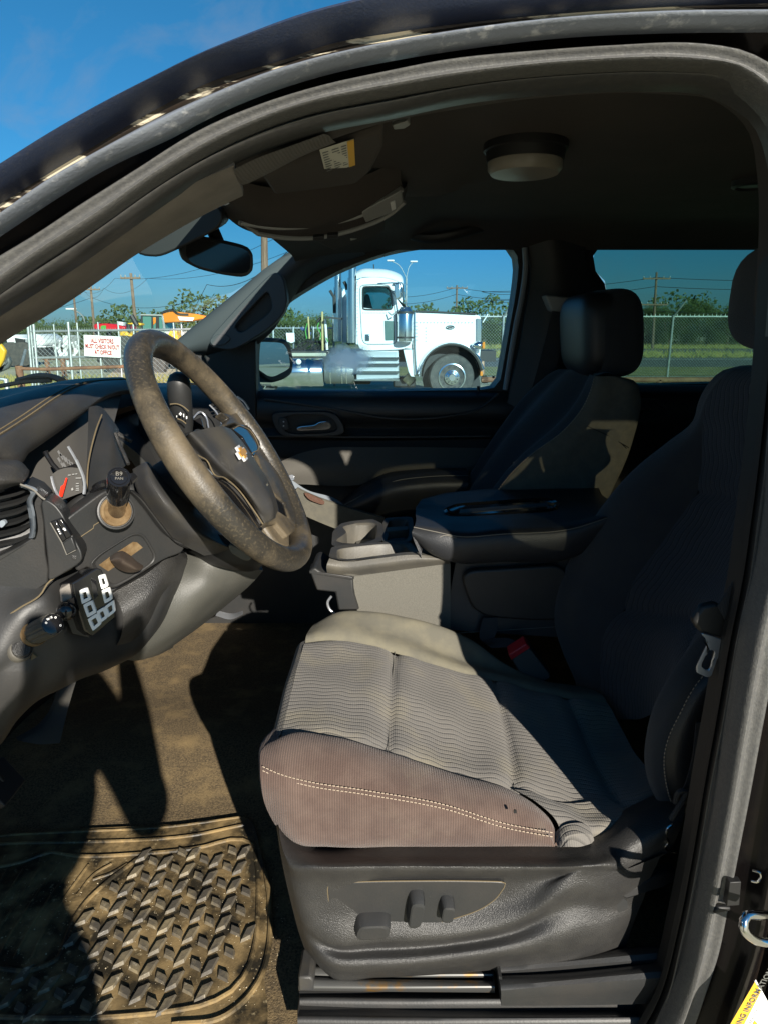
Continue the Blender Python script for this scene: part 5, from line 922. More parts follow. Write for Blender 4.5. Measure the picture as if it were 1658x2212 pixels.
NN = 80; FR = [cr(L(r), NN) for r in (nA, f1, f2, f3, f4)]
cu = MB(); colsf = [crm([FR[i][j] for i in range(5)], 10) for j in range(NN)]
gm = len(colsf[0]); 
s1 = L(zs([(632, 640, .94), (636, 540, 1.02), (642, 430, 1.11), (652, 320, 1.2), (660, 242, 1.29)])); s1 = crm(s1, 10)
s2 = L(zs([(1132, 795, .93), (1122, 700, 1.01), (1100, 590, 1.10), (1078, 500, 1.18), (1050, 352, 1.28)])); s2 = crm(s2, 10)
s3 = L(zs([(1560, 850, .93), (1500, 760, 1.0), (1440, 640, 1.09), (1390, 540, 1.18), (1340, 420, 1.25)])); s3 = crm(s3, 10)
dz = Vector((-.0, -.0, 1))
for i in range(gm):
    for j in range(NN):
        p = colsf[j][i].copy(); dp = 0
        for s in (s1, s2, s3):
            dd = abs(p.x - s[min(i, len(s) - 1)].x)
            dp = max(dp, math.exp(-(dd / .006) ** 2) * 1.0); p.z += .004 * math.exp(-((dd - .03) / .022) ** 2)
        e = min(i, gm - 1 - i) / 4.0
        if e < 1: p.z -= .006 * (1 - e) ** 2
        p.z -= .007 * dp; p.z += .0022 * math.sin(p.x * 31 + 2 * math.sin(p.y * 17)) * math.sin(p.y * 23 + p.x * 9); cu.v.append(p)
for i in range(gm - 1):
    for j in range(NN - 1): cu.face([i * NN + j, (i) * NN + j + 1, (i + 1) * NN + j + 1, (i + 1) * NN + j])
part('seat_cushion', cu, M['insert'], DS, label='grey cushion centre in wavy ribbed cloth', ang=80)
m = MB()
for s in (s1, s2): m.tube([p + Vector((0, 0, -.0025)) for p in s], .0007, 5)
part('seam_thread', m, M['threadd'], DS)
# front roll of the cushion
a = [colsf[0][i] for i in range(gm)]; m = MB().sheet([a, off(a, (-.012, 0, -.008)), off(a, (-.022, .0, -.03)), off(a, (-.018, 0, -.07)), off(a, (.0, 0, -.14))], 24, 5); part('cushion_front', m, M['insert'], DS)
bA = [r[0] for r in R5]; m = MB().sheet([bA, off(bA, (-.006, .02, -.005)), off(bA, (.0, .08, -.02))], 20, 5); part('cushion_front', m, M['brown'], DS)
# far bolster
g0 = f4
g1 = zs([(318, 165, 1.34), (400, 130, 1.345), (660, 175, 1.34), (930, 280, 1.33), (1040, 310, 1.33), (1150, 340, 1.32), (1260, 370, 1.31), (1350, 390, 1.3), (1450, 400, 1.3)])
g2_ = zs([(345, 135, 1.38), (430, 90, 1.39), (560, 86, 1.39), (700, 108, 1.39), (860, 152, 1.385), (980, 210, 1.38), (1080, 290, 1.37), (1160, 345, 1.36), (1300, 380, 1.36)])
GR = [cr(L(r), 50) for r in (g0, g1, g2_)]
m = MB().sheet([off(GR[0], (0, 0, -.006)), mid(GR[0], GR[1], .15), GR[1], GR[2], off(GR[2], (0, .025, -.03)), off(GR[2], (0, .03, -.12))], 50, 6); part('far_bolster', m, M['tan'], DS, label='dusty tan cloth bolster on the console side')
m = MB().sheet([[r[0] for r in (GR[0], GR[1], GR[2])], off([r[0] for r in (GR[0], GR[1], GR[2])], (-.01, 0, -.03)), off([r[0] for r in (GR[0], GR[1], GR[2])], (.0, 0, -.14))], 12, 5); part('cushion_front', m, M['tan'], DS)
m = MB().sheet([L(zs([(1300, 1012, .848), (1330, 980, .845), (1390, 965, .848), (1440, 975, .855), (1448, 1000, .86)])), L(zs([(1302, 1020, .844), (1340, 1018, .836), (1390, 1018, .836), (1420, 1010, .842), (1446, 1000, .86)]))], 16, 1, thick=(0, .02, .002)); part('cushion_corner', m, M['insert'], DS)
m = MB().sheet([L(zs([(1130, 790, .93), (1230, 850, .895), (1300, 920, .872), (1320, 1020, .856)])), L(zs([(1200, 800, .93), (1300, 860, .90), (1370, 930, .875), (1400, 1015, .858)])), L(zs([(1300, 840, .93), (1400, 890, .91), (1450, 940, .88), (1470, 1000, .868)])), L(zs([(1500, 830, .95), (1560, 860, .93), (1580, 900, .90), (1560, 980, .88)]))], 20, 6); part('seat_cushion', m, M['insert'], DS)
m = MB().prism(cr(L(zs([(1128, 872, .846), (1140, 874, .846), (1140, 888, .846), (1134, 884, .846), (1128, 888, .846)])), 12, True), (0, .002, 0)); part('burn_mark', m, M['rubber'], DS)
# backrest, from the console side to the door side
c0 = z2b([(520, 2060, 1.40), (500, 1850, 1.42), (420, 1650, 1.44), (368, 1480, 1.45), (372, 1290, 1.46), (450, 1090, 1.46), (600, 830, 1.46), (850, 530, 1.45), (1050, 370, 1.44), (1215, 238, 1.42), (1240, 130, 1.40), (1290, 30, 1.38), (1380, -60, 1.36), (1500, -92, 1.34)])
c1 = z2b([(600, 2060, 1.34), (560, 1850, 1.35), (500, 1650, 1.36), (470, 1480, 1.37), (500, 1300, 1.38), (600, 1080, 1.385), (760, 840, 1.385), (960, 560, 1.38), (1120, 400, 1.37), (1222, 245, 1.36), (1260, 140, 1.34), (1320, 30, 1.32), (1400, -50, 1.31), (1520, -90, 1.3)])
c2 = z2b([(690, 2060, 1.30), (635, 1850, 1.31), (650, 1620, 1.315), (700, 1490, 1.32), (790, 1350, 1.325), (880, 1170, 1.33), (1050, 930, 1.33), (1205, 690, 1.33), (1245, 560, 1.33), (1255, 340, 1.33), (1275, 160, 1.31), (1350, 20, 1.29), (1430, -60, 1.28), (1560, -90, 1.27)])
c3 = z2b([(850, 2060, 1.20), (830, 1850, 1.21), (880, 1620, 1.22), (960, 1480, 1.23), (1080, 1300, 1.235), (1180, 1130, 1.24), (1320, 900, 1.24), (1420, 700, 1.24), (1450, 560, 1.24), (1460, 340, 1.23), (1480, 160, 1.22), (1540, 20, 1.2), (1620, -50, 1.19), (1740, -90, 1.18)])
c4 = z2b([(1020, 2100, 1.04), (1020, 1850, 1.06), (1120, 1620, 1.08), (1220, 1480, 1.09), (1340, 1300, 1.10), (1450, 1130, 1.105), (1590, 900, 1.11), (1680, 700, 1.11), (1740, 560, 1.11), (1760, 340, 1.1), (1800, 160, 1.09), (1850, 20, 1.08), (1920, -50, 1.07), (2000, -90, 1.06)])
CB = [cr(L(r), 60) for r in (c0, c1, c2, c3, c4)]
c5 = z6([(905, 590, .94), (850, 500, .925), (800, 380, .915), (782, 230, .91), (800, 60, .91), (850, -120, .91), (960, -330, .92), (1150, -600, .94), (1360, -850, .95), (1650, -1200, .97), (1800, -1700, .97), (1900, -2300, .97)])
c6 = z6([(985, 600, .905), (950, 500, .895), (920, 350, .89), (920, 200, .888), (960, 60, .888), (1020, -60, .888), (1120, -250, .89), (1280, -450, .9), (1500, -750, .91), (1750, -1150, .93), (1950, -1700, .93), (2000, -2300, .93)])
c7 = z6([(1200, 640, .90), (1180, 480, .89), (1160, 300, .885), (1170, 150, .885), (1200, 0, .885), (1280, -150, .885), (1400, -350, .885), (1550, -600, .89), (1750, -900, .9), (2000, -1300, .91), (2150, -1800, .92), (2200, -2300, .92)])
C5, C6, C7 = [cr(L(r), 60) for r in (c5, c6, c7)]
m = MB().sheet([off(CB[0], (.10, .01, 0)), off(CB[0], (.03, .015, 0)), CB[0], CB[1], mid(CB[1], CB[2], .6), mid(CB[2], CB[2], 0, (.006, 0, 0))], 60, 6); part('backrest_bolster', m, M['cloth'], DS)
bm = MB(); rr = [CB[2], CB[3], CB[4], mid(CB[4], C5, .6, (.01, 0, 0)), mid(C5, C5, 0, (.012, .004, 0))]
colz = [crm([r[j] for r in rr], 8) for j in range(60)]; gg = len(colz[0])
h1, h2 = 16, 36
for i in range(gg):
    for j in range(60):
        p = colz[j][i].copy(); t = i / gg
        d1 = j - (18 - 3 * t); d2 = j - (38 - 3 * t)
        p.x += .010 * (math.exp(-(d1 / .8) ** 2) + math.exp(-(d2 / .8) ** 2)) - .006 * (math.exp(-((abs(d1) - 4) / 2.6) ** 2))
        bm.v.append(p)
for i in range(gg - 1):
    for j in range(59): bm.face([i * 60 + j + 1, i * 60 + j, (i + 1) * 60 + j, (i + 1) * 60 + j + 1])
part('backrest', bm, M['insert_shaded'], DS, label='wavy cloth backrest with the shade coloured in dark', ang=80)
m = MB().sheet([off(C5, (.014, .015, 0)), C5, mid(C5, C6, .5, (-.004, -.008, 0)), C6, mid(C6, C6, 0, (.003, 0, 0))], 60, 6); part('backrest_bolster', m, M['cloth'], DS)
m = MB().sheet([mid(C6, C6, 0, (.003, 0, 0)), mid(C6, C7, .3, (0, -.006, 0)), C7, off(C7, (.10, .03, 0)), off(C7, (.15, .2, 0))], 60, 5); part('backrest_side', m, M['vinyl'], DS)
m = MB(); pth = [p + Vector((0, -.0035, 0)) for p in cr(C6[:36], 120)]
for i in range(0, 118, 2): m.tube([pth[i], pth[i + 1].lerp(pth[i + 2], .2)], .0009, 4)
part('stitching', m, M['thread'], DS)
m = MB().sheet([[p.lerp(q, 0) for p, q in zip(CB[i][-3:], CB[i][-3:])] for i in range(5)], 6, 3)
m = MB().box((.70, 1.17, 1.05), (.05, .48, .72), ); part('backrest_shell', m, M['vinyl'], DS, bev=.02)
hr = P(1722, 640, 1.2); m = MB().blob(hr, (.07, .15, .092), nu=28, nv=16, e=.62); part('headrest', m, M['cloth'], DS)
# seat belt tongue and webbing
m = MB().prism(L(z2b([(1198, 1465, .80), (1258, 1375, .80), (1345, 1355, .80), (1430, 1400, .80), (1450, 1590, .80), (1240, 1530, .80)])), (0, .014, 0)); BT = part('belt_tongue', m, M['rubber'], bev=.004, label='black and chrome seat belt tongue hanging at the pillar')
tg = L(z2b([(1245, 1532, .798), (1440, 1595, .798), (1425, 1625, .798), (1370, 1640, .798), (1345, 1700, .798), (1312, 1795, .798), (1290, 1806, .798), (1222, 1775, .798), (1225, 1740, .798), (1292, 1600, .798), (1280, 1570, .798)]))
ti = L(z2b([(1300, 1640, .798), (1318, 1638, .798), (1336, 1652, .798), (1325, 1690, .798), (1310, 1740, .798), (1298, 1762, .798), (1280, 1762, .798), (1252, 1742, .798), (1252, 1722, .798), (1275, 1675, .798), (1290, 1650, .798)]))
m = MB(); ring(m, cr(ti, 60, True, .2), cr(tg, 60, True, .15), (0, .003, 0), 60); part('tongue_plate', m, M['satin'], BT, bev=.0006)
m = MB().sheet([L(z2b([(1350, 1375, .797), (1420, 1260, .797), (1500, 1120, .797), (1560, 980, .797), (1700, 700, .797)])), L(z2b([(1420, 1500, .797), (1470, 1380, .797), (1560, 1200, .797), (1640, 1000, .797), (1800, 700, .797)]))], 20, 1, thick=(0, .002, 0)); part('belt_webbing', m, M['belt'], BT)
m = MB().sheet([L(z6([(1150, 0, .86), (1110, 300, .86), (1050, 480, .86), (1000, 560, .86)])), L(z6([(1260, 0, .86), (1200, 300, .86), (1100, 450, .86), (1020, 590, .86)]))], 20, 1, thick=(0, .002, 0)); part('belt_webbing', m, M['belt'], BT)
m = MB().tube(cr(L(z6([(1000, 560, .858), (1040, 480, .852), (1075, 475, .852), (1060, 530, .852), (1020, 600, .85), (970, 680, .85)])), 16), .004, 8); part('webbing_fold', m, M['belt'], BT)
m = MB().tube(cr(L(z6([(985, 715, .85), (950, 740, .848), (935, 800, .848), (950, 850, .848), (930, 870, .848), (950, 900, .848), (1000, 910, .85)])), 20), .0022, 8); part('anchor_loop', m, M['chrome'], BT)
# driver buckle and strap near the console
bk = z2b([(80, 1670, 1.36), (190, 1600, 1.36), (330, 1780, 1.34), (340, 1810, 1.34), (240, 1870, 1.33), (180, 1850, 1.33)])
m = MB().prism(L(bk), (.0, .03, .006)); BK = part('belt_buckle', m, M['rubber'], bev=.005, seg=3, label='black buckle with red release between seat and console')
m = MB().prism(L(z2b([(80, 1668, 1.352), (185, 1600, 1.352), (212, 1625, 1.352), (95, 1702, 1.352)])), (0, .03, .006)); part('release_button', m, M['red'], BK, bev=.002)
m = MB().sheet([L([(1042, 1336, 1.43), (1036, 1360, 1.42), (1036, 1382, 1.40), (1050, 1390, 1.38)]), L([(1074, 1334, 1.43), (1072, 1362, 1.42), (1064, 1386, 1.40), (1068, 1390, 1.38)])], 14, 1, thick=(0, .003, 0)); part('seat_belt', m, M['belt'])
m = MB().sheet([L([(1040, 1385, 1.40), (1090, 1378, 1.40), (1140, 1395, 1.38)]), L([(1060, 1400, 1.38), (1100, 1400, 1.38), (1145, 1420, 1.36)])], 14, 1, thick=(0, .003, 0)); part('seat_belt', m, M['belt'])
# seat rail and plastic covers along the sill
m = MB().sheet([L(zt([(175, 872, .84), (600, 878, .84), (1240, 885, .84)])), L(zt([(175, 880, .82), (600, 890, .82), (1240, 895, .82)])), L(zt([(175, 915, .812), (600, 918, .812), (1240, 915, .812)])), L(zt([(178, 940, .82), (600, 945, .82), (1240, 950, .82)]))], 20, 5, thick=(0, .02, 0)); RL = part('seat_rail', m, mat('worn_rail', (.12, .12, .115), .4, metal=.5, col2=(.24, .13, .03), nscale=30, lo=.55, hi=.7), label='dirty metal seat rail with rust coloured edges')
m = MB().prism(L(zt([(175, 868, .808), (240, 866, .808), (258, 885, .808), (258, 945, .808), (175, 945, .808)])), (0, .05, 0)); part('rail_cap', m, M['hub'], RL, bev=.003)
m = MB().prism(L(zt([(205, 770, .86), (300, 772, .86), (320, 810, .86), (210, 808, .86)])), (0, .05, 0)); part('rail_tab', m, M['hub'], RL, bev=.003)
m = MB().sheet([L(zt([(1262, 860, .83), (1500, 840, .83), (2200, 780, .83)])), L(zt([(1265, 880, .80), (1500, 868, .80), (2200, 800, .80)])), L(zt([(1272, 915, .79), (1500, 895, .79), (2200, 830, .79)])), L(zt([(1275, 1022, .79), (1500, 1022, .79), (2200, 1010, .79)]))], 20, 5, thick=(0, .03, 0)); part('rail_cover', m, M['plas2'], RL)
m = MB().prism(L(zt([(1262, 862, .802), (1275, 1022, .792), (1282, 1022, .792), (1280, 866, .80)])), (0, .06, 0)); part('rail_cover', m, M['plas2'], RL)
m = MB().sheet([L(zt([(180, 940, .83), (700, 960, .83), (1300, 1000, .83), (2200, 1000, .83)])), L(zt([(178, 1000, .815), (700, 1020, .815), (1300, 1030, .815), (2200, 1030, .815)])), L(zt([(170, 1050, .80), (700, 1060, .80), (1300, 1066, .80), (2200, 1066, .80)])), L(zt([(170, 1085, .785), (700, 1092, .785), (1300, 1090, .785), (2200, 1085, .785)])), L(zt([(175, 1200, .775), (700, 1200, .775), (1300, 1200, .775), (2200, 1200, .775)]))], 24, 6, thick=(0, .03, 0)); part('sill_cover', m, M['plas2'], label='scuffed black sill trim under the driver seat')
# ---------------------------------------------------------------- centre console
cn = lambda x, y, Y=None: P(493 + .4462 * x, 863 + .4462 * y, Y) 
m = MB().prism([Vector(q) for q in ((P(765, 1245, 1.45).x, 1.45, 1.0), (P(972, 1218, 1.45).x, 1.45, 1.0), (P(972, 1218, 1.45).x + .02, 1.45, .62), (P(775, 1320, 1.45).x, 1.45, .62))], (0, .33, 0)); m = MB()
m.sheet([[P(760, 1246, 1.452), P(860, 1232, 1.452), P(972, 1217, 1.452)], [P(768, 1290, 1.45), P(870, 1280, 1.45), P(972, 1280, 1.45)], [P(778, 1400, 1.45), P(870, 1400, 1.45), P(972, 1400, 1.45)]], 14, 5, thick=(0, .3, 0)); CO = part('centre_console', m, mat('console_felt', (.10, .096, .082), .95, col2=(.135, .128, .108), nscale=420, lo=.35, hi=.7, bump=.5, bscale=900), label='padded centre console with cup holders and armrest')
m = MB(); tl = [cn(480, 850, 1.445), cn(485, 760, 1.445), cn(505, 630, 1.60), cn(545, 598, 1.74), cn(600, 588, 1.8), cn(760, 572, 1.8), cn(880, 562, 1.8), cn(900, 640, 1.6), cn(940, 740, 1.47), cn(1070, 795, 1.445)]
# tray top built in world space so that its wells are real
TZ = 1.012; x0 = P(708, 1150, 1.45).x; 
m = MB().sheet([[cn(480, 845, 1.45), cn(560, 858, 1.45), cn(700, 840, 1.45), cn(900, 815, 1.45), cn(1072, 795, 1.45)], [cn(478, 800, 1.435), cn(560, 815, 1.435), cn(700, 800, 1.435), cn(900, 775, 1.435), cn(1060, 772, 1.435)], [cn(490, 770, 1.445), cn(560, 785, 1.44), cn(700, 772, 1.44), cn(900, 752, 1.44), cn(1040, 765, 1.44)]], 26, 5, thick=(0, .02, 0)); part('tray_fascia', m, M['dusty'], CO)
def well(outer, inner, d, name, mt=None, n=48):  # rims darker than walls: dimness under grazing sun put into their colour
    a = cr(outer, n, True, .2); b = cr(inner, n, True, .25); c = sum(b, Vector()) / n; m = MB().use(M['hub']); m.v += a + [p + Vector((0, 0, -.002)) for p in b] + [p.lerp(c, .06) + Vector((0, 0, -.007)) for p in b] + [p.lerp(c, .12) + Vector((0, 0, -d)) for p in b]
    for k in range(n): j = (k + 1) % n; m.face([k, j, n + j, n + k])
    m.use(M['dusty'])
    for k in range(n): j = (k + 1) % n; m.face([n + k, n + j, 2 * n + j, 2 * n + k]); m.face([2 * n + k, 2 * n + j, 3 * n + j, 3 * n + k])
    m.face([3 * n + k for k in range(n)]); return part(name, m, None, CO)
def zc_(x, y, z=TZ):
    u, v = 493 + .4462 * x, 863 + .4462 * y; return PZ(u, v, z)
tray_o = [zc_(486, 765), zc_(560, 782), zc_(750, 765), zc_(925, 742), zc_(880, 690), zc_(740, 690), zc_(600, 700), zc_(500, 712)]
well(tray_o, [zc_(525, 768), zc_(560, 772), zc_(740, 755), zc_(900, 738), zc_(868, 695), zc_(740, 696), zc_(600, 710), zc_(525, 722)], .045, 'front_tray')
well([zc_(500, 712), zc_(600, 700), zc_(740, 690), zc_(760, 650), zc_(745, 600), zc_(700, 578), zc_(600, 588), zc_(545, 600), zc_(505, 640)], [zc_(515, 680), zc_(560, 692), zc_(640, 694), zc_(715, 672), zc_(722, 640), zc_(720, 600), zc_(690, 592), zc_(620, 595), zc_(550, 612), zc_(575, 640)], .07, 'cup_holder')
well([zc_(740, 690), zc_(880, 690), zc_(900, 640), zc_(890, 565), zc_(760, 572), zc_(745, 600), zc_(760, 650)], [zc_(765, 680), zc_(865, 676), zc_(875, 640), zc_(868, 575), zc_(775, 582), zc_(768, 610), zc_(775, 650)], .03, 'rear_tray')
m = MB(); m.prism([zc_(765, 640, TZ + .001), zc_(870, 630, TZ + .001), zc_(872, 612, TZ + .001), zc_(765, 618, TZ + .001)], (0, 0, -.02)); part('tray_divider', m, M['dusty'], CO, bev=.002)
m = MB().prism(L([(668, 1232, 1.44), (680, 1226, 1.44), (700, 1240, 1.44), (762, 1245, 1.44), (764, 1280, 1.44), (776, 1318, 1.44), (731, 1319, 1.44), (724, 1280, 1.44), (684, 1276, 1.44)]), (.004, .12, 0)); part('ash_tray_pod', m, M['plas2'], CO, bev=.004, label='glossy dark pod on the console front')
m = MB().prism(L([(668, 1232, 1.44), (762, 1246, 1.438), (775, 1237, 1.5), (700, 1212, 1.6), (672, 1218, 1.6)]), (0, 0, -.008)); part('pod_top', m, M['plas2'], CO, bev=.002)
m = MB().tube(cr(L([(716, 1288, 1.45), (708, 1300, 1.45), (712, 1316, 1.45), (722, 1325, 1.45)]), 12), .003, 8); part('hook', m, M['satin'], CO)
# armrest lid: loft of cross sections along X
def lid(u0, secs): pass
lt = [[(888, 1165, 1.45), (893, 1140, 1.46), (905, 1105, 1.6), (915, 1085, 1.74), (935, 1072, 1.85)],
      ]
rowsL = []
sidebot = L([(893, 1165, 1.44), (930, 1195, 1.425), (978, 1214, 1.42), (1080, 1213, 1.42), (1225, 1208, 1.42), (1290, 1180, 1.42)])
sidemid = L([(889, 1150, 1.43), (935, 1175, 1.412), (985, 1190, 1.405), (1080, 1185, 1.405), (1225, 1178, 1.405), (1300, 1150, 1.41)])
sidetop = L([(893, 1140, 1.44), (940, 1150, 1.42), (990, 1160, 1.41), (1080, 1155, 1.41), (1240, 1142, 1.41), (1310, 1120, 1.41)])
top1 = L([(897, 1128, 1.48), (950, 1133, 1.46), (1000, 1138, 1.455), (1080, 1132, 1.455), (1240, 1122, 1.455), (1320, 1105, 1.455)])
top2 = L([(897, 1110, 1.58), (950, 1112, 1.575), (1000, 1110, 1.575), (1080, 1106, 1.575), (1230, 1096, 1.575), (1320, 1085, 1.575)])
top3 = L([(900, 1092, 1.72), (950, 1090, 1.71), (1000, 1088, 1.71), (1080, 1082, 1.71), (1220, 1076, 1.71), (1300, 1070, 1.71)])
top4 = L([(915, 1082, 1.82), (960, 1070, 1.83), (1010, 1064, 1.83), (1080, 1059, 1.83), (1200, 1055, 1.83), (1285, 1056, 1.83)])
m = MB().sheet([off(sidebot, (0, .05, 0)), sidebot, sidemid, sidetop, top1, top2, top3, top4, off(top4, (0, .02, -.06))], 50, 6); AR = part('armrest', m, M['vinyl'], CO, label='blue black vinyl armrest lid')
m = MB(); cc_ = [r[0] for r in (sidebot, sidemid, sidetop, top1, top2, top3, top4)]
m.sheet([cc_, off(cc_, (.004, 0, -.012)), off(cc_, (.02, 0, -.05))], 30, 5); part('armrest_front', m, M['vinyl'], CO)
m = MB().tube([p + Vector((0, -.001, .0015)) for p in cr(sidetop, 40)], .001, 5); m.tube([p + Vector((0, -.0015, -.0008)) for p in cr(L([(932, 1188, 1.42), (940, 1168, 1.415), (955, 1156, 1.415), (985, 1161, 1.409)]), 14)], .001, 5); part('stitching', m, M['threadd'], CO)
rc_o = L([(960, 1104, 1.6), (985, 1094, 1.66), (1180, 1080, 1.66), (1204, 1090, 1.62), (1196, 1104, 1.56), (1180, 1108, 1.55), (975, 1121, 1.55)])
a = cr([p + Vector((0, 0, .008)) for p in rc_o], 48, True, .2); c = sum(a, Vector()) / 48; m = MB(); m.v += [p.lerp(c, -.05) + Vector((0, 0, -.004)) for p in a] + a + [p.lerp(c, .06) + Vector((0, 0, -.005)) for p in a]
for k in range(48): j = (k + 1) % 48; m.face([k, j, 48 + j, 48 + k]); m.face([48 + k, 48 + j, 96 + j, 96 + k])
m.face([96 + k for k in range(48)]); part('armrest_recess', m, M['piano'], CO)
m = MB().prism([p + Vector((0, 0, .0085)) for p in L([(992, 1108, 1.58), (1180, 1093, 1.58), (1182, 1100, 1.56), (990, 1116, 1.56)])], (0, 0, -.002)); part('recess_liner', m, M['hub'], CO)
m = MB().sheet([L([(984, 1212, 1.46), (1100, 1212, 1.46), (1260, 1205, 1.46)]), L([(972, 1280, 1.46), (1100, 1280, 1.46), (1260, 1280, 1.46)]), L([(965, 1360, 1.45), (1100, 1370, 1.45), (1260, 1380, 1.45)])], 14, 5, thick=(0, .3, 0)); part('shaded_console_body', m, M['vinyl'], CO)  # rear side of the console, pillar shadow coloured in as dark vinyl
m = MB().prism(cr(L([(990, 1228, 1.455), (1100, 1222, 1.455), (1222, 1214, 1.455), (1230, 1330, 1.455), (1170, 1336, 1.455), (1050, 1328, 1.455), (1015, 1308, 1.455)]), 40, True), (0, -.018, 0)); part('storage_bin', m, M['plas2'], CO, bev=.006, seg=3)
m = MB().tube([p + Vector((0, -.003, 0)) for p in L([(990, 1366, 1.45), (1120, 1358, 1.45), (1240, 1350, 1.45)])], .0009, 4); part('stitching', m, M['threadd'], CO)
# ---------------------------------------------------------------- passenger seat
pf = L([(1068, 1066, 1.80), (1100, 1025, 1.80), (1145, 982, 1.80), (1215, 930, 1.80), (1258, 878, 1.80), (1278, 830, 1.80), (1282, 812, 1.81)])
pc = L([(1010, 1066, 2.0), (1060, 990, 2.0), (1110, 930, 2.0), (1165, 870, 2.0), (1200, 830, 2.0), (1222, 806, 2.0), (1235, 797, 2.0)])
pd = L([(985, 1066, 2.16), (1030, 990, 2.16), (1075, 920, 2.16), (1120, 860, 2.16), (1160, 822, 2.16), (1185, 804, 2.16), (1200, 798, 2.16)])
pf1 = [p + Vector((.004, .012, 0)) for p in pf]
m = MB().sheet([pf1, mid(cr(pf, 20), cr(pc, 20), .25, (.004, 0, 0)), mid(cr(pf, 20), cr(pc, 20), .4, (.03, 0, 0)), pc, mid(cr(pc, 20), cr(pd, 20), .6, (.02, 0, 0)), mid(cr(pc, 20), cr(pd, 20), .85), off(pd, (.05, .03, 0))], 30, 6); PS = part('passenger_seat', m, M['cloth'], label='front passenger seat in shade, side of its backrest sunlit')
pr = L([(1268, 1064, 1.80), (1298, 1092, 1.80), (1330, 1040, 1.80), (1366, 950, 1.80), (1381, 850, 1.80), (1374, 828, 1.80), (1330, 812, 1.80)])
a = cr(pf, 30); b = cr(pr, 30)
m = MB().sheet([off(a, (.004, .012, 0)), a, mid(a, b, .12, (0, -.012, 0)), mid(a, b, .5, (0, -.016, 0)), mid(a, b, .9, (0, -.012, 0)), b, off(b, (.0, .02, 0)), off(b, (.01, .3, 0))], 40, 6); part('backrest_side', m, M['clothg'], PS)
m = MB().sheet([[q + Vector((0, 0, 0)) for q in (pf[-1], P(1310, 806, 1.80), pr[-1])], [P(1270, 796, 1.98), P(1300, 796, 1.98), P(1350, 800, 1.98)], [pd[-1], P(1260, 796, 2.16), P(1320, 800, 2.16)]], 16, 6); part('backrest_top', m, M['cloth'], PS)
m = MB(); pth = [p + Vector((-.001, -.006, 0)) for p in cr(pf, 110)]
for i in range(0, 108, 2): m.tube([pth[i], pth[i + 1].lerp(pth[i + 2], .2)], .0012, 4)
part('stitching', m, M['thread'], PS)
m = MB().tube([p + Vector((0, -.0165, 0)) for p in L([(1262, 918, 1.80), (1310, 940, 1.80), (1352, 965, 1.80)])], .0012, 5); part('panel_seam', m, M['rubber'], PS)
h = MB(); hc = P(1300, 722, 1.97)
Mh = Matrix.Rotation(math.radians(-6), 3, 'Y')
h.blob(hc + Vector((.0, 0, 0)), (.082, .155, .118), Mh, 32, 20, .55); part('headrest', h, M['cloth'], PS)
h = MB(); h.blob(hc + Vector((-.022, .006, .002)), (.072, .158, .112), Mh, 32, 20, .5); part('headrest_face', h, M['vinyl'], PS)
m = MB(); 
for dy in (-.07, .07): m.tube([hc + Vector((.01, dy, -.09)), hc + Vector((.015, dy, -.2))], .006, 8)
part('headrest_post', m, M['satin'], PS)
m = MB().sheet([[(-.05, 1.82, .86), (.2, 1.82, .88), (.45, 1.82, .9)], [(-.08, 2.0, .85), (.2, 2.0, .86), (.45, 2.0, .88)], [(-.05, 2.2, .86), (.2, 2.2, .88), (.45, 2.2, .9)]], 16, 5, thick=(0, 0, -.15)); part('seat_cushion', m, M['cloth'], PS)
m = MB().sheet([[(.02, 1.5, 1.0), (.3, 1.5, 1.0)], [(.02, 1.75, 1.0), (.3, 1.75, 1.0)]], 4, 1)
m = MB().lathe(P(1385, 1075, 2.2), (0, 0, 1), [(.06, -.2), (.065, 0), (.063, .01), (.06, .004)], 24); part('bin', m, M['plas'])
# rear bench
m = MB().box((1.25, 1.6, .8), (.5, 1.35, .2)); m.box((1.5, 1.6, 1.0), (.14, 1.35, .5)); part('rear_bench', m, M['cloth'], bev=.04, seg=3)
# ---------------------------------------------------------------- floor
def fz(x, y):
    b = max(0, 1 - ((y - 1.58) / .28) ** 2) if abs(y - 1.58) < .28 else 0
    return .462 + .025 * b * b
m = MB(); NX, NY = 70, 60; 
for j in range(NY + 1):
    for i in range(NX + 1):
        x = -1.3 + 2.9 * i / NX; y = .80 + 1.62 * j / NY; z = fz(x, y)
        if x < -1.0: z += (-1.0 - x) * 1.0
        m.v.append(Vector((x, y, z)))
for j in range(NY):
    for i in range(NX): m.face([j * (NX + 1) + i, j * (NX + 1) + i + 1, (j + 1) * (NX + 1) + i + 1, (j + 1) * (NX + 1) + i])
FL = part('floor_carpet', m, M['carpetd'], label='brown dusty carpet of the footwell')
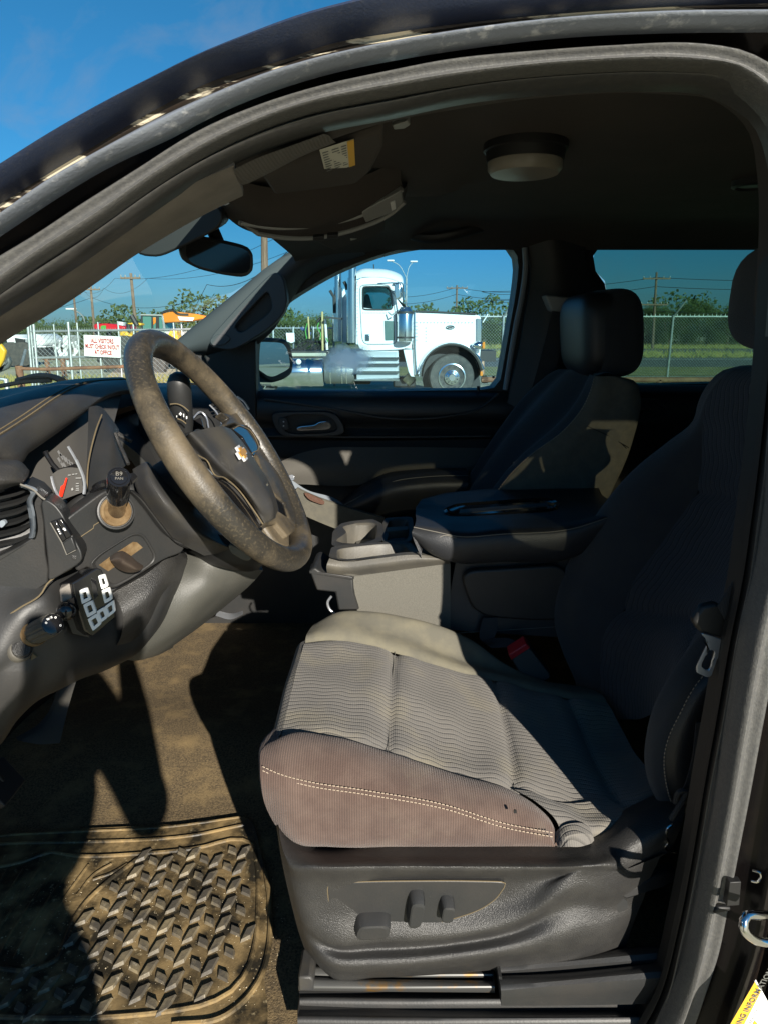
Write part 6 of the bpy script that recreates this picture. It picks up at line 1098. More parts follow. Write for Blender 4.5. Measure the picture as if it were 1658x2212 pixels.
# pedals and bits
def ped(u, v, Y, dx, dz, nm):
    c = P(u, v, Y); Rm = Matrix.Rotation(math.radians(-35), 4, 'Y'); m = MB().box((0, 0, 0), (.012, dx, dz), Matrix.Translation(c) @ Rm); m.tube([c, c + Vector((-.1, .0, .2))], .008, 8); part(nm, m, M['rubber'], bev=.004)
ped(4, 1690, 1.0, .07, .06, 'parking_brake_pedal'); 
c = P(112, 1575, 1.12); m = MB().sheet([[P(40, 1600, 1.1), P(90, 1608, 1.1), P(130, 1605, 1.1)], [P(90, 1570, 1.13), P(120, 1565, 1.13), P(140, 1560, 1.13)], [P(150, 1420, 1.2), P(170, 1400, 1.2), P(190, 1390, 1.2)]], 10, 5, thick=(-.01, .01, 0)); part('brake_pedal', m, M['hub'])
m = MB().sheet([L([(470, 1322, 1.9), (500, 1328, 1.9), (524, 1322, 1.9)]), L([(466, 1330, 1.88), (500, 1338, 1.88), (524, 1328, 1.88)])], 10, 1, thick=(0, .01, 0)); part('floor_trim', m, M['satin'])
# ---------------------------------------------------------------- loose rubber mat
MATO = thing('rubber_floor_mat', 'muddy black rubber floor mat with raised diamond treads in the driver footwell', 'floor mat', (-.45, 1.0, .465))
zm = lambda pts: [(.3719 * p[0], 1726 + .3719 * p[1]) for p in pts]
mz = .470
def Z_(x, y, z=mz): u, v = zm([(x, y)])[0]; return PZ(u, v, z)
out = [Z_(*q) for q in ((-700, 330), (0, 215), (250, 195), (330, 175), (800, 155), (1100, 140), (1400, 95), (1480, 130), (1540, 400), (1570, 620), (1560, 900), (1530, 1060), (1560, 1200), (1540, 1500), (-700, 1500))]
m = MB(); a = cr(out, 120, True); m.prism(a, (0, 0, -.006)); part('mat_base', m, M['mat_r'], MATO, bev=.001)
m = MB()
def ridge(pts, r, zo=0): m.tube(cr([Z_(x, y, mz + zo) for x, y in pts], 60), r, 8)
ridge([(-600, 450), (0, 395), (150, 360), (280, 310), (420, 330), (800, 320), (1150, 285), (1400, 235), (1455, 250), (1490, 370), (1500, 600), (1470, 900), (1440, 990), (1340, 1120), (1200, 1190), (1000, 1230), (700, 1262), (0, 1265), (-500, 1250)], .0045)
ridge([(-600, 330), (0, 262), (450, 250), (800, 240), (1100, 215), (1420, 150)], .004)
ridge([(-600, 300), (0, 215), (450, 190), (1000, 160), (1400, 105)], .003)
ridge([(1540, 400), (1568, 640), (1555, 900), (1525, 1010), (1400, 1190), (1300, 1262), (1000, 1310)], .005)
ridge([(800, 350), (640, 470), (500, 600), (420, 720), (380, 820), (330, 930), (200, 990), (0, 985), (-400, 990)], .0045)
for k in range(12):                                    # drainage ribs on the left pad
    x1 = 560 - k * 92; ridge([(x1 + 140 - max(0, k - 1) * 2, 372 + k * 6), (x1, 560 + k * 8), (x1 - 120, 760 + k * 4), (x1 - 190 - 10 * (k > 2), 925)] if k > 1 else [(x1 + 180, 378), (x1 + 90, 430), (x1 - 20, 560 if k else 470)], .0030)
part('mat_ridge', m, M['mat_r'], MATO)
m = MB(); hgt = .0062
def loz(c, d, w, l, h=hgt):
    d = Vector(d).normalized(); n = Vector((-d.y, d.x, 0)); b = [c + d * l, c + n * w + d * (l * .25), c - d * l, c - n * w - d * (l * .25)]
    t = [c + (p - c) * .78 + Vector((0, 0, h)) for p in b]; t[0] = c + d * l * .84 + Vector((0, 0, h * .85)); t[2] = c - d * l * .84 + Vector((0, 0, h * .85))
    o = len(m.v); m.v += b + t; m.face([o + 4, o + 5, o + 6, o + 7])
    for i in range(4): m.face([o + i, o + (i + 1) % 4, o + 4 + (i + 1) % 4, o + 4 + i])
def inside(x, y):
    if y < 300 or y > 1245: return False
    if x < 420: return y > 1010 and x > -500
    if x > 1455 - max(0, (y - 850)) * .85: return False
    return x > 800 - (y - 330) * .9 if y < 760 else x > 405 - (0 if y < 900 else 40)
dL = (Z_(1040, 590) - Z_(955, 665)); dS = (Z_(1110, 710) - Z_(1050, 630))
# pitch vectors measured on the mat: along a row and between rows
P0 = Z_(1010, 625); ea = Z_(1190, 565) - P0; eb = Z_(965, 740) - P0
LD = Z_(1060, 575) - Z_(960, 665); SD = Z_(1105, 710) - Z_(1045, 625)
ps_off = Z_(1075, 665) - P0
inv = lambda p: None
cpx, cpy = cp, sp
def topix(p):
    d = p - CAM; z = d.y * cp - d.z * sp; up = d.y * sp + d.z * cp
    return ((CU + FPX * d.x / z) / .3719, (CV - FPX * up / z - 1726) / .3719)
for i in range(-9, 10):
    for j in range(-8, 9):
        c = P0 + ea * i + eb * j
        if inside(*topix(c)): loz(c + Vector((rnd.uniform(-1, 1), rnd.uniform(-1, 1), 0)) * .001, LD, .0092, .022)
        c = c + ps_off
        if inside(*topix(c)): loz(c, SD, .0088, .0155)
part('tread_blocks', m, M['tread'], MATO)
# lint and grit lying on the mat and the carpet
m = MB(); 
for k in range(900):
    x = rnd.uniform(-1.0, -.15); y = rnd.uniform(.84, 1.1); s = rnd.uniform(.0003, .0009) * (1.6 if rnd.random() < .06 else 1); z = mz + s * .6
    m.blob((x, y, z), (s, s * rnd.uniform(.6, 1.2), s * .7), None, 5, 3)
tag(st(part('grit', m, mat('sand_grit', (.5, .42, .28), .9), None), 'stuff'), 'pale grit and crumbs scattered over the muddy mat', 'grit')
# ---------------------------------------------------------------- outside: ground, road, verge
def flat(name, pts, z, mt): return st(MB().add([(x, y, z) for x, y in pts], [tuple(range(len(pts)))]).build(name, mt))
caliche = mat('pale_caliche', (.46, .42, .30), .95, col2=(.34, .31, .21), nscale=.8, lo=.4, hi=.7, detail=9, col3=(.2, .24, .08), n3=.35, lo3=.5, hi3=.7, bump=.5, bscale=30)
grass = mat('dry_verge_grass', (.16, .17, .05), .95, col2=(.34, .28, .09), nscale=1.3, detail=9, bump=1, bscale=14)
asph = mat('grey_asphalt', (.10, .105, .105), .85, col2=(.13, .13, .125), nscale=3, bump=.3, bscale=60)
flat('ground', [(-900, -60), (900, -60), (900, 1500), (-900, 1500)], 0, caliche)
flat('grass_verge', [(-2, 24), (300, 24), (300, 28), (-2, 30)], .012, grass)
flat('road', [(-4, 30), (300, 28), (300, 40), (-4, 40)], .016, asph)
flat('grass_median', [(-4, 40), (300, 40), (300, 47), (-4, 47)], .02, grass)
flat('road', [(-4, 47), (300, 47), (300, 60), (-4, 60)], .024, asph)
flat('grass_verge', [(-400, 60), (400, 60), (400, 110), (-400, 110)], .028, grass)
flat('road_line', [(-4, 37.6), (300, 37.6), (300, 38.0), (-4, 38.0)], .030, M['white'])
steel = mat('galvanised_steel', (.42, .45, .45), .45, metal=.6, col2=(.3, .33, .33), nscale=6)
rustp = mat('rusty_pipe', (.16, .075, .045), .8, col2=(.24, .13, .07), nscale=9, bump=.3)
wood = mat('weathered_pole', (.13, .085, .06), .9, col2=(.2, .15, .11), nscale=8, mscale=(4, 4, .4))
leafm = mat('tree_leaf', (.055, .085, .022), .75, col2=(.035, .06, .018), nscale=.7, col3=(.11, .13, .035), n3=1.4)
bark = mat('bark', (.12, .09, .07), .9)
def gp(u, v, Y): return P(u, v, Y)
def rt(p, d): return p
# chain-link panels woven from wire
def chain(mb, x0, x1, z0, z1, y, pitch=.11, r=.004, yend=None):
    y2 = y if yend is None else yend; n = int((x1 - x0 + (z1 - z0)) / pitch)
    for sgn in (1, -1):
        for k in range(-1, n + 1):
            a = x0 + k * pitch - (0 if sgn == 1 else 0)
            if sgn == 1: pa, pb = (a - (z1 - z0) + 0, z0), (a, z1)
            else: pa, pb = (a, z0), (a - (z1 - z0), z1)
            # clip in x
            (xa, za), (xb, zb) = pa, pb
            if max(xa, xb) <= x0 or min(xa, xb) >= x1: continue
            def cl(xa, za, xb, zb):
                if xa > xb: xb, zb, xa, za = xa, za, xb, zb
                if xa < x0: t = (x0 - xa) / (xb - xa); za = za + (zb - za) * t; xa = x0
                if xb > x1: t = (x1 - xa) / (xb - xa); zb = za + (zb - za) * t; xb = x1
                return xa, za, xb, zb
            xa, za, xb, zb = cl(xa, za, xb, zb); f = lambda x: y + (y2 - y) * (x - x0) / (x1 - x0)
            d = Vector((xb - xa, 0, zb - za)); 
            if d.length < .02: continue
            nrm = Vector((-d.z, 0, d.x)).normalized() * r; A = Vector((xa, f(xa), za)); B = Vector((xb, f(xb), zb)); q = Vector((0, r, 0))
            mb.add([A + nrm, A - q, A - nrm * .5 + q, B + nrm, B - q, B - nrm * .5 + q], [(0, 1, 4, 3), (1, 2, 5, 4), (2, 0, 3, 5)])
def fence(x0, y0, x1, y1, h, label, posts, pitch=.1, arm=False, group=None, barbs=True, rad=.03):
    f = thing('chain_link_fence', label, 'fence', ((x0 + x1) / 2, (y0 + y1) / 2, 0), group)
    m = MB(); chain(m, x0, x1, .05, h, y0, pitch, .0045, y1); m.build('mesh_panel', steel, f)
    m = MB().tube([(x0, y0, h), (x1, y1, h)], rad * .8, 8)
    if barbs:
        n = int((x1 - x0) / .12)
        for k in range(n):
            x = x0 + (k + .5) * .12; y = y0 + (y1 - y0) * (x - x0) / (x1 - x0); m.add([(x - .012, y, h), (x + .012, y, h), (x, y, h + .085)], [(0, 1, 2)])
    m.build('top_rail', steel, f)
    for k in range(posts + 1):
        t = k / posts; x = x0 + (x1 - x0) * t; y = y0 + (y1 - y0) * t; m = MB().tube([(x, y - .05, 0), (x, y - .05, h + .04)], rad, 8)
        if arm: m.tube([(x, y - .05, h), (x + .20, y - .3, h + .42)], rad * .8, 8)
        m.build('fence_post', steel, f)
    return f
# right: fence running behind the truck to the frame's edge
fr0 = P(1330, 687, 15.9); HF = P(1500, 684, 16.0).z
print('fence h', HF, 'post', P(1585, 684, 16).x)
px_ = P(1588, 684, 16).x
fence(px_ - 3.1 * 3, 19.5, px_ + 9.3, 19.5, P(1500, 684, 19.5).z, 'tall chain link fence with angled arms along the road behind the headrest', 4, .085, True)
fence(-3.6, 19.5, px_ - 9.3, 19.5, P(700, 709, 19.5).z, 'chain link fence right behind the white truck tractor', 4, .09)
# rusty pipe rail low in the rear window
rz = P(1460, 820, 11.5).z; rx = P(1455, 825, 11.5).x
R_ = thing('pipe_rail', 'low rusty brown pipe rail seen through the rear passenger window', 'rail', (rx, 11.5, 0)); MB().tube([(rx - 3.2, 11.5, rz), (rx + 4, 11.5, rz - .01)], .045, 10).build('rail', rustp, R_)
for dx in (-2.6, -.25, 2.2): MB().tube([(rx + dx, 11.5, 0), (rx + dx, 11.5, rz)], .045, 10).build('rail_post', rustp, R_)
# left: gate, fence and sign near the yard entrance
GY = 17.0; gh = P(150, 722, GY).z
def zL(x, y, Y): return P(.347 * x, 534 + .347 * y, Y)
gx = lambda x: zL(x, 600, GY).x
GT = thing('chain_link_gate', 'chain link yard gate of galvanised pipe frames holding the visitor sign', 'gate', (gx(450), GY, 0))
ztop = zL(300, 525, GY).z
for (xa, yt) in ((172, 450), (190, 470), (210, 480), (335, 480), (425, 465), (480, 470), (610, 465), (735, 460), (830, 480), (1080, 470), (1130, 480)):
    p = zL(xa, yt, GY); MB().tube([(zL(xa + 22, 790, GY).x, GY, 0), tuple(p)], .035 if xa in (172, 210, 425) else .022, 8).build('gate_post', steel, GT)
m = MB(); chain(m, gx(200), gx(1200), .1, ztop, GY + .02, .115, .005); m.build('mesh_panel', steel, GT)
m = MB()
for yy in (525, 690): m.tube([(gx(200), GY, zL(300, yy, GY).z), (gx(1250), GY, zL(1100, yy - (15 if yy == 525 else 20), GY).z)], .028, 8)
n = 70
for k in range(n): x = gx(215) + (gx(1240) - gx(215)) * k / n; m.add([(x - .012, GY, ztop), (x + .012, GY, ztop), (x, GY, ztop + .1)], [(0, 1, 2)])
m.tube([zL(160, 640, GY - .5), zL(125, 770, GY - 1.4)], .03, 8); m.build('gate_rail', steel, GT)
sg = [zL(522, 545, GY - .1), zL(752, 557, GY - .1), zL(752, 688, GY - .1), zL(527, 678, GY - .1)]
SG = thing('visitor_sign', 'white sign with red lettering reading all visitors must check in at office', 'sign', tuple(sum(sg, Vector()) / 4))
MB().prism(sg, (0, .02, 0)).build('sign_board', mat('sign_white', (.78, .78, .76), .5, col2=(.66, .66, .62), nscale=5), SG)
redp = mat('sign_red', (.42, .03, .025), .5); m = MB(); sx = sg[1] - sg[0]; 

for t, x0, x1, y, hh in (('ALL VISITORS', 568, 708, 583, 30), ('MUST CHECK IN/OUT', 534, 744, 619, 28), ('AT OFFICE', 590, 697, 655, 28)):
    wd = (zL(x1, y, GY) - zL(x0, y, GY)).length; ht = (zL(x0, y, GY) - zL(x0, y + hh, GY)).length; m.fit(t, zL((x0 + x1) / 2, y, GY - .115), sx, (0, 0, 1), wd, ht, .004, .03)
m.build('lettering', redp, SG)
# rusty rail in front of the gate
rp = [zL(x, y, 14.5) for x, y in ((110, 755), (300, 760), (500, 752), (640, 748), (790, 742))]
RR2 = thing('pipe_rail', 'rusty pipe rail on posts in front of the yard gate', 'rail', (rp[2].x, 14.5, 0)); MB().tube(rp, .035, 8).build('rail', rustp, RR2)
p = zL(118, 738, 14.5); MB().tube([(p.x, 14.5, 0), tuple(p)], .075, 10).build('rail_post', rustp, RR2)
for x in (290, 390): 
    p = zL(x, 690, 20); t = thing('stub_post', 'short rusty post behind the gate, %s' % ('left one' if x == 290 else 'right one, nearer the sign'), 'post', (p.x, 20, 0)); MB().tube([(p.x, 20, 0), tuple(p)], .07, 8).build('post', rustp, t); MB().tube([zL(x - 25, 692, 20), zL(x + 60, 692, 20)], .05, 6).build('post_arm', rustp, t)
# utility poles
def pole(u, vt, ub, Y, label, arms=((0, 1.3),), h0=-.5, lean=0, ins=True, r=.105):
    top = P(u, vt, Y); base = (P(ub, 740, Y).x, Y, 0); t = thing('utility_pole', label, 'utility pole', base, 'utility poles along the roads')
    bx = base[0] + (top.x - base[0]) * 0; MB().tube([base, tuple(top)], [r * 1.2, r * .8], 8).build('pole', wood, t)
    for dz_, w_ in arms:
        c = top + Vector((0, -.15, dz_)); MB().box(c, (w_ * 2, .1, .11)).build('crossarm', wood, t)
        if ins:
            m = MB()
            for s in (-.95, -.5, .5, .95): m.lathe(c + Vector((s * w_, 0, .05)), (0, 0, 1), [(.03, 0), (.05, .04), (.04, .12), (.015, .16)], 6)
            m.build('insulator', steel, t)
    return t, top
t1, p1 = pole(158, 622, 170, 62, 'wooden utility pole farthest left in the windshield', ((-.5, .7),))
t2, p2 = pole(196, 614, 206, 56, 'wooden utility pole between two others in the windshield', ((-.4, .75),))
t3, p3 = pole(283, 590, 297, 44, 'wooden utility pole beside the excavator, tallest in the windshield', ((-.3, .6),))
t4, p4 = pole(571, 470, 571, 26, 'wooden utility pole seen at the upper corner of the windshield', ((.2, 1.2),), r=.14)
t5, p5 = pole(986, 616, 983, 75, 'utility pole with two crossarms right of the truck cab', ((-.3, 1.1), (-2.9, 1.1)))
t6, p6 = pole(1417, 588, 1409, 58, 'utility pole with two crossarms seen in the rear window', ((-.5, 1.1), (-2.5, 1.1)))
t7, p7 = pole(1509, 674 - 18, 1509, 110, 'distant small utility pole above the trees in the rear window', ((-.5, 1.0),), r=.1)
def wires(pts, offs, name_label, r=.022, sag=1.1):
    t = thing('power_lines', name_label, 'power line', tuple(pts[0]))
    for o in offs:
        m = MB()
        for a, b in zip(pts, pts[1:]):
            q = [Vector(a).lerp(Vector(b), k / 14) + Vector(o) + Vector((0, 0, -4 * sag * (k / 14) * (1 - k / 14))) for k in range(15)]; m.tube(q, r, 5)
        m.build('wire', M['rubber'], t)
wires([P(-150, 690, 62), p2 + Vector((0, 0, -1)), P(450, 640, 40), P(640, 560, 30)], [(0, 0, 0), (0, 0, -2.6)], 'sagging black power lines behind the windshield mirror', .014, .7)
wires([p3 + Vector((0, 0, -7.)), P(450, 655, 36), P(640, 580, 28)], [(0, 0, 0), (0, .0, .9)], 'lower service lines running right from the tall pole', .013, .6)
wires([p1, p2, p3, P(640, 500, 34)], [(-1, 0, -.3), (1, 0, -.3)], 'upper lines linking the three windshield poles', .010, .6)
wires([P(860, 642, 75), p5 + Vector((0, 0, -.2)), P(1130, 630, 75), p6 * 1 + Vector((-14, 0, -1.5)), p6 + Vector((0, 0, -.4)), P(1900, 600, 58)], [(0, 0, 0), (0, 0, -.7), (0, 0, -2.6)], 'parallel power lines crossing the passenger windows', .022, .25)
# street light with two arms behind the cab
sl = P(877, 600, 60); t = thing('street_light', 'double armed street light rising behind the cab roof', 'street light', (sl.x, 60, 0)); MB().tube([(sl.x, 60, 0), tuple(sl)], .07, 8).build('pole', steel, t)
for uu, vv in ((843, 563), (893, 565)):
    e = P(uu, vv, 60); MB().tube(cr([sl, sl.lerp(e, .5) + Vector((0, 0, .35)), e], 10), .028, 6).build('arm', steel, t); MB().box(e, (.6, .25, .12)).build('lamp_head', M['white'], t, bev=.04)
for (x, y) in ((445, 384),):
    e = zL(x, y, 70); t = thing('street_light', 'single far street light left of the poles', 'street light', (e.x + .9, 70, 0)); MB().tube(cr([(e.x + .9, 70, 0), (e.x + .9, 70, e.z - .5), tuple(e)], 20), .08, 6).build('pole', steel, t); MB().box(e, (1.0, .3, .15)).build('lamp_head', M['white'], t, bev=.04)
# ---------------------------------------------------------------- the truck tractor
TY = 15.0
TR = thing('truck_tractor', 'white long nosed truck tractor with chrome stacks parked beyond the passenger window', 'truck', (P(880, 850, TY).x, TY + 1.2, 0))
tT = lambda x, y, Y=TY: P(674.1 + .1487 * x, 559 + .1487 * y, Y)
tH = lambda x, y, Y=TY: P(838.5 + .1587 * x, 641.2 + .1587 * y, Y)
tF = lambda x, y, Y=TY: P(542.6 + .119 * x, 641.2 + .119 * y, Y)
white = mat('white_truck_paint', (.8, .81, .82), .25, coat=.3, col2=(.72, .73, .74), nscale=1.2)
chromet = mat('truck_chrome', (.72, .74, .76), .16, metal=1, bump=.25, bscale=3)
tdark = mat('truck_dark', (.02, .02, .02), .6); tyre = mat('tyre_rubber', (.045, .045, .043), .8, col2=(.075, .07, .062), nscale=8)
twin = glass('truck_window', (.35, .6, .6)); amber = mat('amber_lamp', (.6, .2, .02), .3); redl = mat('red_lamp', (.5, .05, .03), .3)
def tp(name, mb, m_, par=None, **k): return mb.build(name, m_, par or TR, **k)
W2 = 2.3
# hood with wheel arch cut
arc = [tH(860 + 400 * math.cos(math.radians(g)), 1080 + 440 * math.sin(math.radians(g)) * -1) for g in range(0, 181, 12)]
hood = [tH(355, 205), tH(700, 215), tH(1150, 240), tH(1240, 250), tH(1265, 290), tH(1268, 620), tH(1250, 830)] + arc[1:-1] + [tH(395, 1060), tH(370, 900), tH(350, 700)]
tp('hood', MB().prism([q + Vector((0, .1, 0)) for q in hood], (0, W2 - .2, 0)), white, bev=.04, seg=3)
tp('grille', MB().prism([tH(1195, 295, TY + .06), tH(1262, 300, TY + .06), tH(1262, 610, TY + .06), tH(1195, 610, TY + .06)], (0, .05, 0)), chromet, bev=.01)
tp('hood_trim', MB().tube([tH(350, 205, TY + .06), tH(352, 700, TY + .06), tH(372, 1060, TY + .06)], .03, 8), chromet)
tp('hood_trim', MB().tube([tH(355, 200, TY + .09), tH(700, 212, TY + .09), tH(1180, 235, TY + .09)], .022, 8), tdark)
m = MB()
for k in range(17): m.blob(tH(385 + k * 47, 350 + (k % 2) * 0, TY + .085), (.012, .008, .012), None, 6, 4)
for k in range(5): m.blob(tH(385, 400 + k * 47, TY + .085), (.012, .008, .012), None, 6, 4); m.blob(tH(510, 425 + k * 45, TY + .085), (.012, .008, .012), None, 6, 4)
tp('rivets', m, chromet)
m = MB(); m.lathe(tH(838, 415, TY + .10), (0, -1, 0), [(.01, 0), (.085, 0), (.085, .02), (.01, .02)], 24); 
ov = MB(); c = tH(838, 415, TY + .075); ov.tube([c + Vector((.085 * math.cos(q), 0, .034 * math.sin(q))) for q in [2 * math.pi * k / 24 for k in range(24)]], .008, 6, True); ov.prism([c + Vector((-.05, -.003, -.008)), c + Vector((.05, -.003, -.008)), c + Vector((.055, -.003, .01)), c + Vector((-.045, -.003, .01))], (0, .004, 0)); tp('badge', ov, tdark)
# fender
af = [tH(860 + 455 * math.cos(math.radians(g)), 1080 + 470 * math.sin(math.radians(g)) * -1, TY + .02) for g in range(12, 183, 6)]
ai = [tH(860 + 400 * math.cos(math.radians(g)), 1080 + 415 * math.sin(math.radians(g)) * -1, TY + .02) for g in range(12, 183, 6)]
am = [a.lerp(b, .45) + Vector((0, -.09, .0)) for a, b in zip(af, ai)]
tp('fender', MB().sheet([[p + Vector((0, .3, 0)) for p in af], af, am, ai, [p + Vector((0, .35, 0)) for p in ai]], 50, 5), chromet)
tp('wheel_well', MB().prism([p + Vector((0, .42, 0)) for p in ai] + [tH(480, 1230, TY + .44), tH(1250, 1230, TY + .44)], (0, .05, 0)), tdark)
tp('splash_panel', MB().prism([tH(200, 720, TY + .1), tH(350, 715, TY + .1), tH(372, 1050, TY + .1), tH(350, 1090, TY + .1), tH(300, 1085, TY + .1), tH(270, 1020, TY + .1)], (0, .1, 0)), white, bev=.015)
# front wheel
hub_ = tH(858, 1095, TY + .1); hub_.z = max(hub_.z, .5)
def bigwheel(c, r, nm='wheel', par=None):
    m = MB().lathe(c, (0, -1, 0), [(r * .5, -.28), (r * .93, -.28), (r, -.2), (r, -.05), (r * .95, .02), (r * .7, .04), (r * .6, .02)], 48); w_ = tp(nm, m, tyre)
    m = MB().lathe(c, (0, -1, 0), [(r * .6, .0), (r * .6, .045), (r * .55, .05), (r * .53, -.0), (r * .34, .02), (r * .32, .06), (r * .16, .09), (r * .14, .13), (.001, .13)], 48); m.build('rim', chromet, w_)
    m = MB()
    for k in range(10):
        g = 2 * math.pi * k / 10; m.lathe(c + Vector((math.cos(g) * r * .44, -.012, math.sin(g) * r * .44)), (0, -1, 0), [(.028, 0), (.028, .012)], 10)
        m.lathe(c + Vector((math.cos(g + .3) * r * .25, -.07, math.sin(g + .3) * r * .25)), (0, -1, 0), [(.016, 0), (.012, .03)], 6)
    m.build('hand_holes', tdark, w_); return w_
bigwheel(hub_, tH(858, 775, TY).z - tH(858, 1095, TY).z)
bigwheel(tF(380, 1500, TY + .3) + Vector((-.4, 0, 0)), .52); 
# bumper, lamps
tp('bumper', MB().prism([tH(1250, 880), tH(1305, 870), tH(1305, 1060), tH(1250, 1080)], (0, W2, 0)), mat('dusty_bumper', (.32, .2, .14), .4, metal=.4), bev=.02)
tp('headlamp', MB().blob(tH(1215, 660, TY - .05), (.13, .12, .085)), chromet); tp('marker_lamp', MB().box(tH(1292, 660, TY - .12), (.05, .05, .14)), amber, bev=.01)
tp('marker_lamp', MB().box(tH(1262, 1045, TY - .02), (.05, .05, .09)), amber)
tp('guide_rod', MB().tube([tH(1280, 350), tH(1350, 235)], .012, 6), white)
# cab
cab = [tT(640, 300), tT(700, 272), tT(900, 262), tT(1080, 275), tT(1230, 320), tT(1300, 360), tT(1320, 600), tT(1280, 700), tT(1480, 760), tT(1490, 1310), tT(700, 1340), tT(660, 1240), tT(640, 900)]
wo_ = [tT(735, 440, TY + .1), tT(745, 405, TY + .1), tT(1090, 405, TY + .1), tT(1125, 430, TY + .1), tT(1165, 700, TY + .1), tT(1140, 740, TY + .1), tT(745, 740, TY + .1), tT(735, 700, TY + .1)]
cabN = [p + Vector((0, .1, 0)) for p in cab]
m = MB(); ring(m, cr(wo_, 52, True), cr(cabN, 52, True), (0, .05, 0), 52); CAB = tp('cab', m, white)
m = MB(); ring(m, [p + Vector((0, 2.2, 0)) for p in cr(wo_, 52, True)], [p + Vector((0, 2.1, 0)) for p in cr(cab, 52, True)], (0, .05, 0), 52); tp('cab_side', m, white)
m = MB(); top_ = cab[0:7]; m.sheet([[p + Vector((0, .1, 0)) for p in top_], [p + Vector((0, .25, .12)) for p in top_], [p + Vector((0, 1.2, .17)) for p in top_], [p + Vector((0, 2.05, .12)) for p in top_], [p + Vector((0, 2.2, 0)) for p in top_]], 30, 5); tp('cab_roof', m, white)
m = MB().prism([tT(640, 700, TY + .12), tT(640, 1240, TY + .12), tT(1480, 1310, TY + .12), tT(1480, 800, TY + .12)], (0, 2.05, 0)); tp('cab_body', m, white)
m = MB().prism([tT(700, 310, TY + .14), tT(640, 310, TY + .14), tT(640, 900, TY + .14), tT(700, 900, TY + .14)], (0, 2.0, 0)); tp('cab_rear', m, white)
tp('door_window', MB().prism([p + Vector((0, .03, 0)) for p in cr(wo_, 30, True)], (0, .01, 0)), twin, CAB)
tp('window_seal', MB().tube([p + Vector((0, -.01, 0)) for p in cr(wo_, 50, True)], .016, 6, True), tdark, CAB)
tp('seat', MB().prism([tT(760, 520, TY + .9), tT(820, 500, TY + .9), tT(880, 740, TY + .9), tT(740, 740, TY + .9)], (0, .5, 0)), tdark, bev=.05)
m = MB().prism(cr([tT(1050, 905, TY + .085), tT(1180, 905, TY + .085), tT(1192, 1180, TY + .085), tT(1055, 1185, TY + .085)], 30, True), (0, .01, 0)); tp('vent_window', MB().prism([tT(1045, 900, TY + .085), tT(1185, 905, TY + .085), tT(1195, 1185, TY + .085), tT(1055, 1188, TY + .085)], (0, .02, 0)), mat('dark_pane', (.10, .16, .15), .1), bev=.02, par=CAB)
m = MB().tube(cr([tT(690, 430, TY + .092), tT(720, 380, TY + .092), (tT(1000, 370, TY + .092)), tT(1130, 390, TY + .092), tT(1190, 700, TY + .092), tT(1220, 900, TY + .092), tT(1222, 1200, TY + .092), tT(1180, 1240, TY + .092), tT(780, 1245, TY + .092), tT(725, 1180, TY + .092), tT(705, 800, TY + .092)], 70, True), .009, 6, True); tp('door_seam', m, mat('seam_grey', (.25, .27, .28), .6), CAB)
tp('door_handle', MB().prism([tT(770, 1095, TY + .07), tT(835, 1095, TY + .07), tT(835, 1195, TY + .07), tT(770, 1195, TY + .07)], (0, .03, 0)), chromet, CAB, bev=.01)
m = MB()
for k in range(16): m.blob(tT(740 + k * 22, 785, TY + .085), (.008, .006, .008), None, 6, 4); m.blob(tT(660, 330 + k * 52, TY + .085), (.008, .006, .008), None, 6, 4)
tp('rivets', m, chromet, CAB)
for (x, y) in ((1020, 255), (1080, 248), (1140, 262), (1190, 290)): tp('roof_lamp', MB().blob(tT(x, y, TY + .5 + .2 * ((x // 10) % 3)), (.07, .07, .045)), redl if x in (1080, 1190) else white)
tp('aerial', MB().tube([tT(905, 262, TY + 1), tT(893, 80, TY + 1)], .012, 6), tdark)
tp('visor', MB().sheet([[tT(1180, 345, TY), tT(1380, 370, TY)], [tT(1180, 345, TY + 2.2), tT(1380, 370, TY + 2.2)]], 4, 1, thick=(0, 0, -.02)), chromet)
m = MB().prism([tT(1185, 360, TY - .25), tT(1275, 350, TY - .25), tT(1278, 560, TY - .25), tT(1210, 600, TY - .25), tT(1190, 520, TY - .25)], (.05, .08, 0)); tp('cab_mirror', m, chromet, bev=.02)
m = MB(); m.tube([tT(1300, 350, TY - .25), tT(1320, 650, TY - .2)], .015, 6); m.tube([tT(950, 360, TY), tT(1150, 350, TY - .2), tT(1300, 350, TY - .25)], .012, 6); m.tube([tT(1330, 480, TY - .2), tT(1370, 680, TY)], .01, 6); m.tube([tT(1100, 780, TY), tT(1150, 820, TY - .1), tT(1230, 760, TY - .2)], .014, 6); tp('mirror_bracket', m, chromet)
m = MB().lathe(tT(1345, 1200, TY - .05), (0, 0, 1), [(.08, -.02), (.17, .0), (.175, .05), (.175, .56), (.165, .60), (.12, .66), (.10, .70)], 32); tp('air_cleaner', m, chromet)
m = MB(); m.lathe(tT(1345, 1200, TY - .05) + Vector((0, 0, .56)), (0, 0, 1), [(.178, 0), (.178, .05)], 32); m.lathe(tT(1345, 1200, TY - .05) + Vector((0, 0, .06)), (0, 0, 1), [(.178, 0), (.178, .04)], 32); tp('strap', m, tdark)
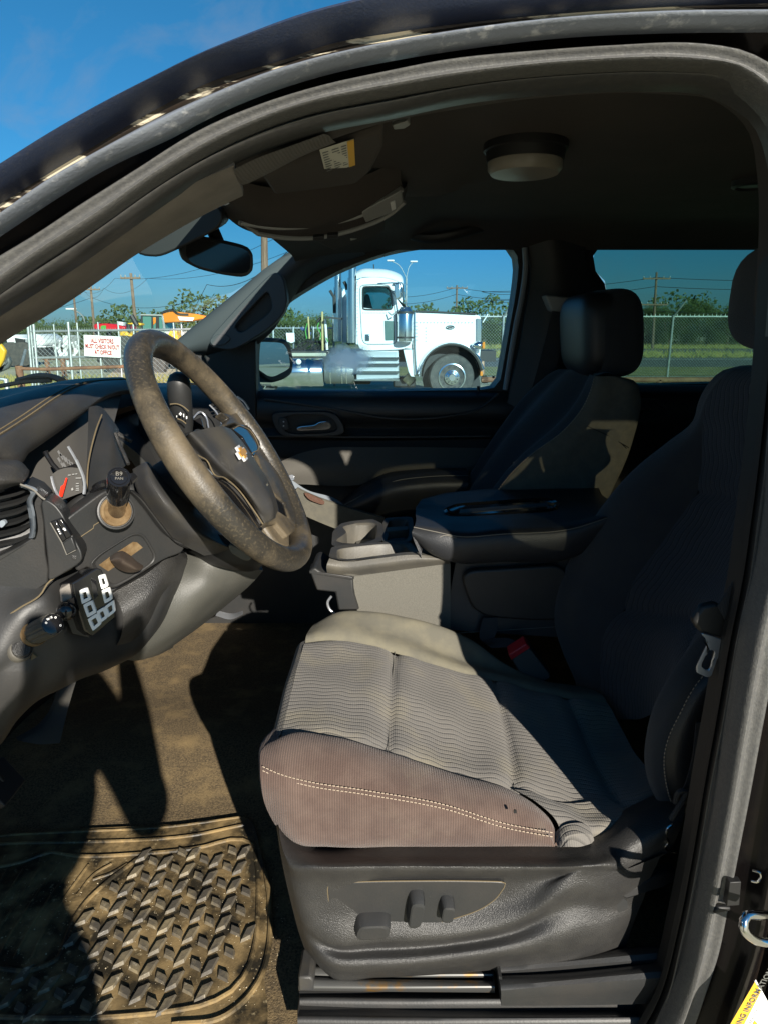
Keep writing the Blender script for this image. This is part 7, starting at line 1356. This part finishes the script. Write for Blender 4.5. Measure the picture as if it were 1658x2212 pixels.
# exhaust stacks
def stack(x, yt, ys, yb, Y, w1, w2):
    b = tT(x, yb, Y); s = tT(x, ys, Y); t_ = tT(x, yt, Y); m = MB().tube([b, s], w2, 24); m.tube([s, t_], w1, 20); return tp('exhaust_stack', m, chromet)
stack(585, -60, 280, 1220, TY + .25, .085, .105); stack(375, -60, 420, 1200, TY + 2.1, .085, .105)
tp('stack_bracket', MB().tube([tT(465, 330, TY + .4), tT(495, 390, TY + .4), tT(510, 450, TY + .4)], .035, 6), tdark); tp('stack_bracket', MB().tube([tT(260, 460, TY + 2), tT(320, 560, TY + 2), tT(325, 790, TY + 2)], .035, 6), tdark)
m = MB().tube([tT(680, 480, TY + .2), tT(690, 1200, TY + .2)], .045, 12); m.tube([tT(640, 480, TY + .18), tT(645, 1200, TY + .18)], .02, 8); tp('grab_rail', m, chromet)
tp('cab_back_panel', MB().prism([tT(470, 430, TY + 2.2), tT(505, 560, TY + 2.2), tT(505, 1220, TY + 2.2), tT(440, 1220, TY + 2.2), tT(440, 480, TY + 2.2)], (0, .05, 0)), white)
tp('work_lamp_bar', MB().prism([tT(200, 835, TY + .6), tT(440, 860, TY + .6), tT(440, 885, TY + .6), tT(200, 862, TY + .6)], (0, .3, 0)), tdark)
# tanks, steps, frame
def tank(x0, x1, yc, Y, r, nm, mt):
    a = tT(x0, yc, Y + r); b = tT(x1, yc, Y + r); m = MB().tube([a, a + Vector((.03, 0, 0)), b - Vector((.03, 0, 0)), b], [r * .93, r, r, r * .93], 40); return tp(nm, m, mt)
FT = tank(-900, 175, 1650, TY - .05, .30, 'fuel_tank', chromet)
m = MB()
for x in (-560, -300, -20): 
    c = tT(x, 1650, TY - .05 + .3); m.lathe(c, (1, 0, 0), [(.31, -.03), (.31, .03)], 40)
m.build('tank_strap', chromet, TR)
tank(190, 620, 1640, TY + .05, .26, 'air_tank', mat('dull_metal', (.2, .21, .2), .45, metal=.6))
m = MB()
for x in (275, 440, 505): m.lathe(tT(x, 1640, TY + .31), (1, 0, 0), [(.268, -.012), (.268, .012)], 40)
m.build('tank_strap', chromet, TR)
st_ = [tT(640, 1340, TY + .02), tT(1250, 1330, TY + .02), tT(1262, 1740, TY + .02), tT(640, 1760, TY + .02)]
tp('step_box', MB().prism(st_, (0, .5, 0)), mat('brushed_metal', (.42, .45, .46), .4, metal=.7, bump=.1), bev=.02)
m = MB()
for yy in (1440, 1530, 1640, 1760): m.box((tT(940, yy, TY - .04) + tT(940, yy, TY - .04)) / 2, (tT(1260, yy).x - tT(620, yy).x, .14, .035))
tp('step_tread', m, chromet)
tp('chassis_frame', MB().box((tT(300, 1400).x, TY + 1.15, .95), (7.2, .9, .24)), tdark); tp('fifth_wheel', MB().box(tF(880, 1040, TY + 1.1), (1.3, .9, .08)), mat('greasy_plate', (.4, .39, .3), .5), bev=.02)
m = MB(); 
for k in range(9):
    x = 760 + k * 65; m.tube(cr([tF(x, 960 + 6 * (k % 3), TY + .9), tF(x + 60, 940 - 14 * (k % 4), TY + 1), tF(x + 120, 860 - 20 * (k % 2), TY + 1.1), tF(1030, 800, TY + 1.2)], 20), .018, 6)
tp('air_hose', m, tdark)
green = mat('green_hose', (.07, .3, .05), .5)
m = MB(); m.tube(cr([tF(1020, 480, TY + .8), tF(990, 600, TY + .8), tF(1010, 760, TY + .8)], 12), .013, 6); m.tube(cr([tF(1230, 470, TY + .8), tF(1205, 560, TY + .8), tF(1260, 660, TY + .8), tF(1250, 780, TY + .8)], 14), .013, 6); m.tube(cr([tF(1360, 740, TY + .8), tF(1395, 820, TY + .8)], 6), .013, 6); tp('green_hose', m, green)
m = MB(); m.tube([tF(1290, 270, TY + .9), tF(1300, 1000, TY + .9)], .025, 8); m.tube([tF(1035, 360, TY + .9), tF(1060, 760, TY + .9)], .02, 8); tp('hose_post', m, mat('ochre_post', (.45, .36, .16), .6))
tp('hose_post', MB().tube([tF(1345, 400, TY + .9), tF(1380, 960, TY + .9)], .028, 8), white)
m = MB().tube(cr([tF(900, 560, TY + 1), tF(960, 600, TY + 1), tF(1010, 560, TY + 1), tF(1050, 700, TY + 1), tF(1080, 640, TY + 1)], 24), .03, 6); tp('coiled_hose', m, mat('blue_hose', (.05, .08, .2), .5)); m = MB().tube(cr([tF(1200, 460, TY + 1), tF(1260, 390, TY + 1), tF(1340, 460, TY + 1)], 12), .03, 6); tp('air_hose', m, tdark)
tp('warning_beacon', MB().blob(tF(862, 1180, TY - .1), (.06, .05, .06)), M['white'])
for (x, z) in ((-.8, .45), (.2, .38)): tp('suspension_part', MB().box((tH(860, 1000).x - 1.2 + x, TY + .8, z), (.5, .5, .22)), tdark, bev=.04)
tp('engine_part', MB().tube([tH(230, 1080, TY + .6), tH(320, 1160, TY + .6)], .12, 12), mat('tan_part', (.4, .36, .25), .6))
# notice plate on the fence
NB = thing('notice_board', 'small white notice plate on the chain link fence beside the truck hoses', 'sign', tuple(P(628, 730, 19.3))); 
MB().prism([P(*q, 19.3) for q in ((618, 719), (636, 719), (637, 738), (630, 741), (620, 737))], (0, .03, 0)).build('board', M['white'], NB)
# ---------------------------------------------------------------- machines in the yard (left)
yl = lambda x, y, Y: P(.1884 * x, 641.2 + .1884 * y, Y)
ye = lambda x, y, Y: P(230.2 + .1388 * x, 641.2 + .1388 * y, Y)
orange = mat('orange_machine_paint', (.62, .2, .015), .4); yellow = mat('yellow_machine_paint', (.68, .42, .02), .4, col2=(.6, .35, .03), nscale=3); redm = mat('red_machine_paint', (.5, .012, .02), .35)
EX = thing('excavator', 'orange excavator with glass cab and long boom behind the gate', 'excavator', (ye(700, 600, 30).x, 31, 0)); q = lambda x, y, Y=30: ye(x, y, Y)
B1 = lambda nm, pts, d, mt, par, bev=.03, **k: MB().prism(pts, d).build(nm, mt, par, bev=bev, **k)
B1('boom', [q(870, 260), q(1040, 225), q(1380, 265), q(1500, 290), q(1750, 330), q(1750, 400), q(1480, 345), q(1300, 380), q(900, 405)], (0, .7, 0), orange, EX)
B1('boom_plate', [q(1110, 305, 29.96), q(1370, 325, 29.96), q(1340, 372, 29.96), q(1140, 365, 29.96)], (0, .03, 0), M['white'], EX, 0)
m = MB().tube(cr([q(860, 255), q(940, 220), q(1040, 215), q(1100, 260), q(1280, 280)], 20), .05, 6); m.build('hydraulic_hose', M['rubber'], EX)
tg_ = mat('machine_glass', (.10, .24, .20), .1, metal=.2)
B1('cab', [q(535, 290), q(860, 285), q(930, 520), q(540, 520)], (0, 1.6, 0), tg_, EX, .05)
B1('cab_roof', [q(500, 290, 29.9), q(540, 268, 29.9), q(860, 275, 29.9), q(870, 298, 29.9)], (0, 1.8, 0), mat('machine_grey', (.35, .36, .34), .5), EX)
for x0, x1 in ((535, 560), (700, 722), (770, 815), (855, 880)): B1('cab_pillar', [q(x0, 290, 29.95), q(x1, 290, 29.95), q(x1 + (45 if x0 > 800 else 5), 520, 29.95), q(x0 + (30 if x0 > 800 else 0), 520, 29.95)], (0, .1, 0), tdark if x0 != 855 else steel, EX, .01)
B1('seat', [q(725, 320, 29.97), q(770, 320, 29.97), q(772, 400, 29.97), q(730, 440, 29.97)], (0, .05, 0), orange, EX, .01)
B1('body', [q(330, 520), q(1200, 540), q(1250, 900), q(300, 900)], (0, 2.6, 0), mat('pale_machine', (.5, .5, .46), .5), EX, .08)
B1('track', [q(280, 860, 29.9), q(1200, 860, 29.9), q(1240, 960, 29.9), q(1200, 1050, 29.9), q(280, 1050, 29.9), q(240, 960, 29.9)], (0, .8, 0), tdark, EX, .1)
LD_ = thing('wheel_loader', 'yellow wheel loader just right of the visitor sign', 'loader', (ye(300, 700, 26).x, 27, 0)); q2 = lambda x, y, Y=26: ye(x, y, Y)
B1('engine_hood', [q2(195, 520), q2(300, 510), q2(340, 580), q2(560, 600), q2(600, 900), q2(215, 890)], (0, 1.8, 0), yellow, LD_, .06)
B1('work_light_bar', [q2(320, 410), q2(420, 400), q2(420, 430), q2(350, 430)], (0, .4, 0), yellow, LD_); B1('beacon_arm', [q2(460, 400), q2(540, 410), q2(545, 445), q2(490, 445)], (0, .4, 0), yellow, LD_)
m = MB().tube([q2(345, 430), q2(345, 520)], .08, 8); m.tube([q2(390, 290), q2(440, 380), q2(480, 450)], .09, 8); m.build('exhaust_pipe', tdark, LD_)
for x in (300, 560): MB().lathe(q2(x, 980, 25.9), (0, -1, 0), [(.3, -.5), (.85, -.45), (.9, -.2), (.85, 0), (.4, .02)], 28).build('wheel', tyre, LD_)
BU = thing('bucket_truck', 'yellow machine arm standing at the right edge of the windshield view', 'loader', (ye(1040, 650, 27).x, 27, 0)); q3 = lambda x, y, Y=27: ye(x, y, Y)
B1('arm', [q3(965, 570), q3(1000, 520), q3(1025, 530), q3(1040, 600), q3(1060, 580), q3(1070, 500), q3(1090, 500), q3(1095, 590), q3(1130, 660), q3(1100, 900), q3(960, 900)], (0, .8, 0), yellow, BU)
RM_ = thing('red_trailer', 'long red machine with a lime patch above the visitor sign', 'trailer', (yl(1240, 400, 34).x, 34, 0)); q4 = lambda x, y, Y=34: yl(x, y, Y)
B1('body', [q4(1075, 320), q4(1100, 308), q4(1220, 305), q4(1340, 318), q4(1440, 345), q4(1440, 375), q4(1280, 385), q4(1100, 380), q4(1078, 360)], (0, 1.6, 0), redm, RM_, .05)
B1('lime_patch', [q4(1155, 345, 33.97), q4(1175, 328, 33.97), q4(1215, 330, 33.97), q4(1220, 382, 33.97), q4(1160, 380, 33.97)], (0, .05, 0), green, RM_, 0); B1('white_panel', [q4(1350, 283), q4(1415, 292), q4(1415, 330), q4(1352, 318)], (0, .3, 0), M['white'], RM_, 0)
m = MB(); 
for x in (1110, 1250, 1400): m.tube([q4(x, 370, 34.6), Vector((q4(x, 370, 34.6).x, 34.6, 0))], .12, 8)
m.build('stand_leg', tdark, RM_)
YB = thing('backhoe', 'yellow loader bucket at the far left edge of the windshield', 'loader', (yl(0, 700, 13).x, 13, 0)); q5 = lambda x, y, Y=13: yl(x, y, Y)
B1('bucket_arm', [q5(-200, 520), q5(0, 530), q5(65, 620), q5(40, 720), q5(-10, 820), q5(-200, 840)], (0, .1, 0), yellow, YB)
B1('bucket', [q5(90, 680, 12.95), q5(120, 750, 12.95), q5(90, 820, 12.95), q5(-200, 950, 12.95), q5(-200, 850, 12.95), q5(10, 830, 12.95)], (0, .12, 0), mat('bucket_grey', (.09, .1, .1), .5), YB)
m = MB().tube([q5(-100, 930), q5(70, 950), Vector((q5(80, 950).x, 13, 0))], .05, 8); m.build('stand_leg', steel, YB)
def lorry(nm, label, pts_list, Y, x):
    t = thing(nm, label, 'truck', (x, Y, 0)); return t
T1 = thing('white_pickup', 'white work truck parked in the yard left of the gate', 'truck', (yl(170, 600, 30).x, 31, 0)); q6 = lambda x, y, Y=30: yl(x, y, Y)
B1('body', [q6(65, 480), q6(80, 435), q6(150, 432), q6(160, 460), q6(285, 470), q6(290, 600), q6(110, 600)], (0, 2, 0), white, T1, .08)
B1('windscreen', [q6(165, 470, 29.95), q6(280, 485, 29.95), q6(285, 550, 29.95), q6(190, 560, 29.95)], (0, .1, 0), tdark, T1, .02); B1('boom', [q6(-60, 430), q6(0, 500), q6(20, 530), q6(80, 480), q6(70, 450), q6(20, 490), q6(-20, 400)], (0, .4, 0), M['white'], T1)
B1('chassis', [q6(110, 595), q6(295, 590), q6(290, 670), q6(110, 670)], (0, 1.9, 0), tdark, T1, .05)
for x in (140, 260): MB().lathe(q6(x, 655, 29.9), (0, -1, 0), [(.2, -.3), (.5, -.25), (.5, 0), (.2, .02)], 20).build('wheel', tyre, T1)
T2 = thing('white_tank_truck', 'white tank seen through the mesh at the left of the gate', 'truck', (yl(450, 560, 26).x, 27, 0)); q7 = lambda x, y, Y=26: yl(x, y, Y)
B1('tank', [q7(375, 430), q7(420, 425), q7(480, 450), q7(520, 510), q7(515, 560), q7(380, 570)], (0, 1.6, 0), white, T2, .1); B1('deck', [q7(380, 562), q7(525, 565), q7(525, 580), q7(380, 580)], (0, 1.7, 0), white, T2, .01)
B1('chassis', [q7(400, 580), q7(510, 580), q7(600, 680), q7(430, 680)], (0, 1.2, 0), tdark, T2, .03)
T3 = thing('white_crate', 'pale boxy unit behind the middle of the gate', 'container', (yl(760, 560, 27).x, 28, 0)); B1('box', [yl(715, 440, 27), yl(800, 445, 27), yl(790, 560, 27), yl(740, 590, 27), yl(720, 560, 27)], (0, 1, 0), mat('pale_grey_box', (.55, .57, .55), .5), T3)
m = MB().tube([yl(760, 590, 27.3), Vector((yl(760, 590, 27.3).x, 27.3, 0))], .1, 8); m.build('stand_leg', steel, T3)
T4 = thing('scrap_pile', 'tangle of pale pipes on the ground behind the gate', 'pipes', (yl(650, 600, 24).x, 24, 0)); m = MB(); r7 = random.Random(5)
for k in range(9): x = 620 + k * 35; m.tube(cr([yl(x, 560 + r7.uniform(-60, 30), 24), yl(x + r7.uniform(-40, 40), 620, 24.2), yl(x + r7.uniform(-50, 50), 680, 24)], 8), .04, 6)
m.build('pipes', white, T4)
# ---------------------------------------------------------------- trees
def tree(label, x, y, h, wd, seed, nleaf=1500, name='scrub_tree', group='scrub trees beyond the road', low=.12, parts=True):
    r = random.Random(seed); t = thing(name, label, 'tree', (x, y, 0), group)
    m = MB(); m.tube(cr([(x, y, 0), (x + r.uniform(-.2, .2), y, h * .3), (x + r.uniform(-.4, .4), y, h * .7)], 8), [.16 * h / 5 * (1 - .1 * i) for i in range(8)], 8)
    for k in range(5):
        g = r.uniform(0, 6.28); m.tube([(x, y, h * .25), (x + math.cos(g) * wd * .35, y + math.sin(g) * wd * .35, h * r.uniform(.5, .85))], [.07 * h / 5, .03], 6)
    m.build('trunk', bark, t)
    m = MB(); cl = []
    for k in range(24):
        g = r.uniform(0, 6.28); d = r.uniform(.0, .52) * wd; hh = r.uniform(low, .9) * h; d *= 1.0 - max(0, hh / h - .6) * 1.4
        cl.append((Vector((x + math.cos(g) * d, y + math.sin(g) * d * .8, hh)), r.uniform(.12, .2) * wd))
    for k in range(int(nleaf * 4.2)):
        c, cr0 = r.choice(cl); v = Vector((r.gauss(0, 1), r.gauss(0, 1), r.gauss(0, .75))).normalized() * cr0 * (r.random() ** .5) * r.uniform(.7, 1.1); p = c + v
        if p.z < .1: continue
        s = r.uniform(.03, .075) * max(1, h / 5); a = Vector((r.uniform(-1, 1), r.uniform(-1, 1), r.uniform(-1, 1))).normalized(); b = a.orthogonal().normalized()
        m.add([p - a * s, p + b * s * .6, p + a * s, p - b * s * .6], [(0, 1, 2, 3)])
    m.build('crown', leafm, t); return t
spec = []
def tx(u, Y): return P(u, 740, Y).x
r9 = random.Random(11)
lab = ['leftmost of the scrub trees in the rear window', 'low scrub tree next to the headrest in the rear window', 'rounded scrub tree under the crossarm pole', 'broad dark scrub tree left of centre in the rear window', 'tall scrub tree behind the distant small pole', 'scrub tree between the small pole and the angled fence post', 'dense scrub tree by the angled fence post', 'rightmost scrub tree at the driver headrest']
for k, (u, vt, Y) in enumerate(((1365, 690, 70), (1400, 672, 68), (1440, 672, 66), (1480, 660, 66), (1525, 655, 70), (1570, 660, 66), (1610, 656, 68), (1660, 655, 66))):
    h = P(u, vt, Y).z + .4; tree(lab[k], tx(u, Y), Y, h, 5.2, 20 + k, 2600)
lab2 = ['scrub tree right of the truck grille, seen over its bumper', 'scrub tree at the rear edge of the passenger window']
for k, (u, vt, Y) in enumerate(((1055, 698, 66), (1090, 692, 70))): tree(lab2[k], tx(u, Y), Y, P(u, vt, Y).z + .3, 5.5, 40 + k, 2200)
lab3 = ['tree clump behind the outside mirror', 'small tree between the mirror and the truck hoses', 'taller tree behind the truck hoses', 'tree just left of the exhaust stacks']
for k, (u, vt, Y) in enumerate(((575, 696, 60), (620, 706, 60), (672, 688, 58), (700, 690, 60))): tree(lab3[k], tx(u, Y), Y, P(u, vt, Y).z + .3, 5.5, 50 + k, 2200)
lab4 = ['dark tree at the far left of the windshield', 'dark tree left of the gate post', 'tree behind the left gate post', 'tree rising above the gate left of the first pole', 'tree between the two left utility poles', 'tree left of the red machine', 'low tree under the excavator boom', 'tree at the pillar edge under the boom tip']
for k, (u, vt, Y) in enumerate(((8, 708, 55), (40, 708, 56), (75, 714, 60), (125, 710, 62), (165, 706, 62), (210, 712, 60), (380, 722, 52), (425, 720, 52))): tree(lab4[k], tx(u, Y), Y, P(u, vt, Y).z + .3, 5.5, 60 + k, 2000)
# continuous far brush line: one mass
m = MB(); r8 = random.Random(3)
for k in range(26000):
    x = r8.uniform(-75, 95); y = 74 + r8.uniform(0, 8); top = 3.4 + 1.3 * math.sin(x * .23) + 1.0 * math.sin(x * .61 + 1) + .6 * math.sin(x * 1.7); z = r8.random() ** .8 * top
    p = Vector((x, y, z)); s = r8.uniform(.15, .32); a = Vector((r8.uniform(-1, 1), r8.uniform(-1, 1), r8.uniform(-1, 1))).normalized(); b = a.orthogonal().normalized(); m.add([p - a * s, p + b * s * .6, p + a * s, p - b * s * .6], [(0, 1, 2, 3)])
m2 = MB(); m2 = m; tag(st(m2.build('brush_thicket', leafm), 'stuff'), 'continuous scrub thicket on the horizon beyond the road', 'thicket')
# tall weeds in the verge and behind the gate
m = MB()
for k in range(9000):
    z1 = r8.random()
    if z1 < .5: x = r8.uniform(4, 48); y = r8.uniform(60, 64) 
    elif z1 < .8: x = r8.uniform(2, 34); y = r8.uniform(40, 47)
    else: x = r8.uniform(-14, -3); y = r8.uniform(17.5, 22)
    h = r8.uniform(.15, .5) * (1 if y > 30 else .6); m.add([(x - .03, y, 0), (x + .03, y, 0), (x + r8.uniform(-.15, .15), y, h)], [(0, 1, 2)])
tag(st(m.build('roadside_weeds', grass), 'stuff'), 'dry grass and weeds along the road and gate', 'weeds')

# ---------------------------------------------------------------- open front door, swung out of the picture to the left
m = MB().sheet([[(-.98, .66, 1.30), (-1.28, .1, 1.30), (-1.5, -.38, 1.30)], [(-1.03, .62, 1.0), (-1.34, .06, 1.0), (-1.56, -.42, 1.0)], [(-1.0, .64, .5), (-1.3, .08, .5), (-1.5, -.36, .5)]], 16, 5, thick=(.11, .05, 0))
DF = part('driver_door', m, M['blackpaint'])
m = MB().tube([(-.98, .70, 1.3), (-1.0, .62, 1.5), (-1.25, .2, 1.74), (-1.44, -.2, 1.76), (-1.5, -.36, 1.6), (-1.5, -.38, 1.3)], .028, 8); part('window_frame', m, M['blackpaint'], DF)
# ---------------------------------------------------------------- the person taking the picture
SHIRT = mat('dark_shirt', (.05, .06, .09), .9, bump=.3, bscale=300); SKIN = mat('skin', (.45, .27, .19), .55); JEAN = mat('jeans', (.03, .045, .09), .9, bump=.3, bscale=400)
PM = thing('person', 'person in a dark shirt and jeans standing outside the door, holding up a phone', 'person', (-.2, -.4, 0))
def figure(name, chains, mt, par):                     # one continuous surface from tapered tubes
    m = MB()
    for path, rad in chains:
        n = 14; p = cr(path, n) if len(path) > 2 else [Vector(path[0]).lerp(Vector(path[1]), k / (n - 1)) for k in range(n)]
        rr = []
        for k in range(n):
            t = k / (n - 1) * (len(rad) - 1); i = min(int(t), len(rad) - 2); rr.append(rad[i] + (rad[i + 1] - rad[i]) * (t - i))
        m.tube(p, rr, 14); m.blob(p[0], (rr[0],) * 3, None, 12, 8); m.blob(p[-1], (rr[-1],) * 3, None, 12, 8)
    o = m.build(name, mt, par); r_ = o.modifiers.new('remesh', 'REMESH'); r_.mode = 'VOXEL'; r_.voxel_size = .012; r_.use_smooth_shade = True
    x = o.modifiers.new('smooth', 'SMOOTH'); x.iterations = 6; return o
HX = -.165
figure('body', [([(HX, -.36, 1.46), (HX, -.36, 1.56)], [.055, .052]), ([(HX, -.335, 1.60), (HX, -.345, 1.70)], [.078, .095]), ([(HX, -.31, 1.60), (HX, -.30, 1.575)], [.055, .045]),
  ([(.065, -.12, 1.10), (.055, -.10, 1.24), (.035, -.085, 1.40)], [.045, .04, .028]), ([(-.34, -.12, 1.14), (-.2, -.09, 1.28), (-.08, -.075, 1.42)], [.045, .04, .028]),
  ([(.03, -.085, 1.41), (.03, -.075, 1.47)], [.028, .034]), ([(-.08, -.075, 1.43), (-.075, -.07, 1.48)], [.028, .034])] +
  [([(.035 + .0 * k, -.07, 1.455 + .018 * k), (.05, -.045, 1.46 + .018 * k), (.035, -.03, 1.462 + .018 * k)], [.009, .0085, .007]) for k in range(4)] + [([(.02, -.085, 1.47), (.03, -.055, 1.50)], [.011, .009])] +
  [([(-.09, -.065, 1.455 + .018 * k), (-.105, -.045, 1.46 + .018 * k), (-.09, -.03, 1.462 + .018 * k)], [.009, .0085, .007]) for k in range(4)] + [([(-.07, -.08, 1.47), (-.075, -.055, 1.50)], [.011, .009])], SKIN, PM)
m = MB(); m.blob((HX, -.35, 1.71), (.098, .105, .085), None, 20, 12); m.build('hair', mat('dark_hair', (.02, .015, .01), .7), PM)
figure('shirt', [([(HX, -.38, .95), (HX, -.38, 1.15), (HX, -.37, 1.36)], [.16, .15, .15]), ([(HX - .16, -.36, 1.38), (HX, -.36, 1.43), (HX + .16, -.34, 1.38)], [.075, .09, .075]), ([(HX - .1, -.38, 1.2), (HX + .1, -.38, 1.2)], [.12, .12]),
  ([(HX + .17, -.33, 1.38), (HX + .22, -.22, 1.22), (.065, -.13, 1.10)], [.072, .06, .055]), ([(HX - .17, -.34, 1.38), (HX - .19, -.22, 1.24), (-.34, -.13, 1.14)], [.072, .06, .055])], SHIRT, PM)
figure('trousers', [([(HX - .08, -.38, .95), (HX + .08, -.38, .95)], [.14, .14]), ([(HX - .09, -.38, .9), (HX - .11, -.37, .5), (HX - .12, -.38, .1)], [.1, .075, .06]), ([(HX + .09, -.38, .9), (HX + .11, -.37, .5), (HX + .12, -.38, .1)], [.1, .075, .06])], JEAN, PM)
for sx in (-.12, .12): MB().blob((HX + sx, -.33, .05), (.05, .14, .055), None, 16, 10, .8).build('shoe', M['rubber'], PM)
for sx in (-.033, .033): MB().blob((HX + sx, -.258, 1.66), (.012, .008, .008), None, 10, 6).build('eye', M['white'], PM)
PH = thing('phone', 'dark phone held up by the person', 'phone', (-.01, -.055, 1.49)); MB().box((-.02, -.052, 1.475), (.075, .008, .155)).build('phone_body', M['piano'], PH, bev=.003)
